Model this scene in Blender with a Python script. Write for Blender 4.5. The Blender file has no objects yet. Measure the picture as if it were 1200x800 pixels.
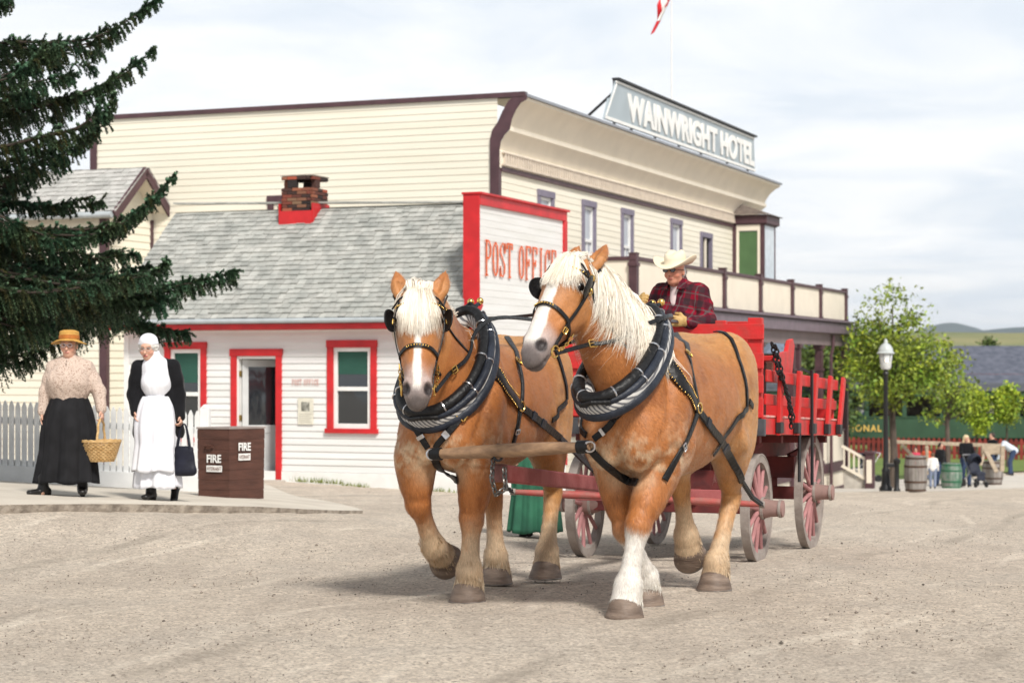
import bpy, bmesh, math, random
import numpy as np
from mathutils import Vector, Matrix, Euler
from mathutils.bvhtree import BVHTree
R = math.radians
rnd = random.Random(7)
nrs = np.random.RandomState(5)
SC = bpy.context.scene
COL = SC.collection
CAMZ = 1.5; FPX = 2300.0; HOR = 430.0

def P(px, py, Y):
    return Vector(((px-600)/FPX*Y, Y, CAMZ-(py-HOR)/FPX*Y))

def ground_c(X, Y):
    b = np.interp(Y, [0, 12, 13.4, 16.5, 18.6, 20, 33, 51, 65, 80, 100, 400], [1.5, 1.5, 1.51, 1.62, 1.70, 1.76, 2.22, 3.25, 4.0, 4.2, 4.3, 4.5])
    f = np.clip((np.asarray(Y)-14)/5.0, 0, 1); f = f*f*(3-2*f)
    g = lambda v, a, c: np.clip((v-a)/(c-a), 0, 1)**2*(3-2*np.clip((v-a)/(c-a), 0, 1))
    b = b-0.075*g(np.asarray(Y, float), 16.3, 17.9)*(1-g(np.asarray(Y, float), 22, 27))*g(-np.asarray(X, float), 0.6, 2.6)
    return b + 0.056*np.minimum(np.maximum(np.asarray(X)-1, -9), 0)*f
def gz(X, Y):
    return float(CAMZ-ground_c(X, Y))

# ---------------------------------------------------------------- materials
MATS = {}
def nn(t, kind, **kw):
    n = t.nodes.new(kind)
    for k, v in kw.items():
        if k.startswith('i_'):
            n.inputs[k[2:].replace('_', ' ')].default_value = v
        else: setattr(n, k, v)
    return n
def base_mat(name):
    m = bpy.data.materials.new(name); m.use_nodes = True
    t = m.node_tree; b = t.nodes['Principled BSDF']
    MATS[name] = m
    return m, t, b
def mat(name, col, rough=0.6, var=0.12, scale=6.0, bump=0.0, bscale=None, metal=0.0, col2=None, island=0.0, spec=0.4, stretch=None, coat=0.0, detail=5.0, sheen=0.0, vcol=None, lo=0.35, hi=0.65):
    """noise-mottled surface; col2 = second colour of the mottling; island = value jitter between loose pieces"""
    if name in MATS: return MATS[name]
    m, t, b = base_mat(name)
    L = t.links
    tc = t.nodes.new('ShaderNodeTexCoord')
    mp = t.nodes.new('ShaderNodeMapping')
    L.new(tc.outputs['Object'], mp.inputs['Vector'])
    if stretch: mp.inputs['Scale'].default_value = stretch
    nz = nn(t, 'ShaderNodeTexNoise'); nz.inputs['Scale'].default_value = scale; nz.inputs['Detail'].default_value = detail
    L.new(mp.outputs['Vector'], nz.inputs['Vector'])
    if col2 is None: col2 = tuple(c*(1-var) for c in col); colA = tuple(min(1, c*(1+var*0.5)) for c in col)
    else: colA = col
    rp = nn(t, 'ShaderNodeMapRange'); rp.inputs['From Min'].default_value = lo; rp.inputs['From Max'].default_value = hi
    L.new(nz.outputs['Fac'], rp.inputs['Value'])
    mx = nn(t, 'ShaderNodeMix', data_type='RGBA')
    L.new(rp.outputs['Result'], mx.inputs['Factor'])
    mx.inputs['A'].default_value = (*colA, 1); mx.inputs['B'].default_value = (*col2, 1)
    out = mx.outputs['Result']
    if vcol:
        at = nn(t, 'ShaderNodeAttribute', attribute_name=vcol)
        m2 = nn(t, 'ShaderNodeMix', data_type='RGBA', blend_type='MULTIPLY'); m2.inputs['Factor'].default_value = 1
        L.new(at.outputs['Color'], m2.inputs['A']); L.new(out, m2.inputs['B']); out = m2.outputs['Result']
    if island:
        g = nn(t, 'ShaderNodeNewGeometry')
        mr = nn(t, 'ShaderNodeMapRange'); mr.inputs['To Min'].default_value = 1-island; mr.inputs['To Max'].default_value = 1+island*0.6
        L.new(g.outputs['Random Per Island'], mr.inputs['Value'])
        hs = nn(t, 'ShaderNodeHueSaturation'); L.new(mr.outputs['Result'], hs.inputs['Value']); L.new(out, hs.inputs['Color']); out = hs.outputs['Color']
    L.new(out, b.inputs['Base Color'])
    b.inputs['Roughness'].default_value = rough; b.inputs['Metallic'].default_value = metal
    b.inputs['Specular IOR Level'].default_value = spec
    if coat: b.inputs['Coat Weight'].default_value = coat; b.inputs['Coat Roughness'].default_value = 0.15
    if sheen: b.inputs['Sheen Weight'].default_value = sheen; b.inputs['Sheen Roughness'].default_value = 0.4
    if bump:
        n2 = nn(t, 'ShaderNodeTexNoise'); n2.inputs['Scale'].default_value = bscale or scale*4; n2.inputs['Detail'].default_value = 6
        L.new(mp.outputs['Vector'], n2.inputs['Vector'])
        bp = nn(t, 'ShaderNodeBump'); bp.inputs['Strength'].default_value = min(1, bump); bp.inputs['Distance'].default_value = 0.01 if bump <= 1 else 0.01*bump
        L.new(n2.outputs['Fac'], bp.inputs['Height']); L.new(bp.outputs['Normal'], b.inputs['Normal'])
    return m
def glass_mat(name, col=(0.02, 0.025, 0.03), rough=0.04):
    if name in MATS: return MATS[name]
    m, t, b = base_mat(name)
    b.inputs['Base Color'].default_value = (*col, 1); b.inputs['Roughness'].default_value = rough; b.inputs['Specular IOR Level'].default_value = 0.9
    nz = nn(t, 'ShaderNodeTexNoise'); nz.inputs['Scale'].default_value = 1.2
    bp = nn(t, 'ShaderNodeBump'); bp.inputs['Strength'].default_value = 0.08; bp.inputs['Distance'].default_value = 0.05
    t.links.new(nz.outputs['Fac'], bp.inputs['Height']); t.links.new(bp.outputs['Normal'], b.inputs['Normal'])
    return m

# ---------------------------------------------------------------- objects
def props(o, label=None, cat=None, group=None, kind=None):
    if label: o['label'] = label
    if cat: o['category'] = cat
    if group: o['group'] = group
    if kind: o['kind'] = kind
    return o
def thing(name, label=None, cat=None, loc=(0, 0, 0), rotz=0.0, group=None, rot=None):
    o = bpy.data.objects.new(name, None); COL.objects.link(o)
    o.empty_display_size = 0.2
    o.location = loc; o.rotation_euler = rot if rot else (0, 0, rotz)
    return props(o, label, cat, group)
def link_mesh(name, me, parent=None):
    o = bpy.data.objects.new(name, me); COL.objects.link(o)
    if parent is not None: o.parent = parent
    return o
def add_cyl(mb, a, b, r0, r1=None, n=12, mi=0, caps=True):
    a = Vector(a); b = Vector(b); r1 = r0 if r1 is None else r1
    d = (b-a).normalized(); s = d.orthogonal().normalized(); u = d.cross(s)
    base = len(mb.v)
    for p, r in ((a, r0), (b, r1)):
        for i in range(n):
            q = 2*math.pi*i/n; mb.v.append(tuple(p+s*(math.cos(q)*r)+u*(math.sin(q)*r)))
    for i in range(n):
        j = (i+1) % n; mb.f.append((base+i, base+j, base+n+j, base+n+i)); mb.m.append(mi)
    if caps:
        mb.f.append(tuple(base+i for i in reversed(range(n)))); mb.m.append(mi)
        mb.f.append(tuple(base+n+i for i in range(n))); mb.m.append(mi)
class MB:
    def __init__(s): s.v = []; s.f = []; s.m = []
    def face(s, pts, mi=0):
        b = len(s.v); s.v += [tuple(p) for p in pts]; s.f.append(tuple(range(b, b+len(pts)))); s.m.append(mi)
    def box(s, lo, hi, mi=0, M=None):
        (x0, y0, z0), (x1, y1, z1) = lo, hi
        x0, x1 = min(x0, x1), max(x0, x1); y0, y1 = min(y0, y1), max(y0, y1); z0, z1 = min(z0, z1), max(z0, z1)
        c = [(x0, y0, z0), (x1, y0, z0), (x1, y1, z0), (x0, y1, z0), (x0, y0, z1), (x1, y0, z1), (x1, y1, z1), (x0, y1, z1)]
        if M is not None: c = [tuple(M @ Vector(p)) for p in c]
        b = len(s.v); s.v += c
        for q in ((0, 3, 2, 1), (4, 5, 6, 7), (0, 1, 5, 4), (1, 2, 6, 5), (2, 3, 7, 6), (3, 0, 4, 7)):
            s.f.append(tuple(b+i for i in q)); s.m.append(mi)
    def bar(s, a, b, w, h, up=(0, 0, 1), mi=0):
        """rectangular bar from a to b, w sideways, h along up"""
        a = Vector(a); b = Vector(b); d = (b-a); L = d.length; d.normalize()
        side = d.cross(Vector(up)); 
        if side.length < 1e-4: side = d.orthogonal()
        side.normalize(); u = side.cross(d)
        M = Matrix((( d.x, side.x, u.x, a.x), (d.y, side.y, u.y, a.y), (d.z, side.z, u.z, a.z), (0, 0, 0, 1)))
        s.box((0, -w/2, -h/2), (L, w/2, h/2), mi, M)
    def cyl(s, a, b, r0, r1=None, n=12, mi=0, caps=True): add_cyl(s, a, b, r0, r1, n, mi, caps)
    def tube(s, pts, rad, n=8, mi=0, closed=False, caps=True, flat=None):
        """tube along points; rad a number or list; flat = (sideways scale, normal scale) needs up list"""
        pts = [Vector(p) for p in pts]; N = len(pts)
        rs = [rad]*N if not hasattr(rad, '__len__') else rad
        base = len(s.v); prev = None
        for i, p in enumerate(pts):
            if closed: d = pts[(i+1) % N]-pts[i-1]
            else: d = pts[min(i+1, N-1)]-pts[max(i-1, 0)]
            d.normalize()
            if prev is None: sd = d.orthogonal().normalized()
            else:
                sd = prev-d*prev.dot(d)
                sd = sd.normalized() if sd.length > 1e-6 else d.orthogonal().normalized()
            prev = sd; u = d.cross(sd)
            for k in range(n):
                q = 2*math.pi*k/n; s.v.append(tuple(p+sd*(math.cos(q)*rs[i])+u*(math.sin(q)*rs[i])))
        for i in range(N if closed else N-1):
            j = (i+1) % N
            for k in range(n):
                l = (k+1) % n
                s.f.append((base+i*n+k, base+i*n+l, base+j*n+l, base+j*n+k)); s.m.append(mi)
        if caps and not closed:
            s.f.append(tuple(base+k for k in reversed(range(n)))); s.m.append(mi)
            s.f.append(tuple(base+(N-1)*n+k for k in range(n))); s.m.append(mi)
    def lathe(s, prof, n=24, c=(0, 0, 0), mi=0, ax='z', a0=0, a1=2*math.pi):
        """prof = [(r, h)...] about an axis through c"""
        base = len(s.v); full = abs(a1-a0-2*math.pi) < 1e-6; K = n if full else n+1
        for (r, h) in prof:
            for k in range(K):
                q = a0+(a1-a0)*k/n
                x, y = math.cos(q)*r, math.sin(q)*r
                p = {'z': (x, y, h), 'y': (x, h, y), 'x': (h, x, y)}[ax]
                s.v.append((c[0]+p[0], c[1]+p[1], c[2]+p[2]))
        for i in range(len(prof)-1):
            for k in range(n):
                l = (k+1) % K
                s.f.append((base+i*K+k, base+i*K+l, base+(i+1)*K+l, base+(i+1)*K+k)); s.m.append(mi)
    def prism(s, poly, d, mi=0):
        """closed polygon (list of 3-D points) extruded by vector d"""
        d = Vector(d); n = len(poly); b = len(s.v)
        s.v += [tuple(p) for p in poly]+[tuple(Vector(p)+d) for p in poly]
        s.f.append(tuple(b+i for i in range(n))); s.m.append(mi)
        s.f.append(tuple(b+n+i for i in reversed(range(n)))); s.m.append(mi)
        for i in range(n):
            j = (i+1) % n; s.f.append((b+j, b+i, b+n+i, b+n+j)); s.m.append(mi)
    def sphere(s, c, r, nu=14, nv=9, mi=0):
        r = (r, r, r) if not hasattr(r, '__len__') else r
        b = len(s.v)
        for j in range(nv+1):
            th = math.pi*j/nv
            for i in range(nu):
                q = 2*math.pi*i/nu
                s.v.append((c[0]+r[0]*math.sin(th)*math.cos(q), c[1]+r[1]*math.sin(th)*math.sin(q), c[2]+r[2]*math.cos(th)))
        for j in range(nv):
            for i in range(nu):
                k = (i+1) % nu
                s.f.append((b+j*nu+i, b+(j+1)*nu+i, b+(j+1)*nu+k, b+j*nu+k)); s.m.append(mi)
    def build(s, name, mats, parent=None, smooth=False, bevel=0.0, angle=40, fixn=True, seg=2):
        me = bpy.data.meshes.new(name); me.from_pydata(s.v, [], s.f); 
        mats = mats if isinstance(mats, (list, tuple)) else [mats]
        for m in mats: me.materials.append(m)
        me.polygons.foreach_set('material_index', s.m)
        if fixn or bevel:
            bm = bmesh.new(); bm.from_mesh(me)
            if smooth: bmesh.ops.remove_doubles(bm, verts=bm.verts, dist=1e-5)
            bmesh.ops.recalc_face_normals(bm, faces=bm.faces)
            bm.to_mesh(me); bm.free()
        if smooth:
            me.polygons.foreach_set('use_smooth', [True]*len(me.polygons))
            me.set_sharp_from_angle(angle=R(angle))
        me.update()
        o = link_mesh(name, me, parent)
        if bevel:
            md = o.modifiers.new('bevel', 'BEVEL'); md.width = bevel; md.segments = seg; md.limit_method = 'ANGLE'; md.angle_limit = R(40)
        return o

def np_mesh(name, V, F, mats, parent=None, smooth=False, vcol=None, fm=None):
    """fast mesh from numpy arrays, faces all of one size"""
    me = bpy.data.meshes.new(name); V = np.asarray(V, dtype=np.float32); F = np.asarray(F, dtype=np.int32)
    k = F.shape[1]; n = len(F)
    me.vertices.add(len(V)); me.vertices.foreach_set('co', V.ravel())
    me.loops.add(n*k); me.loops.foreach_set('vertex_index', F.ravel())
    me.polygons.add(n); me.polygons.foreach_set('loop_start', np.arange(0, n*k, k, dtype=np.int32))
    mats = mats if isinstance(mats, (list, tuple)) else [mats]
    for m in mats: me.materials.append(m)
    if fm is not None: me.polygons.foreach_set('material_index', np.asarray(fm, dtype=np.int32))
    me.polygons.foreach_set('use_smooth', np.full(n, smooth))
    me.update(calc_edges=True)
    if vcol is not None:
        a = me.color_attributes.new('Col', 'FLOAT_COLOR', 'POINT')
        c = np.ones((len(V), 4), dtype=np.float32); c[:, :3] = vcol; a.data.foreach_set('color', c.ravel())
    return link_mesh(name, me, parent)

def catmull(pts, n=8, closed=False):
    pts = [np.asarray(p, float) for p in pts]; N = len(pts); out = []
    for i in range(N if closed else N-1):
        p0 = pts[i-1] if (closed or i > 0) else 2*pts[0]-pts[1]
        p1 = pts[i]; p2 = pts[(i+1) % N]
        p3 = pts[(i+2) % N] if (closed or i+2 < N) else 2*p2-p1
        for k in range(n):
            t = k/n
            out.append(0.5*((2*p1)+(-p0+p2)*t+(2*p0-5*p1+4*p2-p3)*t*t+(-p0+3*p1-3*p2+p3)*t**3))
    if not closed: out.append(pts[-1])
    return out

# ---------------------------------------------------------------- smooth solids (distance fields)
class Field:
    def __init__(s, lo, hi, res):
        s.lo = np.array(lo, float); s.res = res
        s.n = np.ceil((np.array(hi)-s.lo)/res).astype(int)+1
        s.D = np.full(s.n, 9.0, dtype=np.float32)
    def _region(s, lo, hi):
        a = np.maximum(np.floor((np.array(lo)-s.lo)/s.res).astype(int), 0)
        b = np.minimum(np.ceil((np.array(hi)-s.lo)/s.res).astype(int)+1, s.n)
        if np.any(b <= a): return None
        g = [s.lo[i]+s.res*np.arange(a[i], b[i], dtype=np.float32) for i in range(3)]
        X, Y, Z = np.meshgrid(*g, indexing='ij')
        return tuple(slice(a[i], b[i]) for i in range(3)), X.astype(np.float32), Y.astype(np.float32), Z.astype(np.float32)
    def _blend(s, sl, d, k, sub=False):
        A = s.D[sl]
        if sub:
            d = -d; h = np.clip(0.5-0.5*(A-d)/k, 0, 1) if k > 0 else None
            s.D[sl] = (A*(1-h)+d*h+k*h*(1-h)) if k > 0 else np.maximum(A, d); return
        if k > 0:
            h = np.clip(0.5+0.5*(d-A)/k, 0, 1); s.D[sl] = d*(1-h)+A*h-k*h*(1-h)
        else: s.D[sl] = np.minimum(A, d)
    def ell(s, c, r, Rm=None, k=0.03, sub=False):
        c = np.array(c, float); r = np.array(r, float) if hasattr(r, '__len__') else np.array([r]*3, float)
        m = r.max()+k+2*s.res
        reg = s._region(c-m, c+m)
        if reg is None: return
        sl, X, Y, Z = reg; X = X-c[0]; Y = Y-c[1]; Z = Z-c[2]
        if Rm is not None:
            Rm = np.array(Rm); a = X*Rm[0, 0]+Y*Rm[1, 0]+Z*Rm[2, 0]; b = X*Rm[0, 1]+Y*Rm[1, 1]+Z*Rm[2, 1]; e = X*Rm[0, 2]+Y*Rm[1, 2]+Z*Rm[2, 2]
            X, Y, Z = a, b, e
        k0 = np.sqrt((X/r[0])**2+(Y/r[1])**2+(Z/r[2])**2); k1 = np.sqrt((X/r[0]**2)**2+(Y/r[1]**2)**2+(Z/r[2]**2)**2)+1e-9
        s._blend(sl, k0*(k0-1)/k1, k, sub)
    def seg(s, a, b, ra, rb, side=None, k=0.02, sub=False):
        """tapered limb; radii numbers or (sideways, other)"""
        a = np.array(a, float); b = np.array(b, float)
        ra = ra if hasattr(ra, '__len__') else (ra, ra); rb = rb if hasattr(rb, '__len__') else (rb, rb)
        mr = max(*ra, *rb)+k+2*s.res
        reg = s._region(np.minimum(a, b)-mr, np.maximum(a, b)+mr)
        if reg is None: return
        sl, X, Y, Z = reg
        d = b-a; L = np.linalg.norm(d)+1e-9; d = d/L
        t = ((X-a[0])*d[0]+(Y-a[1])*d[1]+(Z-a[2])*d[2])
        tc = np.clip(t/L, 0, 1)
        qx = X-a[0]-tc*L*d[0]; qy = Y-a[1]-tc*L*d[1]; qz = Z-a[2]-tc*L*d[2]
        if ra[0] == ra[1] and rb[0] == rb[1]:
            D = np.sqrt(qx*qx+qy*qy+qz*qz)-(ra[0]+(rb[0]-ra[0])*tc)
        else:
            sd = np.array(side if side is not None else (0, 1, 0), float); sd = sd-d*sd.dot(d); sd /= np.linalg.norm(sd)+1e-9; u = np.cross(d, sd)
            w = qx*d[0]+qy*d[1]+qz*d[2]; a1 = qx*sd[0]+qy*sd[1]+qz*sd[2]; a2 = qx*u[0]+qy*u[1]+qz*u[2]
            r1 = ra[0]+(rb[0]-ra[0])*tc; r2 = ra[1]+(rb[1]-ra[1])*tc; rm = np.minimum(r1, r2)
            k0 = np.sqrt((a1/r1)**2+(a2/r2)**2+(w/rm)**2); k1 = np.sqrt((a1/r1**2)**2+(a2/r2**2)**2+(w/rm**2)**2)+1e-9
            D = np.where(k0 < 1e-3, -rm, k0*(k0-1)/k1)
        s._blend(sl, D, k, sub)
    def chain(s, pts, rad, side=None, k=0.02, sm=0, inner=0.004):
        pts = [np.array(p, float) for p in pts]
        rad = [np.array(r if hasattr(r, '__len__') else (r, r), float) for r in rad]
        if sm:
            q = catmull([np.concatenate([p, r]) for p, r in zip(pts, rad)], sm)
            pts = [x[:3] for x in q]; rad = [x[3:] for x in q]
        for i in range(len(pts)-1):
            s.seg(pts[i], pts[i+1], tuple(rad[i]), tuple(rad[i+1]), side, k)
    def mesh(s, it=2):
        D = s.D; S = D < 0
        n = S.shape
        c = np.zeros((n[0]-1, n[1]-1, n[2]-1), dtype=np.int8)
        for dx in (0, 1):
            for dy in (0, 1):
                for dz in (0, 1): c += S[dx:n[0]-1+dx, dy:n[1]-1+dy, dz:n[2]-1+dz]
        act = (c > 0) & (c < 8)
        I, J, K = np.nonzero(act); N = len(I)
        idx = np.full(act.shape, -1, dtype=np.int32); idx[I, J, K] = np.arange(N)
        acc = np.zeros((N, 3)); cnt = np.zeros(N)
        cor = [(x, y, z) for x in (0, 1) for y in (0, 1) for z in (0, 1)]
        for a in cor:
            for ax in range(3):
                if a[ax] == 0:
                    b = list(a); b[ax] = 1
                    da = D[I+a[0], J+a[1], K+a[2]]; db = D[I+b[0], J+b[1], K+b[2]]
                    m = (da < 0) != (db < 0); t = np.where(m, da/(da-db+1e-12), 0)
                    p = np.array(a, float)[None, :].repeat(N, 0); p[:, ax] += t
                    acc += p*m[:, None]; cnt += m
        V = s.lo+(np.stack([I, J, K], 1)+acc/cnt[:, None])*s.res
        Fs = []
        for ax in range(3):
            o1, o2 = [(1, 2), (2, 0), (0, 1)][ax]
            sl0 = [slice(None)]*3; sl1 = [slice(None)]*3; sl0[ax] = slice(0, -1); sl1[ax] = slice(1, None)
            e = S[tuple(sl0)] != S[tuple(sl1)]
            E = np.argwhere(e); E = E[(E[:, o1] > 0) & (E[:, o2] > 0) & (E[:, o1] < n[o1]-1) & (E[:, o2] < n[o2]-1)]
            ins = S[E[:, 0], E[:, 1], E[:, 2]]
            def g(d1, d2):
                q = E.copy(); q[:, o1] -= d1; q[:, o2] -= d2
                return idx[q[:, 0], q[:, 1], q[:, 2]]
            quad = np.stack([g(1, 1), g(0, 1), g(0, 0), g(1, 0)], 1)
            quad[~ins] = quad[~ins][:, ::-1]
            Fs.append(quad)
        F = np.concatenate(Fs); F = F[(F >= 0).all(1)]
        for _ in range(it):
            sm = np.zeros_like(V); ct = np.zeros(len(V))
            for a in range(4):
                b = (a+1) % 4
                np.add.at(sm, F[:, a], V[F[:, b]]); np.add.at(ct, F[:, a], 1)
                np.add.at(sm, F[:, b], V[F[:, a]]); np.add.at(ct, F[:, b], 1)
            V = 0.5*V+0.5*sm/np.maximum(ct, 1)[:, None]
        return V, F
def field_obj(name, fld, m, parent=None, col=None, it=2, disp=None):
    V, F = fld.mesh(it)
    if disp is not None: V = disp(V)
    c = col(V) if col is not None else None
    return np_mesh(name, V, F, m, parent, True, c)

def vnoise(Pn, seed=0):
    """cheap smooth noise in -1..1 from summed rotated sines"""
    r = np.random.RandomState(seed); out = np.zeros(len(Pn))
    for i in range(6):
        w = r.normal(size=3); w = w/np.linalg.norm(w)*(1+0.5*i)
        out += np.sin(Pn @ w+r.uniform(0, 6.28))*np.sin(Pn @ np.roll(w, 1)*1.3+r.uniform(0, 6.28))/(1+0.25*i)
    return out/2.2
def smst(x, a, b):
    t = np.clip((x-a)/(b-a), 0, 1); return t*t*(3-2*t)
def mixc(a, b, t):
    return a*(1-t[:, None])+np.asarray(b)[None, :]*t[:, None]

def strands(name, roots, paths, width, m, parent, seg=6):
    """ribbons of hair: paths = array (n, seg+1, 3), facing varied"""
    paths = np.asarray(paths); n, s1, _ = paths.shape
    d = np.gradient(paths, axis=1); d /= np.linalg.norm(d, axis=2, keepdims=True)+1e-9
    rv = nrs.normal(size=(n, 1, 3)); sd = np.cross(d, rv); sd /= np.linalg.norm(sd, axis=2, keepdims=True)+1e-9
    t = np.linspace(0, 1, s1)[None, :, None]
    w = width*(1-t**2.5*0.85)*0.5*nrs.uniform(0.6, 1.3, (n, 1, 1))
    A = paths-sd*w; B = paths+sd*w
    V = np.stack([A, B], 2).reshape(-1, 3)
    base = (np.arange(n)*s1*2)[:, None]+(np.arange(s1-1)*2)[None, :]; base = base.ravel()
    F = np.stack([base, base+1, base+3, base+2], 1)
    return np_mesh(name, V, F, m, parent, True)

def strap(pts, nors, width, thick=0.006, closed=False):
    """flat leather band with a rounded-ish box section following pts lying on surface normals"""
    mb = MB(); N = len(pts); pts = [Vector(p) for p in pts]
    ring = []
    for i in range(N):
        d = (pts[(i+1) % N]-pts[i-1]) if closed else (pts[min(i+1, N-1)]-pts[max(i-1, 0)])
        d.normalize(); nv = Vector(nors[i]); sd = d.cross(nv)
        sd = sd.normalized() if sd.length > 1e-5 else d.orthogonal().normalized()
        nv = sd.cross(d).normalized()
        w = width/2 if not hasattr(width, '__len__') else width[i]/2
        b = len(mb.v)
        for (q, h) in ((-w, 0), (-w, thick*.6), (-w*.85, thick), (w*.85, thick), (w, thick*.6), (w, 0)):
            mb.v.append(tuple(pts[i]+sd*q+nv*h))
        ring.append(b)
    for i in range(N if closed else N-1):
        a = ring[i]; b = ring[(i+1) % N]
        for k in range(6):
            l = (k+1) % 6; mb.f.append((a+k, a+l, b+l, b+k)); mb.m.append(0)
    if not closed:
        mb.f.append(tuple(ring[0]+k for k in range(6))); mb.f.append(tuple(ring[-1]+k for k in reversed(range(6)))); mb.m += [0, 0]
    return mb

def chain_links(mb, pts, link=0.04, r=0.005, w=0.012):
    """links of a chain along a polyline"""
    P_ = [Vector(p) for p in pts]; L = [0]
    for i in range(1, len(P_)): L.append(L[-1]+(P_[i]-P_[i-1]).length)
    n = max(2, int(L[-1]/(link*0.75)))
    def at(s):
        for i in range(1, len(P_)):
            if s <= L[i] or i == len(P_)-1:
                t = (s-L[i-1])/max(1e-6, L[i]-L[i-1]); return P_[i-1].lerp(P_[i], t), (P_[i]-P_[i-1]).normalized()
    for k in range(n):
        c, d = at((k+0.5)*L[-1]/n); s = d.orthogonal().normalized(); u = d.cross(s)
        if k % 2: s, u = u, s
        ring = []
        for q in range(10):
            a = 2*math.pi*q/10; ring.append(c+d*(math.cos(a)*link/2)+s*(math.sin(a)*w))
        mb.tube(ring, r, 5, closed=True)
# ================================================================ camera, sky, sun
cam = bpy.data.cameras.new('camera'); camo = bpy.data.objects.new('camera', cam); COL.objects.link(camo)
camo.location = (0, 0, CAMZ); camo.rotation_euler = (R(90), 0, 0)
cam.sensor_width = 36; cam.lens = 36*FPX/1200; cam.shift_y = 30/1200; cam.clip_start = 0.1; cam.clip_end = 20000
cam.dof.use_dof = True; cam.dof.focus_distance = 13.5; cam.dof.aperture_fstop = 3.6
SC.camera = camo
SUN_EL, SUN_AZ = 46, 158      # azimuth clockwise from +Y
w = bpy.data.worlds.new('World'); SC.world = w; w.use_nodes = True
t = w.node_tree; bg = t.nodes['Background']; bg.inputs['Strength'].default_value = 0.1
sky = t.nodes.new('ShaderNodeTexSky'); sky.sky_type = 'NISHITA'; sky.sun_disc = False
sky.sun_elevation = R(SUN_EL); sky.sun_rotation = R(SUN_AZ); sky.dust_density = 2.0
tc = t.nodes.new('ShaderNodeTexCoord')
sp = t.nodes.new('ShaderNodeSeparateXYZ'); t.links.new(tc.outputs['Generated'], sp.inputs[0])
# cloud layer seen in perspective: direction / (height + c)
ad = nn(t, 'ShaderNodeMath', operation='ADD'); ad.inputs[1].default_value = 0.12; t.links.new(sp.outputs['Z'], ad.inputs[0])
ab = nn(t, 'ShaderNodeMath', operation='MAXIMUM'); ab.inputs[1].default_value = 0.05; t.links.new(ad.outputs[0], ab.inputs[0])
dv = nn(t, 'ShaderNodeVectorMath', operation='DIVIDE')
cb = t.nodes.new('ShaderNodeCombineXYZ')
for k in range(3): t.links.new(ab.outputs[0], cb.inputs[k])
t.links.new(tc.outputs['Generated'], dv.inputs[0]); t.links.new(cb.outputs[0], dv.inputs[1])
nz = t.nodes.new('ShaderNodeTexNoise'); nz.inputs['Scale'].default_value = 1.7; nz.inputs['Detail'].default_value = 7; nz.inputs['Roughness'].default_value = 0.55
nz.inputs['Distortion'].default_value = 0.5
t.links.new(dv.outputs[0], nz.inputs['Vector'])
cr = t.nodes.new('ShaderNodeValToRGB')
cr.color_ramp.elements[0].position = 0.34; cr.color_ramp.elements[0].color = (7.3, 7.9, 8.6, 1)
cr.color_ramp.elements[1].position = 0.62; cr.color_ramp.elements[1].color = (9.4, 9.5, 9.6, 1)
t.links.new(nz.outputs['Fac'], cr.inputs['Fac'])
n2 = t.nodes.new('ShaderNodeTexNoise'); n2.inputs['Scale'].default_value = 0.9; n2.inputs['Detail'].default_value = 4
t.links.new(dv.outputs[0], n2.inputs['Vector'])
mr = t.nodes.new('ShaderNodeMapRange'); mr.inputs['From Min'].default_value = 0.35; mr.inputs['From Max'].default_value = 0.75
mr.inputs['To Min'].default_value = 1.0; mr.inputs['To Max'].default_value = 0.88
t.links.new(n2.outputs['Fac'], mr.inputs['Value'])
mx = nn(t, 'ShaderNodeMix', data_type='RGBA'); t.links.new(mr.outputs['Result'], mx.inputs['Factor'])
t.links.new(sky.outputs['Color'], mx.inputs['A']); t.links.new(cr.outputs['Color'], mx.inputs['B'])
zr_ = nn(t, 'ShaderNodeMapRange'); zr_.inputs['From Min'].default_value = 0.18; zr_.inputs['From Max'].default_value = 0.75; zr_.inputs['To Min'].default_value = 1.0; zr_.inputs['To Max'].default_value = 0.42  # unseen sky overhead dimmed on purpose, cutting fill light for more contrast
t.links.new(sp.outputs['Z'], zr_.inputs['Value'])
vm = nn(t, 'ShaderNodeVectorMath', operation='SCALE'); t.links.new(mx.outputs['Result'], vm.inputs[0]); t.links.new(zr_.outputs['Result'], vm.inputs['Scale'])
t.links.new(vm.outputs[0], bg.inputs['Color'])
sl = bpy.data.lights.new('sun', 'SUN'); sl.energy = 3.6; sl.angle = R(11); sl.color = (1, 0.95, 0.88)
so = bpy.data.objects.new('sun', sl); COL.objects.link(so)
az, el = R(SUN_AZ), R(SUN_EL)
tosun = Vector((math.sin(az)*math.cos(el), math.cos(az)*math.cos(el), math.sin(el)))
so.rotation_euler = tosun.to_track_quat('Z', 'Y').to_euler()
SC.view_settings.view_transform = 'Standard'; SC.view_settings.look = 'None'; SC.view_settings.exposure = 0.24; SC.view_settings.gamma = 1
SC.render.film_transparent = False
SC.cycles.max_bounces = 6; SC.cycles.use_denoising = True

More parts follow.
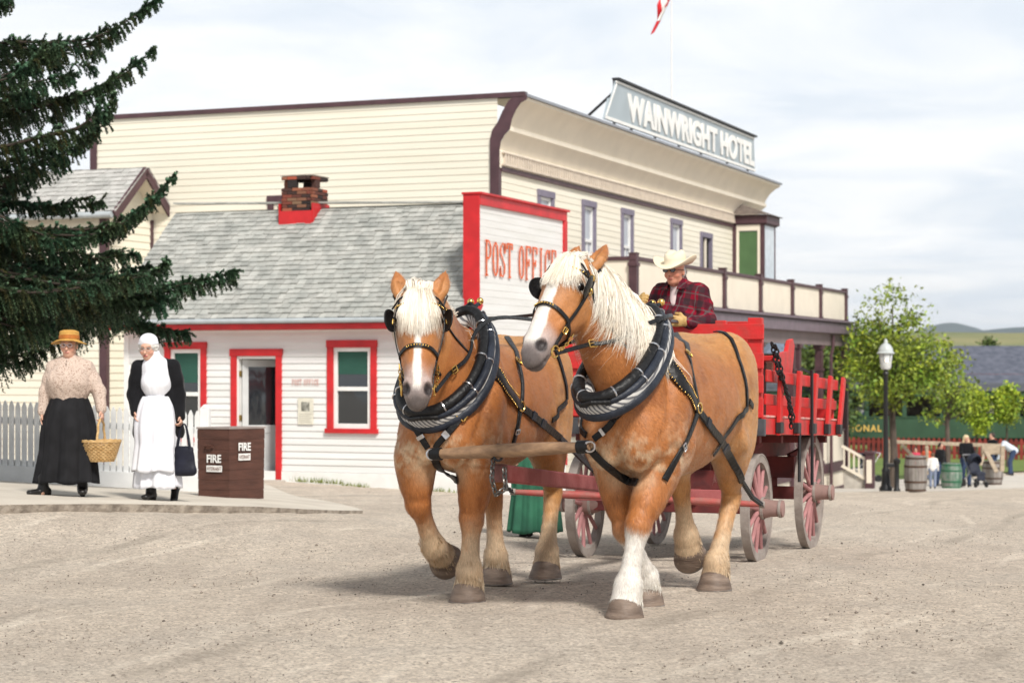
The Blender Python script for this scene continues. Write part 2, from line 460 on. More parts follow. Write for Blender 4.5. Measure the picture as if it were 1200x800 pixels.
# ================================================================ ground
def build_ground():
    Ys = np.concatenate([np.arange(-12, 8, 1.0), np.arange(8, 22, 0.07), np.arange(22, 40, 0.25), np.arange(40, 130, 1.5), np.array([140, 170, 220, 300, 450, 700, 1100, 2000, 4000, 9000])])
    Xs = np.concatenate([np.array([-9000, -3000, -900, -300, -120, -60, -30]), np.arange(-16, -6.5, 0.6), np.arange(-6.5, 7.5, 0.09), np.arange(7.5, 34, 0.7), np.array([45, 60, 90, 150, 400, 900, 3000, 9000])])
    X, Y = np.meshgrid(Xs, Ys, indexing='ij')
    Z = CAMZ-ground_c(X, Y)
    Pn = np.stack([X.ravel(), Y.ravel(), np.zeros(X.size)], 1)
    near = ((Y > 6) & (Y < 60)).ravel()
    # wheel ruts run with the street (22 degrees off the view axis)
    q = X*0.927-Y*0.375
    d = 0.012*vnoise(Pn*1.1, 1)+0.008*vnoise(Pn*4.3, 2)+0.005*vnoise(Pn*13, 3)
    d = d+0.010*np.sin(q.ravel()*2.6+0.7*np.sin(Y.ravel()*0.4))*0.25
    Z = Z+(d*near).reshape(Z.shape)
    n0, n1 = X.shape; V = np.stack([X, Y, Z], 2).reshape(-1, 3)
    i = (np.arange(n0-1)*n1)[:, None]+np.arange(n1-1)[None, :]; i = i.ravel()
    F = np.stack([i, i+n1, i+n1+1, i+1], 1)
    m, t, b = base_mat('gravel road')
    L = t.links; tc = t.nodes.new('ShaderNodeTexCoord'); co = tc.outputs['Object']
    def noise(scale, detail=4, vec=co, rough=0.6):
        n = t.nodes.new('ShaderNodeTexNoise'); n.inputs['Scale'].default_value = scale; n.inputs['Detail'].default_value = detail; n.inputs['Roughness'].default_value = rough; L.new(vec, n.inputs['Vector']); return n.outputs['Fac']
    def ramp(f, a, b_, lo, hi):
        r = t.nodes.new('ShaderNodeMapRange'); r.inputs['From Min'].default_value = a; r.inputs['From Max'].default_value = b_; r.inputs['To Min'].default_value = lo; r.inputs['To Max'].default_value = hi; L.new(f, r.inputs['Value']); return r.outputs['Result']
    def mixn(f, A, B, bt='MIX'):
        x = nn(t, 'ShaderNodeMix', data_type='RGBA', blend_type=bt)
        if isinstance(f, float): x.inputs['Factor'].default_value = f
        else: L.new(f, x.inputs['Factor'])
        for s_, v in (('A', A), ('B', B)):
            if isinstance(v, tuple): x.inputs[s_].default_value = (*v, 1)
            else: L.new(v, x.inputs[s_])
        return x.outputs['Result']
    mp = t.nodes.new('ShaderNodeMapping'); mp.inputs['Rotation'].default_value = (0, 0, R(22)); mp.inputs['Scale'].default_value = (1.3, 0.08, 1)
    L.new(co, mp.inputs['Vector'])
    base = mixn(ramp(noise(0.55, 5), 0.35, 0.65, 0, 1), (0.70, 0.60, 0.485), (0.57, 0.485, 0.395))
    base = mixn(ramp(noise(1.5, 5, mp.outputs['Vector']), 0.44, 0.62, 0, 0.7), base, (0.76, 0.66, 0.54))
    base = mixn(ramp(noise(0.9, 3), 0.5, 0.72, 0, 0.5), base, (0.50, 0.45, 0.39))
    base = mixn(ramp(noise(9, 6), 0.45, 0.7, 0, 0.6), base, (0.46, 0.39, 0.32))
    base = mixn(ramp(noise(55, 3), 0.5, 0.64, 0, 0.85), base, (0.27, 0.22, 0.18))
    base = mixn(ramp(noise(110, 2), 0.55, 0.7, 0, 0.7), base, (0.66, 0.60, 0.53))
    # faint wheel tracks running with the street: pairs of pale dusty lines, broken up by noise
    m3 = t.nodes.new('ShaderNodeMapping'); m3.inputs['Rotation'].default_value = (0, 0, R(22)); L.new(co, m3.inputs['Vector'])
    m3.vector_type = 'POINT'; s3 = t.nodes.new('ShaderNodeSeparateXYZ'); L.new(m3.outputs['Vector'], s3.inputs[0])
    def math_(op, a, b_=None):
        q = nn(t, 'ShaderNodeMath', operation=op)
        for i_, v in enumerate((a, b_)):
            if v is None: continue
            if isinstance(v, (int, float)): q.inputs[i_].default_value = v
            else: L.new(v, q.inputs[i_])
        return q.outputs[0]
    wob = math_('MULTIPLY', math_('SUBTRACT', noise(0.16, 2), 0.5), 3.2)
    def track(period, phase, wd, wk, fac):
        f = math_('FRACT', math_('DIVIDE', math_('ADD', math_('ADD', s3.outputs['X'], math_('MULTIPLY', wob, wk)), phase), period))
        dd = math_('MULTIPLY', math_('ABSOLUTE', math_('SUBTRACT', f, 0.5)), period)
        return math_('MULTIPLY', math_('MULTIPLY', ramp(dd, wd*0.4, wd, 1, 0), ramp(noise(0.5, 3), 0.42, 0.58, 0, 1)), fac)
    base = mixn(track(1.55, 0.2, 0.07, 1.0, 0.5), base, (0.80, 0.71, 0.59)); base = mixn(track(2.3, 1.1, 0.05, -0.7, 0.4), base, (0.80, 0.71, 0.59)); base = mixn(track(1.9, 0.6, 0.12, 0.5, 0.6), base, (0.38, 0.325, 0.265))
    vo = t.nodes.new('ShaderNodeTexVoronoi'); vo.inputs['Scale'].default_value = 38; L.new(co, vo.inputs['Vector'])
    hs = nn(t, 'ShaderNodeMapRange'); hs.inputs['From Min'].default_value = 0.0; hs.inputs['From Max'].default_value = 1; hs.inputs['To Min'].default_value = 0.80; hs.inputs['To Max'].default_value = 1.12
    sx = t.nodes.new('ShaderNodeSeparateColor'); L.new(vo.outputs['Color'], sx.inputs[0]); L.new(sx.outputs[0], hs.inputs['Value'])
    hv = t.nodes.new('ShaderNodeHueSaturation'); L.new(hs.outputs['Result'], hv.inputs['Value']); L.new(base, hv.inputs['Color']); hv.inputs['Saturation'].default_value = 0.95
    L.new(hv.outputs['Color'], b.inputs['Base Color']); b.inputs['Roughness'].default_value = 0.95; b.inputs['Specular IOR Level'].default_value = 0.15
    bp = t.nodes.new('ShaderNodeBump'); bp.inputs['Strength'].default_value = 0.9; bp.inputs['Distance'].default_value = 0.02
    mm = nn(t, 'ShaderNodeMath', operation='ADD'); L.new(noise(75, 5, co, 0.7), mm.inputs[0]); L.new(noise(18, 4), mm.inputs[1]); L.new(mm.outputs[0], bp.inputs['Height']); L.new(bp.outputs['Normal'], b.inputs['Normal'])
    g = np_mesh('gravel_road', V, F, m, None, True); props(g, kind='structure')
build_ground()

def scatter_stones():
    n = 15000
    Y = 8.8+(nrs.rand(n)**1.4)*22; X = (nrs.rand(n)-0.5)*1.15*Y*1200/2300
    ok = ~((X < -0.6-0.13*(Y-18)) & (Y > 17.6)); X = X[ok]; Y = Y[ok]; n = len(X)
    Z = CAMZ-ground_c(X, Y)
    s = 0.003+0.005*nrs.rand(n)**2; s[nrs.rand(n) < 0.04] *= 2.2
    base = np.array([(1, 0, 0), (0, 1, 0), (-1, 0, 0), (0, -1, 0), (0, 0, .7), (0, 0, -.7)], float)
    ang = nrs.rand(n)*6.28; c, q = np.cos(ang), np.sin(ang)
    V = base[None]*nrs.uniform(0.6, 1.3, (n, 6, 1))*s[:, None, None]
    V[:, :, 0], V[:, :, 1] = V[:, :, 0]*c[:, None]-V[:, :, 1]*q[:, None], V[:, :, 0]*q[:, None]+V[:, :, 1]*c[:, None]
    V += np.stack([X, Y, Z+s*0.3], 1)[:, None]
    f = np.array([(0, 1, 4), (1, 2, 4), (2, 3, 4), (3, 0, 4), (1, 0, 5), (2, 1, 5), (3, 2, 5), (0, 3, 5)])
    F = (f[None]+(np.arange(n)*6)[:, None, None]).reshape(-1, 3)
    m = mat('loose stone', (0.34, 0.29, 0.24), 0.9, 0.3, 40, island=0.7)
    o = np_mesh('loose_stones', V.reshape(-1, 3), F, m, None, False); props(o, 'loose grey stones scattered over the gravel street', 'gravel', kind='stuff')
scatter_stones()

def sheet(name, poly, lift, m, n=24, thick=0.0, side=None):
    """flat-ish polygon strip between a near edge and a far edge (lists of (X,Y)) laid on the terrain"""
    A, B = poly; A = catmull([(*p, 0) for p in A], 6); B = catmull([(*p, 0) for p in B], 6)
    k = min(len(A), len(B)); A = A[:k]; B = B[:k]; V = []; F = []
    for a, b in zip(A, B):
        for j in range(n+1):
            p = a+(b-a)*j/n; l = lift(p[0], p[1]) if callable(lift) else lift
            V.append((p[0], p[1], gz(p[0], p[1])+l))
    for i in range(k-1):
        for j in range(n): F.append((i*(n+1)+j, (i+1)*(n+1)+j, (i+1)*(n+1)+j+1, i*(n+1)+j+1))
    nt = len(F); fm = [0]*nt
    if thick:
        b0 = len(V)
        for i in range(k): x, y, z = V[i*(n+1)]; wv = 0.004*math.sin(i*1.7)+0.004*math.sin(i*0.6); V.append((x, y+0.03, z-thick+wv))
        for i in range(k-1): F.append((b0+i, b0+i+1, (i+1)*(n+1), i*(n+1))); fm.append(1)
    return props(np_mesh(name, V, F, [m]+([side] if side else []), None, False, fm=fm), kind='structure')
def XY(px, Y): return ((px-600)/FPX*Y, Y)
m_path = mat('packed path', (0.62, 0.57, 0.49), 0.9, 0.12, 1.5, bump=0.3, bscale=60, col2=(0.52, 0.47, 0.40))
m_edge = mat('crumbled path edge', (0.20, 0.17, 0.14), 0.95, 0.4, 9, bump=1.5, bscale=35, col2=(0.42, 0.37, 0.31))
def path_lift(x, y):
    px = 600+x/y*FPX
    return (0.04*(1-smst(np.array(y), 21, 27))*(1-smst(np.array(px), 290, 412))+0.035)*1.0
sheet('footpath', ([XY(-160, 17.0), XY(-60, 17.4), XY(0, 17.8), XY(100, 18.3), XY(200, 18.9), XY(290, 19.6), XY(350, 20.4), XY(425, 22.0)],
                   [XY(-160, 36), XY(-60, 36), XY(0, 36), XY(100, 35.8), XY(200, 35.5), XY(290, 33.0), XY(350, 26.0), XY(425, 22.15)]), path_lift, m_path, 40, 0.09, m_edge)
m_side = mat('pale paving', (0.60, 0.56, 0.50), 0.9, 0.1, 0.8, col2=(0.52, 0.48, 0.43))
sheet('pavement', ([XY(700, 41), XY(900, 45.5), XY(1000, 49.5), XY(1075, 50.8), XY(1150, 57), XY(1220, 63), XY(1400, 70)],
                   [XY(700, 66), XY(900, 68), XY(1000, 71), XY(1075, 71), XY(1150, 72), XY(1220, 76), XY(1400, 80)]), 0.03, m_side, 20, 0.06, m_side)
m_lawn = mat('lawn', (0.10, 0.17, 0.035), 0.95, 0.3, 2.0, bump=1, bscale=50, col2=(0.17, 0.22, 0.05))
sheet('lawn', ([XY(900, 70), XY(1000, 70.5), XY(1100, 71.5), XY(1145, 74), XY(1200, 78), XY(1400, 84)],
               [XY(900, 93), XY(1000, 93), XY(1100, 93), XY(1145, 93), XY(1200, 93), XY(1400, 93)]), 0.05, m_lawn, 12)
def ridge(name, px0, px1, Y, hs, mt, base=470, depth=0.25):
    n = len(hs); V = []; F = []
    pts = catmull([(px0+(px1-px0)*i/(n-1), h, 0) for i, h in enumerate(hs)], 6)
    for q in pts:
        a = P(q[0], base, Y); b = P(q[0], q[1], Y*(1+depth*0.6)); c_ = P(q[0], q[1]+2, Y*(1+depth*1.2))
        mid = a.lerp(b, 0.55); mid.z += (b.z-a.z)*0.03
        V += [tuple(a), tuple(mid), tuple(b), (c_.x, c_.y, a.z)]
    for i in range(len(pts)-1):
        for j in range(3): F.append((i*4+j, (i+1)*4+j, (i+1)*4+j+1, i*4+j+1))
    return props(np_mesh(name, V, F, mt, None, True), kind='structure')
sheet('meadow', ([XY(-1500, 93), XY(0, 93), XY(1000, 93), XY(1400, 93), XY(2600, 93)], [XY(-1500, 1500), XY(0, 1500), XY(1000, 1500), XY(1400, 1500), XY(2600, 1500)]), 0.04, m_lawn, 12)
ridge('distant_hills', 300, 1500, 4200, [396, 392, 394, 390, 388, 392, 386, 388, 391, 383, 384, 387, 390], mat('far wooded hill', (0.07, 0.10, 0.11), 0.95, 0.3, 0.004, col2=(0.09, 0.12, 0.13)))
ridge('blue_hill', 1040, 1190, 5200, [398, 390, 382, 378, 383, 391, 397], MATS['far wooded hill'])
ridge('pasture_hill', 350, 1500, 1500, [402, 398, 398, 396, 394, 393, 391, 389, 390, 389, 392, 394], mat('pasture', (0.26, 0.24, 0.10), 0.95, 0.3, 0.008, col2=(0.10, 0.15, 0.05), stretch=(1, 4, 3)))

# ================================================================ building helpers
UV = 22
class Wall:
    """wall frame inside a building: a along, o outward, z up"""
    def __init__(s, org, along, out):
        a = Vector(along).normalized(); o = Vector(out).normalized(); g = Vector(org)
        s.M = Matrix(((a.x, o.x, 0, g.x), (a.y, o.y, 0, g.y), (0, 0, 1, g.z), (0, 0, 0, 1)))
def siding(mb, W, a0, a1, z0, z1, holes=(), bh=0.13, edge=None, mi=0, dp=0.016):
    """lapped boards; edge(z)->(amin,amax) trims gables"""
    zs = set([z1]); z = z0
    while z < z1-1e-6: zs.add(z); z += bh
    for h in holes:
        for q in (h[2], h[3]):
            if z0 < q < z1: zs.add(q)
    zs = sorted(zs)
    def off(z, up):   # board sticks out at its lower edge
        f = ((z-z0)/bh) % 1.0
        if up and f < 1e-4: f = 1.0
        if not up and f > 1-1e-4: f = 0.0
        return dp*(1-f)
    for i in range(len(zs)-1):
        lo, hi = zs[i], zs[i+1]
        if hi-lo < 1e-5: continue
        mid = (lo+hi)/2
        iv = [(a0, a1)]
        if edge:
            e0 = edge(lo); e1 = edge(hi)
        for h in holes:
            if h[2] < mid < h[3]:
                nv = []
                for (p, q) in iv:
                    if h[1] <= p or h[0] >= q: nv.append((p, q)); continue
                    if h[0] > p: nv.append((p, h[0]))
                    if h[1] < q: nv.append((h[1], q))
                iv = nv
        for (p, q) in iv:
            pl = ph = p; ql = qh = q
            if edge:
                pl = max(p, e0[0]); ql = min(q, e0[1]); ph = max(p, e1[0]); qh = min(q, e1[1])
                if ql <= pl: continue
                if qh < ph: ph = qh = (ph+qh)/2
            o0 = off(lo, False); o1 = off(hi, True)
            c = [W.M @ Vector(v) for v in ((pl, o0, lo), (ql, o0, lo), (qh, o1, hi), (ph, o1, hi))]
            mb.face(c, mi)
            if abs(((lo-z0)/bh) % 1.0) < 1e-3 or abs(((lo-z0)/bh) % 1.0-1) < 1e-3:
                c = [W.M @ Vector(v) for v in ((pl, 0, lo), (ql, 0, lo), (ql, o0, lo), (pl, o0, lo))]
                mb.face(c, mi)
def shingles(mb, W3, w, L, ex=0.13, sw=0.17, mi=0, seed=1, th=0.03):
    """shingle rows on a slope: W3 maps (a, up-slope, normal) to building space"""
    rr = random.Random(seed); n = int(L/ex)+1
    for i in range(n):
        y0 = i*ex; x = -rr.random()*sw
        while x < w:
            ww = sw*rr.uniform(0.75, 1.25); xa = max(0, x); xb = min(w, x+ww-0.008)
            if xb-xa > 0.01:
                ya = y0+rr.uniform(-0.012, 0.012); yb = min(y0+ex*1.6, L+0.02); t = th*rr.uniform(0.8, 1.5)
                c = [(xa, ya, t), (xb, ya, t), (xb, yb, 0.004), (xa, yb, 0.004), (xa, ya, -0.002), (xb, ya, -0.002)]
                c = [W3 @ Vector(v) for v in c]; b = len(mb.v); mb.v += [tuple(v) for v in c]
                for f in ((0, 1, 2, 3), (4, 5, 1, 0), (4, 0, 3), (5, 2, 1)): mb.f.append(tuple(b+k for k in f)); mb.m.append(mi)
            x += ww
def slope(org, along, up, nrm):
    a = Vector(along).normalized(); u = Vector(up).normalized(); n = Vector(nrm).normalized(); g = Vector(org)
    return Matrix(((a.x, u.x, n.x, g.x), (a.y, u.y, n.y, g.y), (a.z, u.z, n.z, g.z), (0, 0, 0, 1)))
def wbox(mb, W, a0, a1, o0, o1, z0, z1, mi=0): mb.box((a0, o0, z0), (a1, o1, z1), mi, W.M)
def window(par, W, a0, a1, z0, z1, mt, ms, tw=0.12, blind=None, bfrac=0.5, curtain=None, muntin=False, sill=True, tp=0.04, sw=0.05, glass=None):
    """opening a0..a1, z0..z1; trim outside it"""
    fr = MB()
    wbox(fr, W, a0-tw, a0, -0.02, tp, z0, z1); wbox(fr, W, a1, a1+tw, -0.02, tp, z0, z1)
    wbox(fr, W, a0-tw-0.01, a1+tw+0.01, -0.02, tp+0.012, z1, z1+tw*1.1)
    wbox(fr, W, a0-tw-(0.03 if sill else 0), a1+tw+(0.03 if sill else 0), -0.02, tp+(0.03 if sill else 0.004), z0-tw*(0.7 if sill else 1), z0)
    f = fr.build('window', mt, par, bevel=0.004)
    s = MB(); zm = z0+(z1-z0)*0.49
    wbox(s, W, a0, a0+sw, -0.06, 0.0, z0, z1); wbox(s, W, a1-sw, a1, -0.06, 0.0, z0, z1)
    wbox(s, W, a0+sw, a1-sw, -0.06, -0.002, z0, z0+sw*1.2); wbox(s, W, a0+sw, a1-sw, -0.06, -0.002, z1-sw, z1); wbox(s, W, a0+sw, a1-sw, -0.06, 0.004, zm-sw/2, zm+sw/2)
    if muntin: wbox(s, W, (a0+a1)/2-0.012, (a0+a1)/2+0.012, -0.05, -0.015, z0+sw, zm-sw/2)
    s.build('sash', ms, f, bevel=0.003)
    g = MB(); wbox(g, W, a0+sw*.5, a1-sw*.5, -0.045, -0.04, z0, z1); g.build('pane', glass or glass_mat('window glass'), f)
    if blind:
        b = MB(); wbox(b, W, a0+sw, a1-sw, -0.038, -0.034, z1-(z1-z0)*bfrac, z1-sw); b.build('blind', blind, f)
    return f
def text_obj(s, name, W, a0, a1, o, z0, z1, m, par, depth=0.01, bold=0.0, spacing=1.0, shear=0.0):
    cu = bpy.data.curves.new(name, 'FONT'); cu.body = s; cu.extrude = 0.5; cu.offset = bold; cu.space_character = spacing
    o_ = bpy.data.objects.new(name, cu); COL.objects.link(o_)
    dg = bpy.context.evaluated_depsgraph_get(); me = bpy.data.meshes.new_from_object(o_.evaluated_get(dg))
    bpy.data.objects.remove(o_)
    V = np.array([v.co[:] for v in me.vertices]); lo = V.min(0); hi = V.max(0); t_ = (V-lo)/(hi-lo)
    for i, v in enumerate(me.vertices):
        v.co = W.M @ Vector((a0+(a1-a0)*t_[i, 0], o+depth*t_[i, 2], z0+(z1-z0)*t_[i, 1]))
    me.materials.clear(); me.materials.append(m)
    return link_mesh(name, me, par)
# western serif letters as strokes in a unit box
GL = {
 'P': [[(.2, 0), (.2, 1)], [(.2, 1), (.6, 1), (.85, .86), (.85, .64), (.6, .5), (.2, .5)], [(0, 0), (.42, 0)], [(0, 1), (.3, 1)]],
 'O': [[(.5, 1), (.22, .88), (.12, .5), (.22, .12), (.5, 0), (.78, .12), (.88, .5), (.78, .88), (.5, 1)]],
 'S': [[(.85, .78), (.8, .93), (.5, 1), (.2, .9), (.15, .7), (.5, .53), (.85, .33), (.8, .1), (.5, 0), (.2, .07), (.14, .25)], [(.87, .7), (.87, 1)], [(.13, 0), (.13, .3)]],
 'T': [[(.5, 0), (.5, 1)], [(.05, 1), (.95, 1)], [(.05, .84), (.05, 1)], [(.95, .84), (.95, 1)], [(.3, 0), (.7, 0)]],
 'F': [[(.22, 0), (.22, 1)], [(.05, 1), (.9, 1), (.9, .82)], [(.22, .52), (.65, .52)], [(.65, .42), (.65, .62)], [(.05, 0), (.42, 0)]],
 'I': [[(.5, 0), (.5, 1)], [(.28, 0), (.72, 0)], [(.28, 1), (.72, 1)]],
 'C': [[(.85, .72), (.8, .92), (.5, 1), (.2, .86), (.12, .5), (.2, .14), (.5, 0), (.8, .08), (.87, .28)], [(.87, .7), (.87, 1)]],
 'E': [[(.22, 0), (.22, 1)], [(.05, 1), (.88, 1), (.88, .82)], [(.22, .52), (.62, .52)], [(.62, .42), (.62, .62)], [(.05, 0), (.9, 0), (.9, .2)]],
}
def stroke_text(mb, W, s, a0, lw, gap, z0, h, o, thin=0.022, fat=0.05):
    a = a0
    for ch in s:
        if ch == ' ': a += lw*0.9; continue
        for st in GL[ch]:
            for (p, q) in zip(st[:-1], st[1:]):
                vert = abs(q[1]-p[1])*h > abs(q[0]-p[0])*lw*0.8; w_ = fat if vert else thin
                A = Vector((a+p[0]*lw, 0, z0+p[1]*h)); B = Vector((a+q[0]*lw, 0, z0+q[1]*h)); d = (B-A).normalized()
                n = Vector((1, 0, 0))*w_/2 if vert else Vector((0, 0, 1))*w_/2
                e = d*0.006
                mb.face([W.M @ (x+Vector((0, o, 0))) for x in (A-n-e, B-n+e, B+n+e, A+n-e)])
        a += lw+gap
    return a
m_red = mat('red trim paint', (0.55, 0.018, 0.022), 0.45, 0.18, 3, bump=0.15, bscale=60)
m_wsid = mat('white clapboard', (0.76, 0.76, 0.755), 0.6, 0.05, 1.5, bump=0.15, bscale=40, island=0.035, col2=(0.69, 0.69, 0.67), stretch=(0.4, 0.4, 5))
m_wpt = mat('white paint', (0.80, 0.80, 0.78), 0.5, 0.06, 4)
m_cream = mat('cream clapboard', (0.82, 0.78, 0.665), 0.6, 0.06, 1.2, island=0.03, col2=(0.77, 0.725, 0.605), stretch=(0.3, 0.3, 4))
m_cream2 = mat('cream trim paint', (0.80, 0.73, 0.61), 0.6, 0.05, 2)
m_brown = mat('plum brown paint', (0.085, 0.042, 0.05), 0.5, 0.2, 4, bump=0.1)
m_shin = mat('weathered cedar shingle', (0.46, 0.46, 0.43), 0.9, 0.3, 3, bump=0.6, bscale=60, island=0.18, col2=(0.33, 0.34, 0.32))
m_blind = mat('green blind', (0.02, 0.085, 0.062), 0.7, 0.1, 3)
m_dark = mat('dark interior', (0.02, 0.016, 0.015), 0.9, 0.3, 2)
m_grey = mat('grey metal flashing', (0.42, 0.46, 0.48), 0.4, 0.1, 5)

# ================================================================ post office
def post_office():
    C0 = Vector(((560-600)/FPX*33, 33, CAMZ-(586-HOR)/FPX*33))
    b = thing('post_office', 'white clapboard post office with red trim, shingle roof and a tall lettered false front', 'building', C0, -R(UV))
    Wf = Wall((0, 0, 0), (1, 0, 0), (0, -1, 0)); Ws = Wall((0, 0, 0), (0, 1, 0), (1, 0, 0))
    def fa(px):            # pixel column -> position along the long wall
        a = (px-600)/FPX; c_, s_ = math.cos(R(UV)), math.sin(R(UV))
        return (a*C0.y-C0.x)/(c_+a*s_)
    def fz(px, py):
        x = fa(px); Y = C0.y-x*math.sin(R(UV)); return CAMZ-(py-HOR)/FPX*Y-C0.z
    XL = -6.95; D = 4.16; EZ = 3.22; RZ = 5.12; TH = 0.14
    door = (fa(278), fa(324), 0.27, fz(300, 417)); w1 = (fa(391), fa(435), fz(412, 502), fz(412, 407)); w0 = (fa(200), fa(236), fz(215, 512), fz(215, 409))
    mb = MB()
    siding(mb, Wf, XL, 0, 0.42, EZ-0.18, [door, w1, w0], 0.118)
    siding(mb, Ws, 0, D, 0.42, EZ-0.02, [(2.55, 3.3, 0.9, 2.35), (0.95, 1.85, 0.42, 2.35)], 0.118, dp=0.004)
    Wl = Wall((XL, D, 0), (0, -1, 0), (-1, 0, 0))
    siding(mb, Wl, 0, D, 0.3, RZ-0.25, [], 0.118, edge=lambda z: (0, D) if z < EZ else ((z-EZ)/(RZ-EZ)*D/2, D-(z-EZ)/(RZ-EZ)*D/2))
    for (p, q, zt) in ((door, 0, 0), (w1, 0, 0), (w0, 0, 0)): pass
    mb.build('wall', m_wsid, b, fixn=False)
    k = MB(); wbox(k, Wf, XL, 0.02, -0.05, 0.03, -0.9, 0.415); wbox(k, Ws, -0.02, D, -0.05, 0.03, -0.9, 0.415)
    wbox(k, Wf, XL-0.01, XL+0.09, -0.02, 0.03, 0.42, EZ-0.2); wbox(k, Ws, D-0.1, D, -0.02, 0.03, 0.42, EZ)
    wbox(k, Wf, XL, 0, -0.02, 0.025, EZ-0.36, EZ-0.14)
    k.build('foundation_board', m_wpt, b, bevel=0.004)
    r = MB()   # roof
    run = D/2+0.34; rise = RZ-3.02; sl_ = math.hypot(run, rise); z_e = RZ-rise
    ang = math.atan2(rise, run)
    W3 = slope((XL-0.22, -0.34, z_e+0.05), (1, 0, 0), (0, math.cos(ang), math.sin(ang)), (0, -math.sin(ang), math.cos(ang)))
    shingles(r, W3, -XL+0.22-0.24, sl_, 0.135, 0.15, seed=3)
    W4 = slope((-0.24, D+0.34, z_e+0.05), (-1, 0, 0), (0, -math.cos(ang), math.sin(ang)), (0, math.sin(ang), math.cos(ang)))
    shingles(r, W4, -XL+0.22-0.24, sl_, 0.135, 0.15, seed=4)
    rf = r.build('roof', m_shin, b, fixn=False)
    dk = MB()
    for M_, x0 in ((W3, 0), (W4, 0)): dk.box((0, 0, -0.05), (-XL-0.02, sl_, -0.003), 0, M_)
    dk.build('roof_deck', m_grey, rf)
    rc = MB()
    for i in range(30):
        x = XL-0.22+i*0.232
        rc.box((x, -0.1, -0.012), (x+0.24, 0.1, 0.02), 0, Matrix.Translation((0, D/2, RZ+0.055)) @ Matrix.Rotation(R(1.5), 4, 'Y') @ Matrix.Translation((0, 0, 0)))
    rc.build('ridge_cap', m_shin, rf, fixn=False)
    g = MB(); g.tube([(XL-0.22, -0.40, z_e+0.02), (-0.0, -0.40, z_e+0.02)], 0.045, 10); g.build('gutter', m_grey, b, smooth=True)
    f = MB(); wbox(f, Wf, XL-0.2, 0.0, 0.33, 0.355, z_e-0.12, z_e-0.03); f.box((XL-0.2, -0.33, z_e-0.12), (-0.0, -0.028, z_e-0.108), 0)
    f.box((XL-0.0, -0.05, z_e-0.13), (0, -0.028, z_e-0.121), 0)
    for s_ in (0, 1):   # barge boards on the left gable
        y0 = -0.36 if s_ == 0 else D+0.36
        f.bar((XL-0.235, y0, z_e-0.08), (XL-0.235, D/2, RZ-0.09), 0.03, 0.15)
    f.bar((0.02, -0.36, z_e-0.08), (0.02, 0.1, z_e-0.08+0.46*math.tan(ang)), 0.03, 0.17)
    f.build('fascia', m_red, b, bevel=0.004)
    # false front
    ff = MB(); FT = RZ+0.02
    siding(ff, Wall((0.0, 0, 0), (0, 1, 0), (1, 0, 0)), 0.0, D, EZ-0.02, FT-0.16, [], 0.118, dp=0.004)
    fo = ff.build('false_front', m_wsid, b, fixn=False)
    bk = MB(); bk.box((-0.22, 0.02, EZ-0.1), (-0.003, D-0.02, FT-0.02)); bk.build('backing', m_wpt, fo)
    tr = MB(); tr.box((-0.26, -0.03, 2.42), (0.04, 0.0, FT)); tr.box((-0.26, 0.0, FT-0.17), (0.045, D+0.03, FT+0.002)); tr.box((-0.28, -0.05, FT+0.002), (0.09, D+0.07, FT+0.04))
    tr.box((-0.24, D-0.002, 0.4), (0.045, D+0.05, FT-0.17)); tr.box((-0.02, D-0.10, 0.42), (0.042, D-0.002, FT-0.17))
    tr.build('trim', m_red, fo, bevel=0.005)
    lt = MB(); stroke_text(lt, Wall((0.03, 0, 0), (0, 1, 0), (1, 0, 0)), 'POST OFFICE', 0.26, 0.27, 0.05, 3.80, 0.58, 0.0, 0.035, 0.065)
    lo = lt.build('lettering', mat('orange red sign paint', (0.78, 0.12, 0.012), 0.5, 0.3, 20), fo, fixn=False)
    # windows
    window(b, Wf, w1[0], w1[1], w1[2], w1[3], m_red, m_wpt, 0.115, m_blind, 0.33, sw=0.07, muntin=False)
    window(b, Wf, w0[0], w0[1], w0[2], w0[3], m_red, m_wpt, 0.115, m_blind, 0.38, sw=0.07)
    window(b, Ws, 2.55, 3.3, 0.9, 2.35, m_red, m_wpt, 0.115, m_blind, 0.4, sw=0.07)
    window(b, Ws, 0.95, 1.85, 0.44, 2.35, m_red, m_wpt, 0.115, None, sw=0.08)
    # open doorway: frame, leaf swung inwards, dark room
    d0, d1, dz0, dz1 = door
    fr = MB(); T = 0.115
    wbox(fr, Wf, d0-T, d0, -0.1, 0.04, dz0, dz1); wbox(fr, Wf, d1, d1+T, -0.1, 0.04, dz0, dz1); wbox(fr, Wf, d0-T-0.02, d1+T+0.02, -0.1, 0.05, dz1, dz1+T*1.1)
    df = fr.build('door_frame', m_red, b, bevel=0.005)
    jb = MB(); wbox(jb, Wf, d0, d0+0.035, -0.12, 0.01, dz0, dz1-0.003); wbox(jb, Wf, d0+0.035, d1, -0.12, 0.01, dz1-0.05, dz1-0.003)
    jb.build('jamb', m_wpt, df)
    st = MB(); wbox(st, Wf, d0-T-0.05, d1+T+0.08, -0.05, 0.22, dz0-0.1, dz0-0.003); st.build('door_step', mat('worn step', (0.5, 0.47, 0.42), 0.8, 0.2, 4), b, bevel=0.01)
    leaf = bpy.data.objects.new('door', None)
    Ld = Wall((d0+0.04, 0.10, 0), (math.cos(R(38)), math.sin(R(38)), 0), (math.sin(R(38)), -math.cos(R(38)), 0)); dw = (d1-d0)-0.06
    l = MB(); zt = dz1-0.06; zb = dz0+0.02
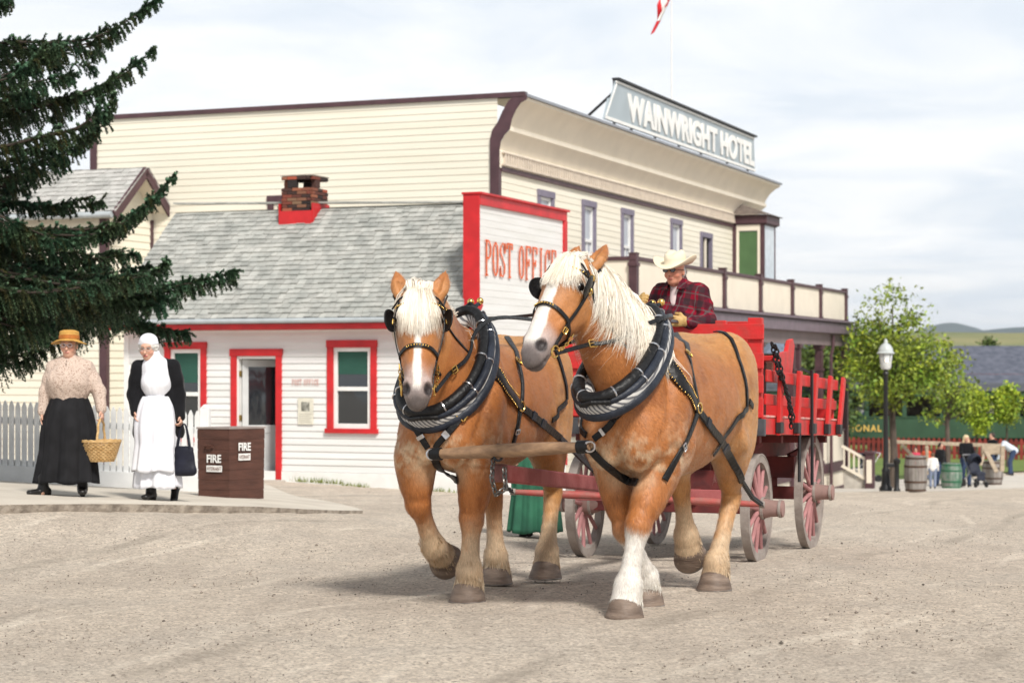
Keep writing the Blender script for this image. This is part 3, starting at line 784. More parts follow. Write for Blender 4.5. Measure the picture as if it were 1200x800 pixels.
    for (p, q, r0, r1) in ((0, 0.11, zb, zt), (dw-0.11, dw, zb, zt), (0.11, dw-0.11, zt-0.13, zt), (0.11, dw-0.11, zb, zb+0.22), (0.11, dw-0.11, zb+0.78, zb+0.92), (dw/2-0.05, dw/2+0.05, zb+0.22, zb+0.78)):
        wbox(l, Ld, p, q, 0, 0.04, r0, r1)
    wbox(l, Ld, 0.11, dw-0.11, 0.008, 0.026, zb+0.2, zb+0.8)
    lo = l.build('door', mat('grey white door paint', (0.58, 0.60, 0.60), 0.5, 0.08, 4), b, bevel=0.004)
    gp = MB(); wbox(gp, Ld, 0.1, dw-0.1, 0.012, 0.02, zb+0.9, zt-0.12); gp.build('pane', glass_mat('window glass'), lo)
    kn = MB(); kn.sphere(Ld.M @ Vector((dw-0.055, 0.08, zb+0.85)), 0.028, 10, 7); kn.cyl(Ld.M @ Vector((dw-0.055, 0.04, zb+0.85)), Ld.M @ Vector((dw-0.055, 0.07, zb+0.85)), 0.012)
    kn.build('handle', mat('old brass', (0.45, 0.30, 0.08), 0.35, 0.2, 10, metal=1.0), lo, smooth=True)
    hg = MB()
    for z in (zb+0.25, zb+1.0, zt-0.3): wbox(hg, Wf, d0+0.036, d0+0.05, -0.08, 0.0, z, z+0.1)
    hg.build('hinge', MATS['old brass'], df)
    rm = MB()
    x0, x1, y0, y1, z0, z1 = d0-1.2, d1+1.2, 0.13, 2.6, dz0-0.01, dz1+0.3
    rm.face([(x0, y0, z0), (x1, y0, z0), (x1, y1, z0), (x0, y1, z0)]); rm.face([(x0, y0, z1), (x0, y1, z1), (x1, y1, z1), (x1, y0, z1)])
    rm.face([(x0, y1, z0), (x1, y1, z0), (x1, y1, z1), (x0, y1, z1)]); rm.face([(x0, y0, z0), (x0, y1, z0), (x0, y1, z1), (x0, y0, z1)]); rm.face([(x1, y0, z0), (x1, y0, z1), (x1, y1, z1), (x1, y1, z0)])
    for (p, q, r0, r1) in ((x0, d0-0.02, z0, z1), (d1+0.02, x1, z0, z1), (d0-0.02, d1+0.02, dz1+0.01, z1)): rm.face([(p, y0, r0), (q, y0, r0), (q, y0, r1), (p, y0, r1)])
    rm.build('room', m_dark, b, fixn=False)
    # chimney
    return b, Wf, Ws, fa, fz, RZ, D
PO, Wf, Ws, fa, fz, RZ, PD = post_office()
def brick_stack():
    m, t, b = base_mat('sooty brick')
    tc = t.nodes.new('ShaderNodeTexCoord'); n1 = t.nodes.new('ShaderNodeTexNoise'); n1.inputs['Scale'].default_value = 3.5; t.links.new(tc.outputs['Object'], n1.inputs['Vector'])
    g = t.nodes.new('ShaderNodeNewGeometry'); r = t.nodes.new('ShaderNodeValToRGB'); e = r.color_ramp.elements
    e[0].position = 0; e[0].color = (0.015, 0.012, 0.012, 1); e[1].position = 1; e[1].color = (0.36, 0.08, 0.04, 1)
    q = e.new(0.3); q.color = (0.05, 0.025, 0.02, 1); q = e.new(0.6); q.color = (0.20, 0.05, 0.03, 1); q = e.new(0.85); q.color = (0.20, 0.12, 0.07, 1)
    t.links.new(g.outputs['Random Per Island'], r.inputs['Fac']); t.links.new(r.outputs['Color'], b.inputs['Base Color']); b.inputs['Roughness'].default_value = 0.9
    x0 = (332-600)/FPX; c_, s_ = math.cos(R(UV)), math.sin(R(UV))
    cx = -5.05+0.44-0.05; cy = PD/2; base = RZ-0.25
    def at(px):
        a = (px-600)/FPX; O = PO.location; X0 = O.x+cy*s_; Y0 = O.y+cy*c_
        return (a*Y0-X0)/(c_+a*s_)
    xa, xb = at(331)+0.19, at(366)+0.13; w_ = xb-xa; d_ = 0.62
    y0, y1 = cy-d_/2, cy+d_/2; top = RZ+0.66; h = 0.062
    mb = MB(); rr = random.Random(3); z = base; k = 0
    def ring(z, z2, open_=False):
        off = (k % 2)*0.1
        for (A, B, nx) in (((xa, y0), (xb, y0), 0), ((xa, y1), (xb, y1), 0), ((xa, y0), (xa, y1), 1), ((xb, y0), (xb, y1), 1)):
            A = Vector(A); B = Vector(B); L = (B-A).length; s = -off; dd = (B-A).normalized()
            while s < L:
                p, q = max(0, s)+0.004, min(L, s+0.2)-0.004; j = rr.uniform(-0.006, 0.006)
                if q-p > 0.02 and not (open_ and int((s+0.1)/0.2) % 2 == 0):
                    P0 = A+dd*p; P1 = A+dd*q; n = Vector((dd.y, -dd.x))*(0.045+j)
                    mb.box((min(P0.x, P1.x)-abs(n.x), min(P0.y, P1.y)-abs(n.y), z), (max(P0.x, P1.x)+abs(n.x), max(P0.y, P1.y)+abs(n.y), z2-0.007))
                s += 0.2
    while z < top-0.25: ring(z, z+h); z += h; k += 1
    ring(z, z+0.15, True); z += 0.15
    ring(z, z+h); z += h; k += 1
    ch = mb.build('chimney', m, PO, bevel=0.004)
    co = MB(); co.box((xa+0.05, y0+0.05, base), (xb-0.05, y1-0.05, top-0.28)); co.box((xa-0.045, y0-0.045, z), (xb+0.045, y1+0.045, z+0.025))
    co.build('mortar_core', mat('pale mortar', (0.35, 0.31, 0.26), 0.9, 0.3, 10), ch, bevel=0.01)
    fl = MB(); fl.box((xa-0.06, y0-0.07, base-0.1), (xb+0.06, y0-0.05, RZ+0.0)); fl.box((xb+0.05, y0-0.06, base), (xb+0.07, y1, RZ+0.14)); fl.box((xa-0.07, y0-0.06, base), (xa-0.05, y1, RZ+0.14))
    fl.build('flashing', m_red, ch)
brick_stack()
def wall_notices():
    a0, a1 = fa(350), fa(368); z0, z1 = fz(360, 497), fz(360, 466)
    nb = MB(); wbox(nb, Wf, a0, a1, 0.02, 0.035, z0, z1)
    o = nb.build('notice_board', mat('yellowed notice paper', (0.68, 0.66, 0.56), 0.7, 0.1, 8), PO, bevel=0.003)
    ph = MB(); wbox(ph, Wf, a0+0.07, a1-0.07, 0.036, 0.038, z0+0.23, z1-0.07)
    ph.build('photograph', mat('old photograph', (0.10, 0.10, 0.08), 0.5, 0.5, 14, col2=(0.5, 0.5, 0.44)), o)
    ln = MB()
    for k in range(5): wbox(ln, Wf, a0+0.03, a1-0.03-0.03*(k % 2), 0.036, 0.0375, z0+0.04+k*0.034, z0+0.048+k*0.034)
    ln.build('print', mat('grey print', (0.4, 0.38, 0.33), 0.8), o)
    mbx = MB(); stroke_text(mbx, Wall((0, 0, 0), (1, 0, 0), (0, -1, 0)), 'POST OFFICE', fa(343), 0.036, 0.014, fz(360, 451), 0.10, 0.024, 0.008, 0.012)
    mbx.build('small_lettering', mat('faded pink paint', (0.66, 0.42, 0.38), 0.7), PO, fixn=False)
wall_notices()

# ================================================================ hotel
def hotel():
    O = Vector((-0.3, 40.6, 0)); b = thing('hotel', 'long two storey cream clapboard hotel with plum trim, curved cornice and balcony', 'building', O, -R(UV))
    s_, c_ = math.sin(R(UV)), math.cos(R(UV))
    def hy(px, x=0.0):
        a = (px-600)/FPX; X0 = O.x+x*c_; Y0 = O.y-x*s_; return (a*Y0-X0)/(s_-a*c_)
    def hz(px, py, x=0.0):
        y = hy(px, x); return CAMZ+(HOR-py)/FPX*(O.y-x*s_+y*c_)
    Wl = Wall((0, 0, 0), (1, 0, 0), (0, -1, 0)); Wr = Wall((0, 0, 0), (0, 1, 0), (1, 0, 0))
    EX = 20.6; XL = -9.9; TZ = 7.05
    wins = []
    for (p0, p1, pt, pb) in ((629, 648, 221, 290), (681, 697, 233, 298), (727, 741, 243, 303), (785, 798, 255, 312)):
        y0, y1 = hy(p0)+0.14, hy(p1)-0.14; zt = hz(p0, pt)-0.15; wins.append((y0, y1, zt-1.55, zt))
    dr = (hy(820)+0.14, hy(833)-0.12, 2.95, hz(820, 272)-0.12)
    gw = [(y, y+1.0, 0.0, 1.7) for y in (4.5, 8.0, 11.5, 15.2, 18.5)]
    mb = MB()
    siding(mb, Wr, 0, EX, -3.2, 6.0, wins+[dr]+gw, 0.145, dp=0.009)
    lw = (-5.25, -4.6, 3.2, 5.06)
    siding(mb, Wl, XL, 0, -1.6, 7.08, [lw], 0.145, dp=0.011)
    siding(mb, Wall((0, EX, 0), (-1, 0, 0), (0, 1, 0)), 0, -XL, -3.2, TZ, [], 0.3)
    mb.build('wall', m_cream, b, fixn=False)
    # cornice: cove profile swept along the street side and returned on the far end
    prof = [(0.0, 5.62), (0.05, 5.62), (0.05, 5.98), (0.02, 6.0), (0.08, 6.16), (0.17, 6.30), (0.26, 6.38), (0.26, 6.47), (0.22, 6.49), (0.27, 6.62), (0.36, 6.78), (0.48, 6.92), (0.60, 7.0), (0.60, 7.06), (-0.4, 7.06)]
    cn = MB(); bs = 0
    def sweep(prof, frames, mi=0):
        base = len(cn.v); K = len(prof)
        for f in frames:
            for (o, z) in prof: cn.v.append((f[0]+f[2]*o, f[1]+f[3]*o, z))
        for i in range(len(frames)-1):
            for k in range(K-1): cn.f.append((base+i*K+k, base+(i+1)*K+k, base+(i+1)*K+k+1, base+i*K+k+1)); cn.m.append(mi)
    sweep(prof, [(0, 0.0, 1, 0), (0, EX, 1, 1), (XL, EX, 0, 1)])
    co = cn.build('cornice', m_cream2, b, smooth=True, angle=35)
    en = MB()   # plum end board following the cove
    pts = [(-0.22, 5.4), (0.10, 5.4), (0.10, 6.0), (0.16, 6.2), (0.30, 6.40), (0.36, 6.62), (0.50, 6.85), (0.66, 6.97), (0.66, 7.09), (0.40, 7.09), (0.26, 6.88), (0.12, 6.64), (0.0, 6.45), (-0.14, 6.2), (-0.2, 6.0)]
    pts = [(0.66, 7.10), (0.38, 7.10), (0.26, 6.98), (0.12, 6.76), (0.02, 6.55), (-0.10, 6.40), (-0.15, 6.2), (-0.15, 5.6), (0.04, 5.6), (0.05, 5.98), (0.08, 6.16), (0.17, 6.30), (0.28, 6.40), (0.33, 6.62), (0.42, 6.80), (0.52, 6.93), (0.66, 7.0)]
    en.prism([(x, -0.05, z) for x, z in pts], (0, 0.047, 0)); wbox(en, Wr, -0.03, 0.12, 0.0, 0.04, -2, 5.6); wbox(en, Wl, -0.15, 0.035, 0.0, 0.045, -2, 5.6)
    en.build('corner_board', m_brown, b)
    tp = MB(); wbox(tp, Wl, XL-0.1, 0.62, -0.12, 0.06, 7.06, 7.16); wbox(tp, Wl, XL-0.03, XL+0.14, 0.0, 0.045, 3.5, 7.06)
    wbox(tp, Wl, XL-0.5, XL-0.03, 0.0, 0.045, 5.5, 5.62)
    tp.build('parapet_cap', m_brown, b)
    tg = MB(); wbox(tg, Wr, 0.0, EX+0.65, 0.1, 0.66, 7.065, 7.12); tg.build('gutter', mat('lead grey metal', (0.26, 0.28, 0.32), 0.5, 0.1, 3), b)
    st = MB(); wbox(st, Wr, 0.1, EX, 0.0, 0.062, 5.56, 5.66); st.build('belt_course', m_brown, b)
    dn = MB()
    y = 0.2
    while y < EX-0.2: wbox(dn, Wr, y, y+0.07, 0.05, 0.10, 5.72, 5.93); y += 0.14
    wbox(dn, Wr, 0.1, EX, 0.05, 0.11, 5.68, 5.72); wbox(dn, Wr, 0.1, EX, 0.05, 0.11, 5.93, 5.96)
    dn.build('dentils', mat('beige dentil', (0.62, 0.54, 0.45), 0.7), b)
    mt = mat('mauve grey trim', (0.20, 0.18, 0.24), 0.6, 0.1, 4)
    gl = glass_mat('curtained glass', (0.42, 0.45, 0.50), 0.15)
    for q in wins: window(b, Wr, *q, mt, m_wpt, 0.13, None, sw=0.07, tp=0.05, glass=gl, muntin=True)
    for q in gw: window(b, Wr, *q, m_brown, m_cream2, 0.12, None, sw=0.07)
    window(b, Wl, *lw, m_brown, m_cream2, 0.14, None, sw=0.08)
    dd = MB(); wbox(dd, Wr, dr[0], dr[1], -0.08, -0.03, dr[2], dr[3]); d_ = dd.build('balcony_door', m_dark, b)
    fr = MB(); wbox(fr, Wr, dr[0]-0.14, dr[0], -0.05, 0.05, dr[2], dr[3]); wbox(fr, Wr, dr[1], dr[1]+0.14, -0.05, 0.05, dr[2], dr[3]); wbox(fr, Wr, dr[0]-0.14, dr[1]+0.14, -0.05, 0.06, dr[3], dr[3]+0.14); fr.build('frame', mt, d_)
    f2 = MB(); wbox(f2, Wr, (dr[0]+dr[1])/2-0.05, (dr[0]+dr[1])/2+0.07, -0.03, 0.01, dr[2], dr[3]-0.02); f2.build('stile', m_cream2, d_)
    # bay window
    by0, by1, bx = 17.95, 19.3, 0.95
    bb = MB(); zt = hz(860, 252)-0.3
    W1 = Wall((0, by0, 0), (1, 0, 0), (0, -1, 0)); W2 = Wall((bx, 0, 0), (0, 1, 0), (1, 0, 0))
    for (x, y) in ((0.0, by0), (bx-0.12, by0), (bx-0.12, by1-0.12)): bb.box((x, y, 2.8), (x+0.12, y+0.12, zt))
    bb.box((0, by0, zt-0.02), (bx+0.06, by1, zt+0.02)); bb.box((-0.05, by0-0.06, zt+0.02), (bx+0.1, by1+0.1, zt+0.26)); bb.box((0.0, by0+0.003, 2.7), (bx-0.003, by1, 3.0))
    bo = bb.build('bay_window', m_brown, b, bevel=0.01)
    rf = MB(); rf.face([(-0.02, by0-0.15, zt+0.27), (bx+0.2, by0-0.15, zt+0.27), (bx*0.2, by0+0.5, zt+0.62), (-0.02, by0+0.5, zt+0.62)]); rf.face([(bx+0.2, by0-0.15, zt+0.27), (bx+0.2, by1+0.2, zt+0.27), (bx*0.2, by0+0.5, zt+0.62)]); rf.face([(-0.02, by0-0.15, zt+0.265), (bx+0.2, by0-0.15, zt+0.265), (bx+0.2, by1+0.2, zt+0.265), (-0.02, by1+0.2, zt+0.265)])
    rf.build('bay_roof', mat('brown shingle', (0.16, 0.13, 0.11), 0.9, 0.3, 8), bo)
    gb = mat('bright green blind', (0.075, 0.15, 0.06), 0.6, 0.1, 3)
    sh = MB(); wbox(sh, W1, 0.12, bx-0.12, -0.06, -0.04, 3.0, zt); sh.build('pane', gl, bo)
    sh = MB(); wbox(sh, W1, 0.2, bx-0.2, -0.038, -0.03, zt-1.55, zt-0.2); sh.build('blind', gb, bo)
    sh = MB()
    for (p, q, r0, r1) in ((0.12, 0.2, 3, zt), (bx-0.2, bx-0.12, 3, zt), (0.2, bx-0.2, zt-0.18, zt-0.003), (0.2, bx-0.2, zt-1.65, zt-1.53), (0.2, bx-0.2, 3.0, 3.2)): wbox(sh, W1, p, q, -0.03, 0.0, r0, r1)
    sh.build('sash', m_cream2, bo, bevel=0.006)
    sh = MB(); wbox(sh, W2, by0+0.13, by1-0.13, -0.05, -0.01, 3.0, zt); sh.build('pane', mat('pale glass', (0.55, 0.62, 0.68), 0.15), bo)
    # balcony
    BX = 2.0; ys = [2.9+3.5*i for i in range(7)]; BZ = 2.88
    fl = MB(); fl.box((0.07, 2.7, BZ-0.06), (BX+0.22, 24.2, BZ)); fl.box((BX+0.02, 2.65, BZ-0.36), (BX+0.30, 24.3, BZ-0.061)); 
    fl.box((BX+0.24, 2.6, BZ-0.02), (BX+0.38, 24.4, BZ+0.04)); fl.box((-2, 24.02, BZ-0.36), (BX+0.02, 24.3, BZ-0.061)); fl.box((0.05, 2.65, BZ-0.36), (BX+0.02, 2.85, BZ-0.061))
    bl = fl.build('balcony', mat('greyed plum paint', (0.17, 0.13, 0.16), 0.5, 0.15, 3), b, bevel=0.01)
    bm_ = MB(); bm_.box((BX-0.1, 2.8, BZ-0.72), (BX+0.12, 24.1, BZ-0.361)); bm_.box((0.1, 2.8, BZ-0.6), (BX-0.1, 3.0, BZ-0.361)); bm_.build('beam', mat('pale plum beam', (0.20, 0.155, 0.16), 0.6, 0.1, 3), bl)
    pn = MB()
    for i in range(6): pn.box((BX-0.02, ys[i]+0.1, BZ+0.10), (BX+0.02, ys[i+1]-0.1, BZ+0.93))
    for i in range(6):
        for j in range(6): pn.box((BX-0.012, ys[i]+0.12, BZ+0.0), (BX+0.0, ys[i]+0.12, BZ+0.0)) if False else None
    pn.box((0.1, 2.88, BZ+0.10), (BX-0.1, 2.92, BZ+0.93))
    pn.build('balustrade_panel', m_cream2, bl)
    rl = MB(); rl.box((BX-0.06, 2.8, BZ+0.935), (BX+0.07, 24.0, BZ+1.02)); rl.box((0.08, 2.84, BZ+0.935), (BX-0.06, 2.96, BZ+1.02)); rl.box((BX-0.035, 2.9, BZ+0.02), (BX+0.035, 23.9, BZ+0.098))
    for y in ys:
        pass
    rl.build('rail', m_brown, bl, bevel=0.01)
    for y in ys:
        p = MB(); p.box((BX-0.09, y-0.09, BZ), (BX+0.09, y+0.09, BZ+1.08)); p.box((BX-0.10, y-0.10, BZ+1.08), (BX+0.10, y+0.10, BZ+1.10)); p.box((BX-0.11, y-0.11, BZ), (BX+0.11, y+0.11, BZ+0.14)); p.box((BX-0.11, y-0.11, BZ+0.8), (BX+0.11, y+0.11, BZ+0.88))
        p.build('post', m_brown, bl, bevel=0.008)
    for y in [2.9+3.5*i for i in range(7)]+[17.6]:
        p = MB(); p.box((BX-0.11, y-0.11, -2.6), (BX+0.11, y+0.11, BZ-0.72)); p.box((BX-0.15, y-0.15, BZ-0.84), (BX+0.15, y+0.15, BZ-0.72)); p.box((BX-0.14, y-0.14, BZ-1.5), (BX+0.14, y+0.14, BZ-1.42)); p.box((BX-0.14, y-0.14, -1.5), (BX+0.14, y+0.14, -1.3))
        p.build('column', m_brown, b, bevel=0.01)
    dp = MB(); dp.tube([(BX+0.2, 21.4, BZ-0.4), (BX+0.2, 21.4, BZ-0.75), (BX+0.14, 21.4, BZ-1.0), (BX+0.14, 21.4, -2.2)], 0.05, 8); dp.build('downpipe', m_brown, b, smooth=True)
    sk = MB()
    sk.box((0.2, 3.0, -1.62), (BX+0.05, 24.05, -1.5)); so_ = sk.build('porch_floor', m_grey, b)
    sk = MB()
    for (z0, z1) in ((-1.42, -0.5), (-2.2, -1.72)): sk.box((BX-0.04, 3.0, z0), (BX+0.0, 20.3, z1)); sk.box((BX-0.04, 20.5, z0), (BX+0.0, 23.8, z1)); sk.box((0.2, 23.8, z0), (BX-0.1, 23.84, z1))
    sk.build('skirt_panel', m_cream2, b)
    sk = MB()
    for (z0, z1) in ((-0.5, -0.42), (-1.72, -1.45), (-2.6, -2.2)): sk.box((BX-0.07, 3.0, z0), (BX+0.06, 24.0, z1)); sk.box((0.2, 23.8, z0), (BX, 24.0, z1))
    sk.build('skirt_rail', m_brown, b, bevel=0.008)
    # roof sign
    sg = MB(); x = 0.58; za, zb = 7.2, 8.2
    yl, yr = 5.05, 18.2
    sg.prism([(x, yl, za), (x, yr+0.15, za), (x, yr, zb), (x, yl+0.85, zb), (x, yl+0.7, zb-0.2), (x, yl+0.5, zb-0.45), (x, yl+0.3, zb-0.5)], (-0.05, 0, 0))
    so2 = sg.build('roof_sign', mat('blue grey sign board', (0.36, 0.42, 0.46), 0.6, 0.08, 1.5), b)
    fr = MB(); fr.box((x+0.002, yl+0.02, za), (x+0.03, yr+0.1, za+0.07)); fr.box((x+0.002, yl+0.75, zb-0.07), (x+0.03, yr, zb-0.03)); fr.bar((x+0.015, yl+0.05, za+0.07), (x+0.015, yl+0.8, zb-0.1), 0.02, 0.05, up=(0, 0, 1)); fr.build('border', m_wpt, so2)
    cp = MB(); cp.box((x-0.1, yl+0.8, zb), (x+0.08, yr+0.1, zb+0.05)); cp.build('cap', mat('black iron', (0.02, 0.02, 0.022), 0.5), so2)
    text_obj('WAINWRIGHT HOTEL', 'lettering', Wall((x, 0, 0), (0, 1, 0), (1, 0, 0)), hy(735, x), hy(883, x), 0.004, 7.33, 8.0, m_wpt, so2, 0.03, bold=0.042, spacing=1.05)
    br = MB()
    for y in (yl+0.9, yl+4, yl+8, yr-0.4):
        br = MB(); br.bar((x-0.06, y, zb-0.25), (x-1.1, y, 7.1), 0.06, 0.05); br.bar((x-0.08, y, za-0.1), (x-0.08, y, zb), 0.05, 0.05); br.build('brace', MATS['black iron'], so2)
    return b, hy, hz
HT, hy, hz = hotel()

# flagpole with a limp flag behind the sign
fp = thing('flagpole', 'slim white flagpole with a limp red and white flag above the hotel', 'flagpole', P(787, 100, 54))
q = MB(); q.cyl((0, 0, -1.4), (0, 0, 3.4), 0.022, 0.016, 8); q.build('pole', m_wpt, fp, smooth=True)
fl = []; 
V = []; F = []
for i in range(26):
    for j in range(14):
        s = i/25; u = j/13
        x = -0.04-0.50*s**1.2-0.06*math.sin(6*u+3*s); z = 2.9-0.45*u-0.72*s-0.35*s*math.sin(3*u)-0.25*u*s
        y = 0.10*math.sin(9*u+5*s)*(0.3+s); V.append((x*(0.75+0.25*u), y, z))
for i in range(25):
    for j in range(13): F.append((i*14+j, (i+1)*14+j, (i+1)*14+j+1, i*14+j+1))
fm = [1 if 8 <= f // 13 < 17 else 0 for f in range(len(F))]
np_mesh('flag', V, F, [mat('flag red', (0.65, 0.02, 0.03), 0.7), m_wpt], fp, True, fm=fm)

# ================================================================ left building
def left_house():
    Y0 = 42.0; s_, c_ = math.sin(R(UV)), math.cos(R(UV))
    O = Vector(((124-600)/FPX*Y0, Y0, 0)); b = thing('house', 'cream clapboard house with plum gable trim and grey shingle roof behind the spruce', 'building', O, -R(UV))
    D = 1.85; EZ = 4.96; RZ_ = 5.74; XL = -9.0
    Wl = Wall((0, 0, 0), (1, 0, 0), (0, -1, 0)); Wr = Wall((0, 0, 0), (0, 1, 0), (1, 0, 0))
    mb = MB(); siding(mb, Wl, XL, 0, -1.5, EZ, [], 0.16)
    siding(mb, Wr, 0, D, -1.5, RZ_, [], 0.16, edge=lambda z: (0, D) if z < EZ else ((z-EZ)/(RZ_-EZ)*D/2, D-(z-EZ)/(RZ_-EZ)*D/2))
    mb.build('wall', m_cream, b, fixn=False)
    tr = MB(); wbox(tr, Wl, -0.14, 0.02, 0.0, 0.04, -1.5, EZ); wbox(tr, Wr, -0.03, 0.10, 0.0, 0.03, -1.5, EZ); wbox(tr, Wr, D-0.12, D, 0.0, 0.03, -1.5, EZ-0.2)
    ov = 0.30; an = math.atan2(RZ_-EZ, D/2); dz = ov*math.tan(an)
    tr.bar((0.42, -ov, EZ-dz+0.0), (0.42, D/2, RZ_+0.02), 0.05, 0.22); tr.bar((0.42, D+ov, EZ-dz+0.0), (0.42, D/2, RZ_+0.02), 0.05, 0.22)
    tr.build('trim', m_brown, b)
    sf = MB(); 
    sf.face([(0.0, -ov, EZ-dz-0.06), (0.4, -ov, EZ-dz-0.06), (0.4, D/2, RZ_-0.06), (0, D/2, RZ_-0.06)]); sf.face([(0.0, D+ov, EZ-dz-0.06), (0.4, D+ov, EZ-dz-0.06), (0.4, D/2, RZ_-0.06), (0, D/2, RZ_-0.06)])
    sf.build('soffit', m_cream2, b, fixn=False)
    r = MB(); L = math.hypot(D/2+ov, (D/2+ov)*math.tan(an))
    W3 = slope((XL, -ov-0.02, EZ-dz+0.08), (1, 0, 0), (0, math.cos(an), math.sin(an)), (0, -math.sin(an), math.cos(an)))
    shingles(r, W3, -XL+0.45, L, 0.16, 0.19, seed=8)
    W4 = slope((0.45, D+ov+0.02, EZ-dz+0.08), (-1, 0, 0), (0, -math.cos(an), math.sin(an)), (0, math.sin(an), math.cos(an)))
    shingles(r, W4, -XL+0.45, L, 0.16, 0.19, seed=9)
    ro = r.build('roof', mat('pale weathered shingle', (0.50, 0.49, 0.47), 0.9, 0.3, 3, island=0.2, col2=(0.40, 0.40, 0.38)), b, fixn=False)
    dk = MB(); dk.box((0, 0, -0.06), (-XL+0.44, L, -0.003), 0, W3); dk.box((0, 0, -0.06), (-XL+0.44, L, -0.003), 0, W4); dk.build('roof_deck', m_brown, ro)
    g = MB(); g.tube([(XL, -ov-0.08, EZ-dz+0.02), (0.4, -ov-0.08, EZ-dz+0.02)], 0.07, 10); g.build('gutter', m_grey, b, smooth=True)
left_house()

# ================================================================ picket fence and hydrant box by the path
def picket_fence():
    a = P(236, 430, 24.3); a.z = gz(a.x, a.y)+0.06
    c_, s_ = math.cos(R(8)), math.sin(R(8))
    b = thing('picket_fence', 'white picket fence running along the footpath behind the two women', 'fence', a, -R(8))
    m = mat('fence white paint', (0.79, 0.80, 0.80), 0.55, 0.08, 5, bump=0.2)
    def zt(x): return gz(a.x+x*c_, a.y-x*s_)+0.06-a.z
    pk = MB(); n = 46
    for i in range(n):
        x = -0.05-i*0.083; h = 1.0+rnd.uniform(-0.006, 0.006); z0 = zt(x); w_ = 0.064
        y = -0.02+rnd.uniform(-0.002, 0.002)
        pk.prism([(x-w_/2, y, z0+0.03), (x+w_/2, y, z0+0.03), (x+w_/2, y, z0+h-0.07), (x+0.01, y, z0+h-0.012), (x, y, z0+h), (x-0.01, y, z0+h-0.012), (x-w_/2, y, z0+h-0.07)], (0, 0.02, 0))
    pk.build('pickets', m, b)
    rl = MB(); 
    for z in (0.22, 0.75): rl.bar((0.02, 0.03, zt(0)+z), (-n*0.083, 0.03, zt(-n*0.083)+z), 0.04, 0.08)
    rl.build('rail', m, b, bevel=0.004)
    bb = MB(); bb.bar((0.06, -0.035, zt(0)+0.09), (-n*0.083, -0.035, zt(-n*0.083)+0.09), 0.025, 0.2); bb.build('base_board', m, b, bevel=0.004)
    for x in (0.02, -1.95, -3.8):
        p = MB(); p.box((x-0.055, -0.005+0.05, zt(x)-0.1), (x+0.055, 0.16, zt(x)+1.03)); p.prism([(x-0.055, 0.045, zt(x)+1.03), (x+0.055, 0.045, zt(x)+1.03), (x, 0.045, zt(x)+1.08)], (0, 0.115, 0)); p.build('post', m, b, bevel=0.006)
picket_fence()
def hydrant_box():
    Yc = 21.6; px = 272
    pc = P(px, 0, Yc); z0 = gz(pc.x, pc.y)+float(path_lift(pc.x, pc.y))
    z0 -= 0.045; b = thing('hydrant_box', 'brown plank box lettered FIRE beside the post office doorway', 'box', (pc.x, pc.y, z0), 0)
    # plan: left face to px 230, right face to px 306, near corner at px 266
    s = 0.80; k = Yc/FPX
    nc = Vector((-0.03, 0, 0)); l = Vector((-42*k, 0.14, 0)); r = Vector((33*k, 0.30, 0)); bk = l+r-nc
    m = mat('brown stained plank', (0.085, 0.035, 0.024), 0.6, 0.25, 4, bump=0.4, bscale=30, stretch=(1, 1, 4)); H = 0.78
    mb = MB(); n = 7
    for i in range(n):
        z = 0.02+H*i/n; t_ = 0.012; sh = 0.012 if i == 0 else 0; g = 1.0+0.035*(i/n)
        quad = [nc*g, r*g, bk*g, l*g]
        mb.prism([(p.x, p.y, z) for p in quad][::-1], (0, 0, H/n-0.008))
        g2 = g*0.985; c = (nc+bk)/2; quad = [c+(p-c)*0.985 for p in quad]; mb.prism([(p.x, p.y, z+H/n-0.008) for p in quad][::-1], (0, 0, 0.008))
    o = mb.build('planks', m, b)
    c = (nc+bk)/2; quad = [c+(p*1.035-c)*1.03 for p in (nc, r, bk, l)]
    lid = MB(); lid.prism([(p.x, p.y, H+0.02+0.00) for p in quad][::-1], (0, 0, 0.022)); lid.build('lid', mat('greyed lid board', (0.30, 0.25, 0.23), 0.6, 0.2, 4), b, bevel=0.004)
    hd = MB(); dl = (l-nc).normalized(); nl = Vector((dl.y, -dl.x, 0)); nl = nl if nl.y < 0 else -nl
    pL = lambda f, z, o_: nc*1.03+(l-nc)*f*1.03+Vector((0, 0, z))+nl*o_
    hd.tube([pL(0.72, 0.60, 0.02), pL(0.7, 0.62, 0.045), pL(0.52, 0.62, 0.045), pL(0.50, 0.60, 0.02)], 0.014, 8); hd.build('handle', m, b, smooth=True)
    WL = Wall(tuple(l*1.03), tuple(-dl), tuple(nl)); dr_ = (r-nc).normalized(); nr = Vector((dr_.y, -dr_.x, 0)); nr = nr if nr.y < 0 else -nr
    WR = Wall(tuple(nc*1.03), tuple(dr_), tuple(nr)); LL = (l-nc).length
    wl = mat('white stencil paint', (0.78, 0.78, 0.76), 0.6, 0.15, 30)
    text_obj('FIRE', 'lettering', WL, 0.13, 0.31, 0.016, 0.43, 0.52, wl, b, 0.004, bold=0.03)
    text_obj('FIRE', 'lettering', WR, 0.11, 0.27, 0.016, 0.56, 0.65, wl, b, 0.004, bold=0.03)
    mb = MB(); wbox(mb, WL, 0.125, 0.32, 0.014, 0.018, 0.33, 0.40); mb.build('plate', wl, b); mb = MB(); wbox(mb, WR, 0.11, 0.265, 0.014, 0.018, 0.455, 0.53); lb = mb.build('plate', wl, b)
    bt = mat('brown print', (0.2, 0.12, 0.1), 0.7)
    text_obj('HYDRANT', 'small_lettering', WL, 0.135, 0.31, 0.018, 0.345, 0.385, bt, lb, 0.003, bold=0.01); text_obj('HYDRANT', 'small_lettering', WR, 0.12, 0.255, 0.018, 0.47, 0.515, bt, lb, 0.003, bold=0.01)
hydrant_box()
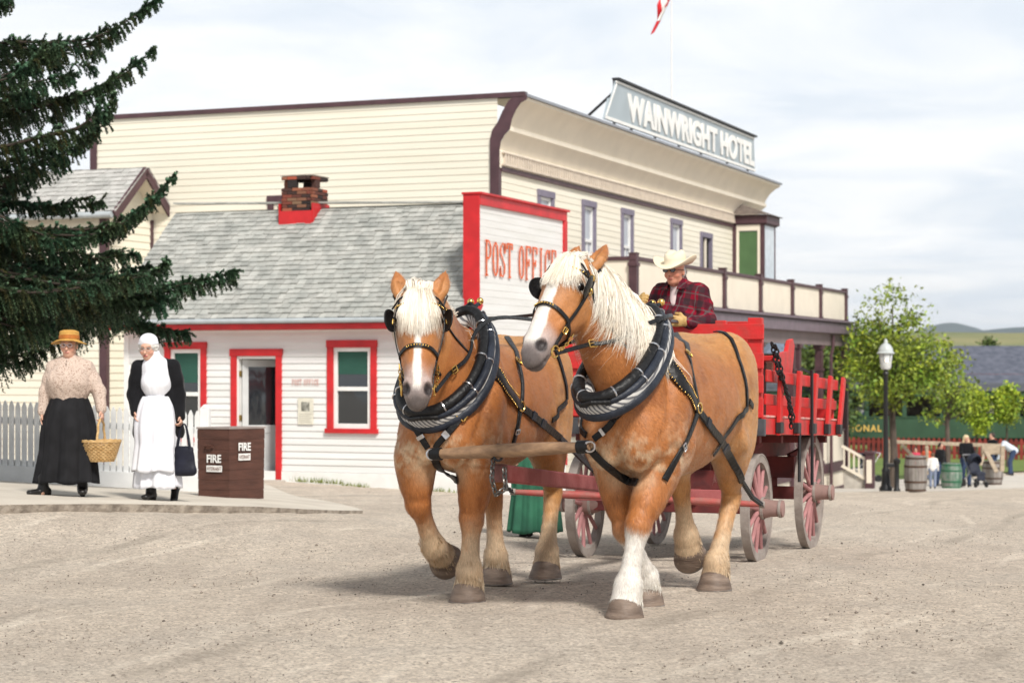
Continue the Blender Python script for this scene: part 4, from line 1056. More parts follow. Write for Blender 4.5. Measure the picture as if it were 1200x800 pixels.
# ================================================================ horses
m_hide = None
def hide_mat():
    m, t, b = base_mat('horse hide'); L = t.links
    at = nn(t, 'ShaderNodeAttribute', attribute_name='Col'); tc = t.nodes.new('ShaderNodeTexCoord')
    n1 = t.nodes.new('ShaderNodeTexNoise'); n1.inputs['Scale'].default_value = 9; n1.inputs['Detail'].default_value = 6; L.new(tc.outputs['Object'], n1.inputs['Vector'])
    mp = t.nodes.new('ShaderNodeMapping'); mp.inputs['Scale'].default_value = (230, 230, 45); L.new(tc.outputs['Object'], mp.inputs['Vector'])
    n2 = t.nodes.new('ShaderNodeTexNoise'); n2.inputs['Scale'].default_value = 1; n2.inputs['Detail'].default_value = 3; L.new(mp.outputs['Vector'], n2.inputs['Vector'])
    m1 = nn(t, 'ShaderNodeMapRange'); m1.inputs['From Min'].default_value = 0.3; m1.inputs['From Max'].default_value = 0.7; m1.inputs['To Min'].default_value = 0.84; m1.inputs['To Max'].default_value = 1.12; L.new(n1.outputs['Fac'], m1.inputs['Value'])
    m2 = nn(t, 'ShaderNodeMapRange'); m2.inputs['From Min'].default_value = 0.3; m2.inputs['From Max'].default_value = 0.7; m2.inputs['To Min'].default_value = 0.86; m2.inputs['To Max'].default_value = 1.1; L.new(n2.outputs['Fac'], m2.inputs['Value'])
    mm = nn(t, 'ShaderNodeMath', operation='MULTIPLY'); L.new(m1.outputs[0], mm.inputs[0]); L.new(m2.outputs[0], mm.inputs[1])
    hs = t.nodes.new('ShaderNodeHueSaturation'); L.new(mm.outputs[0], hs.inputs['Value']); L.new(at.outputs['Color'], hs.inputs['Color']); L.new(hs.outputs['Color'], b.inputs['Base Color'])
    b.inputs['Roughness'].default_value = 0.44; b.inputs['Specular IOR Level'].default_value = 0.42; b.inputs['Sheen Weight'].default_value = 0.12; b.inputs['Sheen Roughness'].default_value = 0.35
    bp = t.nodes.new('ShaderNodeBump'); bp.inputs['Strength'].default_value = 0.6; bp.inputs['Distance'].default_value = 0.006; L.new(n2.outputs['Fac'], bp.inputs['Height']); L.new(bp.outputs['Normal'], b.inputs['Normal'])
    return m
m_hide = hide_mat()
m_mane = mat('cream mane hair', (0.88, 0.84, 0.76), 0.45, 0.1, 5, island=0.16, col2=(0.84, 0.76, 0.64))
m_feather = mat('pale feather hair', (0.68, 0.56, 0.41), 0.55, 0.1, 9, island=0.3, col2=(0.45, 0.30, 0.16))
m_hoof = mat('grey brown hoof', (0.12, 0.085, 0.065), 0.55, 0.4, 6, bump=0.6, bscale=25, col2=(0.24, 0.18, 0.14), stretch=(1, 1, 5))
m_leather = mat('black harness leather', (0.009, 0.009, 0.010), 0.42, 0.3, 12, bump=0.8, bscale=30, spec=0.28)
m_leather2 = mat('worn blue black leather', (0.020, 0.025, 0.038), 0.45, 0.4, 8, bump=0.9, bscale=22, spec=0.3)
m_brass = mat('polished brass', (0.80, 0.52, 0.16), 0.25, 0.15, 20, metal=1.0)
m_steel = mat('nickel steel', (0.60, 0.60, 0.62), 0.28, 0.15, 20, metal=1.0)
m_eye = mat('dark horse eye', (0.008, 0.005, 0.004), 0.05, 0.2, 5, spec=0.8)
def pad_mat():
    m, t, b = base_mat('striped collar ticking'); L = t.links
    tc = t.nodes.new('ShaderNodeTexCoord'); wv = t.nodes.new('ShaderNodeTexWave'); wv.wave_type = 'BANDS'; wv.inputs['Scale'].default_value = 17; wv.inputs['Distortion'].default_value = 0.6
    wv.bands_direction = 'DIAGONAL'; L.new(tc.outputs['Object'], wv.inputs['Vector'])
    r = t.nodes.new('ShaderNodeValToRGB'); r.color_ramp.elements[0].color = (0.12, 0.12, 0.13, 1); r.color_ramp.elements[1].color = (0.52, 0.51, 0.49, 1); r.color_ramp.elements[0].position = 0.3; r.color_ramp.elements[1].position = 0.55
    L.new(wv.outputs['Fac'], r.inputs['Fac']); L.new(r.outputs['Color'], b.inputs['Base Color']); b.inputs['Roughness'].default_value = 0.9; return m
m_pad = pad_mat()

class Horse:
    def __init__(s, O, th, lab):
        s.th = R(th); s.O = Vector((O[0], O[1], gz(*O))); s.f = Vector((-math.sin(s.th), -math.cos(s.th), 0)); s.l = Vector((math.cos(s.th), -math.sin(s.th), 0))
        # local x forward, y left, z up
        s.M = Matrix(((s.f.x, s.l.x, 0, s.O.x), (s.f.y, s.l.y, 0, s.O.y), (0, 0, 1, s.O.z), (0, 0, 0, 1))); s.Mi = s.M.inverted()
        s.root = thing('draft_horse', lab, 'horse', s.O, math.atan2(s.f.y, s.f.x), 'team of draft horses pulling the wagon')
    def L(s, px, py, y):      # photo pixel + sideways offset -> local point
        a = (px-600)/FPX; x = (a*(s.O.y+y*s.l.y)-s.O.x-y*s.l.x)/(s.f.x-a*s.f.y)
        Y = s.O.y+x*s.f.y+y*s.l.y; return np.array([x, y, CAMZ-(py-HOR)/FPX*Y-s.O.z])
    def ray(s, px, py):
        o = s.Mi @ Vector((0, 0, CAMZ)); d = (s.Mi.to_3x3() @ Vector(((px-600)/FPX, 1, -(py-HOR)/FPX))).normalized()
        return o, d
    def pick(s, px, py, off=0.006):
        o, d = s.ray(px, py); h = s.bvh.ray_cast(o, d)
        if h[0] is None:
            # nearest surface point to the ray
            best = None
            for k in range(60):
                q = o+d*(11+k*0.06); n_ = s.bvh.find_nearest(q)
                if best is None or n_[3] < best[3]: best = n_
            h = best
        return h[0]+h[1]*off, h[1]
    def snap(s, p, off=0.006):
        h = s.bvh.find_nearest(Vector(p)); return h[0]+h[1]*off, h[1]

def build_horse(H, pose):
    g = pose
    F = Field((-1.45, -0.62, -0.03), (1.75, 0.62, 2.42), 0.0125)
    # trunk
    st = [(0.80, 1.21, .24, .32), (0.60, 1.24, .285, .40), (0.35, 1.25, .315, .43), (0.0, 1.235, .35, .43), (-0.30, 1.255, .35, .41), (-0.60, 1.32, .335, .395), (-0.85, 1.34, .29, .36), (-1.0, 1.30, .21, .28)]
    F.chain([(a, 0, z) for a, z, *_ in st], [(w_, h) for *_, w_, h in st], side=(0, 1, 0), k=0.03, sm=3)
    for sg in (-1, 1):
        F.ell((-0.74, sg*0.16, 1.44), (0.39, 0.185, 0.30), k=0.06)      # croup
        F.ell((-0.86, sg*0.17, 1.14), (0.22, 0.16, 0.38), k=0.08)      # buttock
        F.ell((0.60, sg*0.215, 1.26), (0.17, 0.115, 0.38), Rm=Matrix.Rotation(R(-20), 3, 'Y'), k=0.035)    # shoulder blade
        F.ell((0.50, sg*0.225, 1.04), (0.17, 0.10, 0.19), Rm=Matrix.Rotation(R(30), 3, 'Y'), k=0.035)     # triceps
        F.seg((-0.40, sg*0.32, 1.20), (-0.62, sg*0.31, 0.98), 0.045, 0.03, k=0.06)                         # flank fold
        F.ell((0.78, sg*0.165, 1.11), (0.15, 0.135, 0.19), k=0.06)       # point of shoulder
        F.ell((0.90, sg*0.11, 1.08), (0.12, 0.13, 0.20), k=0.035)      # breast
    F.ell((0.36, 0, 1.60), (0.34, 0.11, 0.16), k=0.10)                # withers
    # neck
    nk = g['neck']
    F.chain([n[0] for n in nk], [n[1] for n in nk], side=g.get('nside', (0, 1, 0)), k=0.06, sm=4)
    # head
    Pp = np.array(g['poll']); d = np.array(g['hd'], float); d /= np.linalg.norm(d)
    up = np.array([0, 0, 1.0]); sd = np.cross(d, up); sd = -sd/np.linalg.norm(sd)     # horse's left
    nrm = np.cross(sd, d); nrm /= np.linalg.norm(nrm)
    if nrm @ np.array([d[0], d[1], 0]) < 0: nrm = -nrm
    tilt = g.get('roll', 0.0); c_, q_ = math.cos(tilt), math.sin(tilt); sd, nrm = sd*c_+nrm*q_, nrm*c_-sd*q_
    Lh = 0.72
    HF = lambda t_, n_, s_: Pp+d*t_+nrm*n_+sd*s_
    H.HF = HF; H.hax = (Pp, d, nrm, sd)
    Rh = np.stack([sd, d, nrm], 1)
    hs = [(-0.01, .105, .115, .0), (0.08, .122, .145, -.012), (0.17, .132, .165, -.03), (0.26, .120, .165, -.035), (0.36, .100, .138, -.018), (0.46, .082, .108, -.004), (0.55, .073, .092, .004), (0.63, .076, .080, -.002), (0.69, .058, .055, -.012)]
    F.chain([HF(a, o, 0) for a, w_, h, o in hs], [(w_, h) for a, w_, h, o in hs], side=sd, k=0.03, sm=2)
    for sg in (-1, 1):
        F.ell(HF(0.19, -0.07, sg*0.078), (0.056, 0.135, 0.12), Rm=Rh, k=0.035)      # cheek
        F.ell(HF(0.155, 0.062, sg*0.108), (0.032, 0.050, 0.036), Rm=Rh, k=0.03)     # brow
        F.ell(HF(0.615, 0.044, sg*0.056), (0.036, 0.056, 0.042), Rm=Rh, k=0.025)     # nostril flesh
        F.ell(HF(0.632, 0.070, sg*0.076), (0.028, 0.046, 0.040), Rm=Rh, k=0.010, sub=True)
        F.seg(HF(0.30, -0.0, sg*0.108), HF(0.46, 0.015, sg*0.088), 0.020, 0.012, k=0.02)        # facial crest
        e0 = HF(0.03, 0.0, sg*0.072); e1 = HF(*g['ear'][0], sg*g['ear'][1]); m_ = e0*0.5+e1*0.5
        m_ = m_+sd*sg*0.012
        F.chain([e0, m_, e1], [(0.038, 0.034), (0.056, 0.036), (0.010, 0.009)], side=sd, k=0.015, sm=4)
        F.chain([e0*0.7+e1*0.3+nrm*0.022, m_+nrm*0.026, e1*0.85+e0*0.15+nrm*0.016], [(0.014, .010), (0.024, 0.016), (0.003, 0.004)], side=sd, k=0.006, sub=True) if False else None
        F.seg(e0*0.66+e1*0.34+nrm*0.036, e1*0.88+e0*0.12+nrm*0.022, (0.030, 0.022), (0.006, 0.008), side=sd, k=0.006, sub=True)
    F.ell(HF(0.675, -0.058, 0), (0.055, 0.052, 0.032), Rm=Rh, k=0.02)     # lower lip
    F.seg(HF(0.672, -0.022, -0.10), HF(0.672, -0.022, 0.10), 0.009, 0.0055, k=0.006, sub=True)   # mouth line
    # legs
    H.hoofs = []
    for nm in ('lf', 'rf', 'lh', 'rh'):
        J = [np.array(p, float) for p in g[nm]]
        if nm[1] == 'f':
            up_, el, kn, fe, pa = J
            F.seg(up_, el, (0.11, 0.19), (0.112, 0.165), side=(0, 1, 0), k=0.05)
            mid = el*0.55+kn*0.45
            F.chain([el, mid, kn+(el-kn)*0.12], [(0.112, 0.165), (0.094, 0.122), (0.070, 0.082)], side=(0, 1, 0), k=0.05, sm=3)
            F.ell(kn, (0.084, 0.080, 0.10), k=0.02); F.ell(kn+np.array([0.03, 0, 0.0]), (0.065, 0.07, 0.07), k=0.02)
            F.chain([kn, kn*0.6+fe*0.4, fe], [(0.064, 0.072), (0.048, 0.058), (0.064, 0.072)], side=(0, 1, 0), k=0.03, sm=3)
        else:
            hp, stf, hk, fe, pa = J
            F.seg(hp, stf, (0.155, 0.22), (0.14, 0.185), side=(0, 1, 0), k=0.08)
            mid = stf*0.5+hk*0.5+np.array([-0.02, 0, 0])
            F.chain([stf, mid, hk+np.array([0.015, 0, 0.06])], [(0.122, 0.175), (0.085, 0.122), (0.056, 0.080)], side=(0, 1, 0), k=0.06, sm=3)
            F.ell(hk, (0.084, 0.062, 0.10), k=0.02); F.ell(hk+np.array([-0.075, 0, 0.055]), (0.035, 0.032, 0.06), k=0.03)
            F.chain([hk, hk*0.55+fe*0.45, fe], [(0.058, 0.074), (0.046, 0.057), (0.062, 0.072)], side=(0, 1, 0), k=0.03, sm=3)
        F.ell(fe, (0.082, 0.078, 0.075), k=0.03)
        F.ell(fe+np.array([-0.045, 0, -0.02]), (0.04, 0.045, 0.05), k=0.03)
        F.seg(fe, pa, 0.078, 0.092, k=0.03)
        H.hoofs.append((nm, fe, pa))
    Pn_, dn = Pp, d
    legs = {k_: [np.array(p) for p in g[k_]] for k_ in ('lf', 'rf', 'lh', 'rh')}
    white = g.get('white', ())
    def colour(V):
        base = np.array([0.43, 0.162, 0.048]); gold = np.array([0.60, 0.32, 0.12]); dark = np.array([0.25, 0.075, 0.020]); crm = np.array([0.66, 0.50, 0.33]); wh = np.array([0.80, 0.76, 0.70]); gry = np.array([0.20, 0.17, 0.165])
        c = np.repeat(base[None], len(V), 0)
        n1 = vnoise(V*5, 11); n2 = vnoise(V*16, 12)+0.5*vnoise(V*31, 14); n3 = vnoise(V*40, 13)+0.5*vnoise(V*75, 15)
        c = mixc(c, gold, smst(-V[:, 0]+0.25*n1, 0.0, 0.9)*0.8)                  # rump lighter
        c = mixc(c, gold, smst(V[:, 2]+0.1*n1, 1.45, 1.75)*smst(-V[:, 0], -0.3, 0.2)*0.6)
        c = mixc(c, dark, smst(n1+0.6*n2, 0.1, 1.1)*0.6)
        # mottled cream on breast, elbow and belly
        bl = smst(1.22-V[:, 2]+0.14*n1+0.05*n3, 0.0, 0.35)*smst(V[:, 2], 0.75, 0.95)*smst(0.5+0.5*n2+0.35*n3, 0.15, 0.9)
        fr = smst(V[:, 0], 0.4, 0.75)*(1-smst(V[:, 2], 1.1, 1.3))
        c = mixc(c, crm, np.clip(bl*(0.30+0.55*fr), 0, 0.8))
        c = mixc(c, crm, smst(1.0-V[:, 2], 0.02, 0.2)*smst(V[:, 2], 0.7, 0.85)*smst(0.16-np.abs(V[:, 1]), -0.05, 0.1)*0.6)
        # legs
        hz_ = V[:, 2]
        lowc = smst(0.62+0.05*n1-hz_, 0, 0.35)
        c = mixc(c, crm, lowc*0.75*smst(0.6+0.4*n2, 0.0, 0.7))
        for k_ in ('lf', 'rf', 'lh', 'rh'):
            J = legs[k_]; kn = J[2]; fe = J[3]; ax = fe-kn; L2 = ax @ ax
            t_ = ((V-kn) @ ax)/L2; dist = np.linalg.norm(V-(kn+np.clip(t_, -0.2, 1.6)[:, None]*ax), axis=1)
            near = smst(0.17-dist, 0, 0.04)*(V[:, 2] < 0.85)
            if k_ in white: c = mixc(c, wh, near*smst(t_+0.12*n1, 0.02, 0.22))
            else:
                c = mixc(c, np.array([0.62, 0.47, 0.31]), near*smst(t_+0.15*n2, 0.1, 0.8)*0.8)
                c = mixc(c, np.array([0.22, 0.13, 0.07]), near*smst(0.1-np.abs(t_-1.15+0.1*n2), 0, 0.1)*0.35)
        # head markings in head space
        q = V-Pp; t_ = q @ d; n_ = q @ nrm; s_ = q @ sd
        hd = smst(-np.abs(t_-0.33)+0.48, 0, 0.05)*(np.linalg.norm(q-(t_[:, None]*d), axis=1) < 0.24)
        c = mixc(c, gold, hd*smst(0.35-t_, -0.2, 0.2)*0.3)
        bw = g['blaze']
        w_ = bw[0]+(bw[1]-bw[0])*smst(t_, 0.1, 0.5)+0.006*n2
        blz = hd*smst(w_-np.abs(s_-bw[2]), -0.004, 0.006)*smst(n_, 0.0, 0.03)*smst(t_, 0.02, 0.06)*(1-smst(t_, 0.60, 0.66))
        c = mixc(c, gry*1.8+0.12, hd*smst(t_+0.03*n2, 0.44, 0.58)*0.75)
        c = mixc(c, gry, hd*smst(t_+0.02*n2, 0.57, 0.66)*0.8); c = mixc(c, gry*0.4, hd*smst(t_+0.02*n2, 0.66, 0.71)*0.7)
        c = mixc(c, wh, blz)
        for sg in (-1, 1):
            nr = HF(0.632, 0.062, sg*0.078); c = mixc(c, np.array([0.03, 0.022, 0.022]), smst(0.050-np.linalg.norm(V-nr, axis=1), -0.002, 0.016))
            ey = HF(0.172, 0.05, sg*0.130); c = mixc(c, np.array([0.05, 0.03, 0.022]), smst(0.044-np.linalg.norm((V-ey), axis=1), -0.004, 0.018)*0.9)
        mo = hd*smst(0.016-np.abs(n_+0.022), 0, 0.01)*smst(t_, 0.60, 0.66); c = mixc(c, np.array([0.05, 0.035, 0.035]), mo*0.8)
        return np.clip(c, 0.01, 0.9)
    V, Fc = F.mesh(2)
    n1 = vnoise(V*7, 21); nv = np.zeros_like(V)
    V = V.copy()
    # veins and muscle relief: tiny displacement along x/z noise
    V[:, 1] += np.sign(V[:, 1])*0.0035*vnoise(V*11, 22)*(V[:, 2] > 0.5)
    ctr = np.array([0.0, 0.0, 1.2]); sa = V.copy(); sa[:, 1] = np.abs(sa[:, 1])
    def groove(pts, depth, width):
        nonlocal V
        Q = np.array(catmull(pts, 6)); best = np.full(len(sa), 9.0)
        for i in range(len(Q)-1):
            a = Q[i]; ab = Q[i+1]-a; t_ = np.clip(((sa-a) @ ab)/(ab @ ab), 0, 1); best = np.minimum(best, np.linalg.norm(sa-(a+t_[:, None]*ab), axis=1))
        k_ = depth*np.exp(-(best/width)**2); dv = V-np.stack([V[:, 0], 0*V[:, 1], np.full(len(V), 1.2)], 1); dv /= np.linalg.norm(dv, axis=1, keepdims=True)+1e-6
        V = V-dv*k_[:, None]
    groove([(0.34, .36, 1.58), (0.30, .39, 1.30), (0.36, .38, 1.05), (0.44, .34, 0.92)], 0.022, 0.045)
    groove([(0.70, .20, 1.50), (0.78, .27, 1.28), (0.90, .26, 1.06)], 0.020, 0.04)
    groove([(0.60, .33, 1.50), (0.55, .37, 1.25), (0.62, .37, 1.05)], 0.012, 0.03)
    groove([(0.80, .30, 1.02), (0.66, .34, 0.98), (0.50, .34, 0.95)], 0.016, 0.03)
    groove([(-0.34, .38, 1.55), (-0.42, .40, 1.35), (-0.50, .40, 1.15), (-0.44, .36, 0.98)], 0.026, 0.055)
    groove([(-0.76, .20, 1.70), (-0.92, .28, 1.50), (-1.00, .30, 1.25), (-0.96, .26, 1.0)], 0.022, 0.025)
    groove([(-0.55, .28, 1.66), (-0.62, .36, 1.45), (-0.70, .38, 1.25)], 0.010, 0.05)
    groove([(1.02, 0, 1.30), (1.04, 0, 1.10), (0.95, 0, 0.90)], 0.030, 0.028)
    groove([(0.98, .12, 0.92), (0.88, .2, 0.86), (0.72, .25, 0.86)], 0.020, 0.025)
    for q in range(6): groove([(0.10-0.085*q, .39, 1.42), (0.06-0.09*q, .41, 1.2), (0.10-0.085*q, .36, 1.0)], 0.0045, 0.022)
    H.V = V
    body = np_mesh('body', V, Fc, m_hide, H.root, True, colour(V)); H.body = body
    H.bvh = BVHTree.FromPolygons([tuple(v) for v in V], [tuple(f) for f in Fc])
    # short coat hair
    tri = V[Fc]; nf = np.cross(tri[:, 1]-tri[:, 0], tri[:, 2]-tri[:, 0]); ar = np.linalg.norm(nf, axis=1); nf /= ar[:, None]+1e-12; n = 110000
    fi = nrs.choice(len(Fc), n, p=ar/ar.sum()); w1, w2 = nrs.rand(n, 1), nrs.rand(n, 1); q = (tri[fi, 0]*(1-w1)+tri[fi, 1]*w1)*(1-w2)+(tri[fi, 3]*(1-w1)+tri[fi, 2]*w1)*w2; N_ = nf[fi]
    onhead = (np.linalg.norm(q-HF(0.33, 0, 0), axis=1) < 0.45)
    kp = ~(onhead & (nrs.rand(n) < 0.35)); q = q[kp]; N_ = N_[kp]; onhead = onhead[kp]; n = len(q)
    fl = np.where(onhead[:, None], d[None], np.array([-0.75, 0, -0.65])[None]); fl = np.where((q[:, 2] < 0.85)[:, None], np.array([-0.1, 0, -1.0])[None], fl)
    fl = fl+nrs.normal(0, 0.22, (n, 3)); fl -= N_*(fl*N_).sum(1, keepdims=True); fl /= np.linalg.norm(fl, axis=1, keepdims=True)+1e-9
    ln = np.where(onhead, 0.010, 0.020)*nrs.uniform(0.6, 1.3, n); ln = np.where(q[:, 2] < 0.75, ln*1.35, ln); sdv = np.cross(fl, N_)*0.0013
    e = q+fl*ln[:, None]+N_*(0.16*ln)[:, None]; b0 = q+N_*0.0005
    cv = colour(q)*np.clip(nrs.normal(1.03, 0.16, n), 0.6, 1.5)[:, None]
    np_mesh('coat', np.stack([b0-sdv, b0+sdv, e+sdv*0.3, e-sdv*0.3], 1).reshape(-1, 3), np.arange(n*4).reshape(-1, 4), mat('coat hair', (1, 1, 1), 0.45, 0.02, 5, vcol='Col', spec=0.35), H.root, False, np.repeat(np.clip(cv, 0.01, 0.95), 4, 0))
    # eyes
    for sg in (-1, 1):
        mb = MB(); mb.sphere(HF(0.172, 0.045, sg*0.116), 0.034, 16, 10); mb.build('eye', m_eye, H.root, smooth=True)
    # hooves
    for nm, fe, pa in H.hoofs:
        ax = pa-fe; ax = ax/np.linalg.norm(ax)
        pitch = g.get('hp', {}).get(nm, 0.0)
        # hoof frame: ground contact plane tilted by pitch about y
        mb = MB(); M = Matrix.Translation(Vector(pa)) @ Matrix.Rotation(pitch, 4, 'Y')
        K = 28; prof = [(0.080, 0.008, 0.0), (0.090, 0.012, -0.02), (0.103, 0.020, -0.06), (0.114, 0.030, -0.098), (0.112, 0.031, -0.105), (0.09, 0.028, -0.106), (0.055, 0.01, -0.085)]
        for r_, fx, z in [(a*1.1, b_, c_) for a, b_, c_ in prof]:
            for k in range(K):
                a = 2*math.pi*k/K; x = math.cos(a)*r_*(1.05 if math.cos(a) > 0 else 0.86)+fx-0.012; y = math.sin(a)*r_*0.95
                mb.v.append(tuple(M @ Vector((x, y, z+0.012+(0.018 if math.cos(a) > 0 else -0.006)*(1 if z > -0.05 else 0)*abs(math.cos(a))))))
        for i in range(len(prof)-1):
            for k in range(K):
                l = (k+1) % K; mb.f.append((i*K+k, (i+1)*K+k, (i+1)*K+l, i*K+l)); mb.m.append(0)
        mb.f.append(tuple((len(prof)-1)*K+k for k in range(K))); mb.m.append(0); mb.f.append(tuple(k for k in reversed(range(K)))); mb.m.append(0)
        ho = mb.build('hoof', m_hoof, H.root, smooth=True, angle=50)
        # steel shoe rim
        sh = MB(); ring = []
        for k in range(22):
            a = -2.5+5.0*k/21; ring.append(M @ Vector((math.cos(a)*0.119*(1.05 if math.cos(a) > 0 else 0.86)+0.018, math.sin(a)*0.114, -0.094)))
        sh.tube(ring, 0.008, 6); sh.build('horseshoe', mat('worn shoe steel', (0.30, 0.27, 0.25), 0.5, 0.3, 20, metal=0.8), ho, smooth=True)
        # feather
        n = 1300; a = nrs.uniform(0, 2*math.pi, n); back = nrs.rand(n) < 0.45; a[back] = math.pi+nrs.normal(0, 0.55, back.sum())
        hgt = nrs.uniform(0.0, 1.0, n)**1.8*0.17; ctr = pa[None]+(fe-pa)[None]*(hgt/0.10)[:, None]
        M3 = np.array(M.to_3x3()); rr = 0.088-0.022*np.clip(hgt/0.17, 0, 1)+0.006*nrs.rand(n); rad = np.stack([np.cos(a)*rr, np.sin(a)*rr, np.zeros(n)], 1) @ M3.T
        root = ctr+rad; down = (np.array([0, 0, -1.0]) @ M3.T)*0.6+np.array([0, 0, -0.4]); ln = nrs.uniform(0.03, 0.085, n)*(1+0.6*back)
        T = np.linspace(0, 1, 6); pth = root[:, None]+down[None, None]*(ln[:, None]*T[None])[:, :, None]+rad[:, None]/0.09*(0.014*T-0.006*T**2)[None, :, None]*np.where(back, 1.5, 1.0)[:, None, None]
        pth[:, :, :2] += (nrs.normal(0, 0.005, (n, 1, 2))*T[None, :, None]**1.5)
        strands('feather', root, pth, 0.0036, m_feather if nm not in white else mat('white feather hair', (0.78, 0.74, 0.67), 0.55, 0.08, 9, island=0.2), H.root)
    # tail
    n = 700; a = nrs.uniform(0, 6.28, n); rt = np.stack([-1.17+0.03*np.cos(a), 0.04*np.sin(a), 1.50+nrs.uniform(-0.1, 0.04, n)], 1); T = np.linspace(0, 1, 9)
    ln = nrs.uniform(0.5, 0.75, n); pth = rt[:, None]+np.stack([-0.16*np.sin(T*2.2), 0*T, -T], 1)[None]*np.stack([np.ones(n), np.ones(n), ln], 1)[:, None]
    pth[:, :, :2] += nrs.normal(0, 0.035, (n, 1, 2))*T[None, :, None]
    strands('tail', rt, pth, 0.007, m_mane, H.root)

def crest_hair(H, crest, side, n, length, name='mane', out=0.10, width=0.0048, spread=0.3):
    """mane: roots along the crest polyline, falling to one side over the neck surface"""
    C_ = np.array(catmull(crest, 12)); seg = np.linalg.norm(np.diff(C_, axis=0), axis=1); cum = np.concatenate([[0], np.cumsum(seg)]); u = nrs.rand(n)*cum[-1]
    rt = np.stack([np.interp(u, cum, C_[:, k]) for k in range(3)], 1); rt += nrs.normal(0, 0.012, (n, 3))
    side = np.asarray(side, float); T = np.linspace(0, 1, 10); ln = length(u/cum[-1])*nrs.uniform(0.72, 1.12, n)
    pth = np.zeros((n, 10, 3)); pth[:, 0] = rt; cl = np.floor(u/cum[-1]*16+nrs.rand(n)*1.2)   # locks
    lockoff = nrs.normal(0, 1, (20, 3))
    dirv = lockoff[np.clip(cl.astype(int), 0, 19)]*0.045*spread/0.3+nrs.normal(0, 0.05, (n, 3))
    for k in range(1, 10):
        t_ = T[k]; w1 = max(0, 1-t_*2.6)
        v = side[None]*(0.85*w1+0.10)+np.array([0, 0, -1.0])[None]*(1-0.65*w1)+np.array([0, 0, 0.35])*max(0, 1-t_*5)+dirv*(0.6+t_*1.5)
        v /= np.linalg.norm(v, axis=1, keepdims=True)
        pth[:, k] = pth[:, k-1]+v*(ln/9)[:, None]
    # keep outside the body
    lay = nrs.uniform(0.006, 0.030, n)
    for i in range(n):
        for k in range(1, 10):
            q = Vector(pth[i, k]); h = H.bvh.find_nearest(q)
            if h[0] is not None:
                dd = (q-h[0]).dot(h[1])
                if dd < lay[i]: pth[i, k] = np.array(h[0]+h[1]*lay[i])
    return strands(name, rt, pth, width, m_mane, H.root)

def px_strap(H, name, pts, width, m=None, par=None, off=0.006, n=6, thick=0.008, free=False, flat_n=None):
    """strap following photo pixels over the horse's own surface, (px,py) snapped, or 3-D local points"""
    P_ = []; N_ = []
    for p in pts:
        if len(p) == 2: a, b_ = H.pick(p[0], p[1], off)
        else: a = Vector(p); b_ = H.bvh.find_nearest(a)[1]
        P_.append(np.array(a)); N_.append(np.array(b_))
    C_ = catmull([np.concatenate([a, b_]) for a, b_ in zip(P_, N_)], n)
    pp = []; nn_ = []
    for c in C_:
        q = Vector(c[:3]); nv = Vector(c[3:]).normalized()
        if not free:
            h = H.bvh.find_nearest(q); dd = (q-h[0]).dot(h[1])
            if dd < off: q = h[0]+h[1]*off
            nv = h[1]
        pp.append(q); nn_.append(nv)
    for _ in range(2): nn_ = [((nn_[max(0, i-1)]+nn_[i]*2+nn_[min(len(nn_)-1, i+1)])).normalized() for i in range(len(nn_))]
    return strap(pp, nn_, width, thick).build(name, m or m_leather, par or H.harness, smooth=True, angle=50), pp, nn_
def buckle(H, p, nv, dr, w_, h_, par, name='buckle', m=None, r=0.005):
    p = Vector(p); nv = Vector(nv).normalized(); dr = Vector(dr).normalized(); sd = dr.cross(nv).normalized(); p = p+nv*0.014
    ring = []
    for k in range(20):
        a = 2*math.pi*k/20; cx = max(-1, min(1, 1.35*math.cos(a))); cy = max(-1, min(1, 1.35*math.sin(a))); ring.append(p+dr*cx*h_/2+sd*cy*w_/2)
    mb = MB(); mb.tube(ring, r, 6, closed=True); mb.tube([p-dr*h_/2, p+dr*h_/2+nv*0.003], r*0.7, 5)
    return mb.build(name, m or m_brass, par, smooth=True)
def studs(H, pp, nn_, par, step=0.018, r=0.0045, side=0.0, m=None, start=0.0, end=1.0, lift=0.009):
    mb = MB(); acc = 0; L = sum((pp[i+1]-pp[i]).length for i in range(len(pp)-1)); run = 0
    nxt = start*L
    for i in range(len(pp)-1):
        s_ = (pp[i+1]-pp[i]).length
        while nxt <= run+s_ and nxt <= end*L:
            t_ = (nxt-run)/max(s_, 1e-6); q = pp[i].lerp(pp[i+1], t_); nv = nn_[i]; d = (pp[i+1]-pp[i]).normalized(); sd = d.cross(nv).normalized()
            c = q+nv*lift+sd*side; mb.sphere(c, r, 8, 5); nxt += step
        run += s_
    return mb.build('brass_studs', m or m_brass, par, smooth=True, fixn=False)

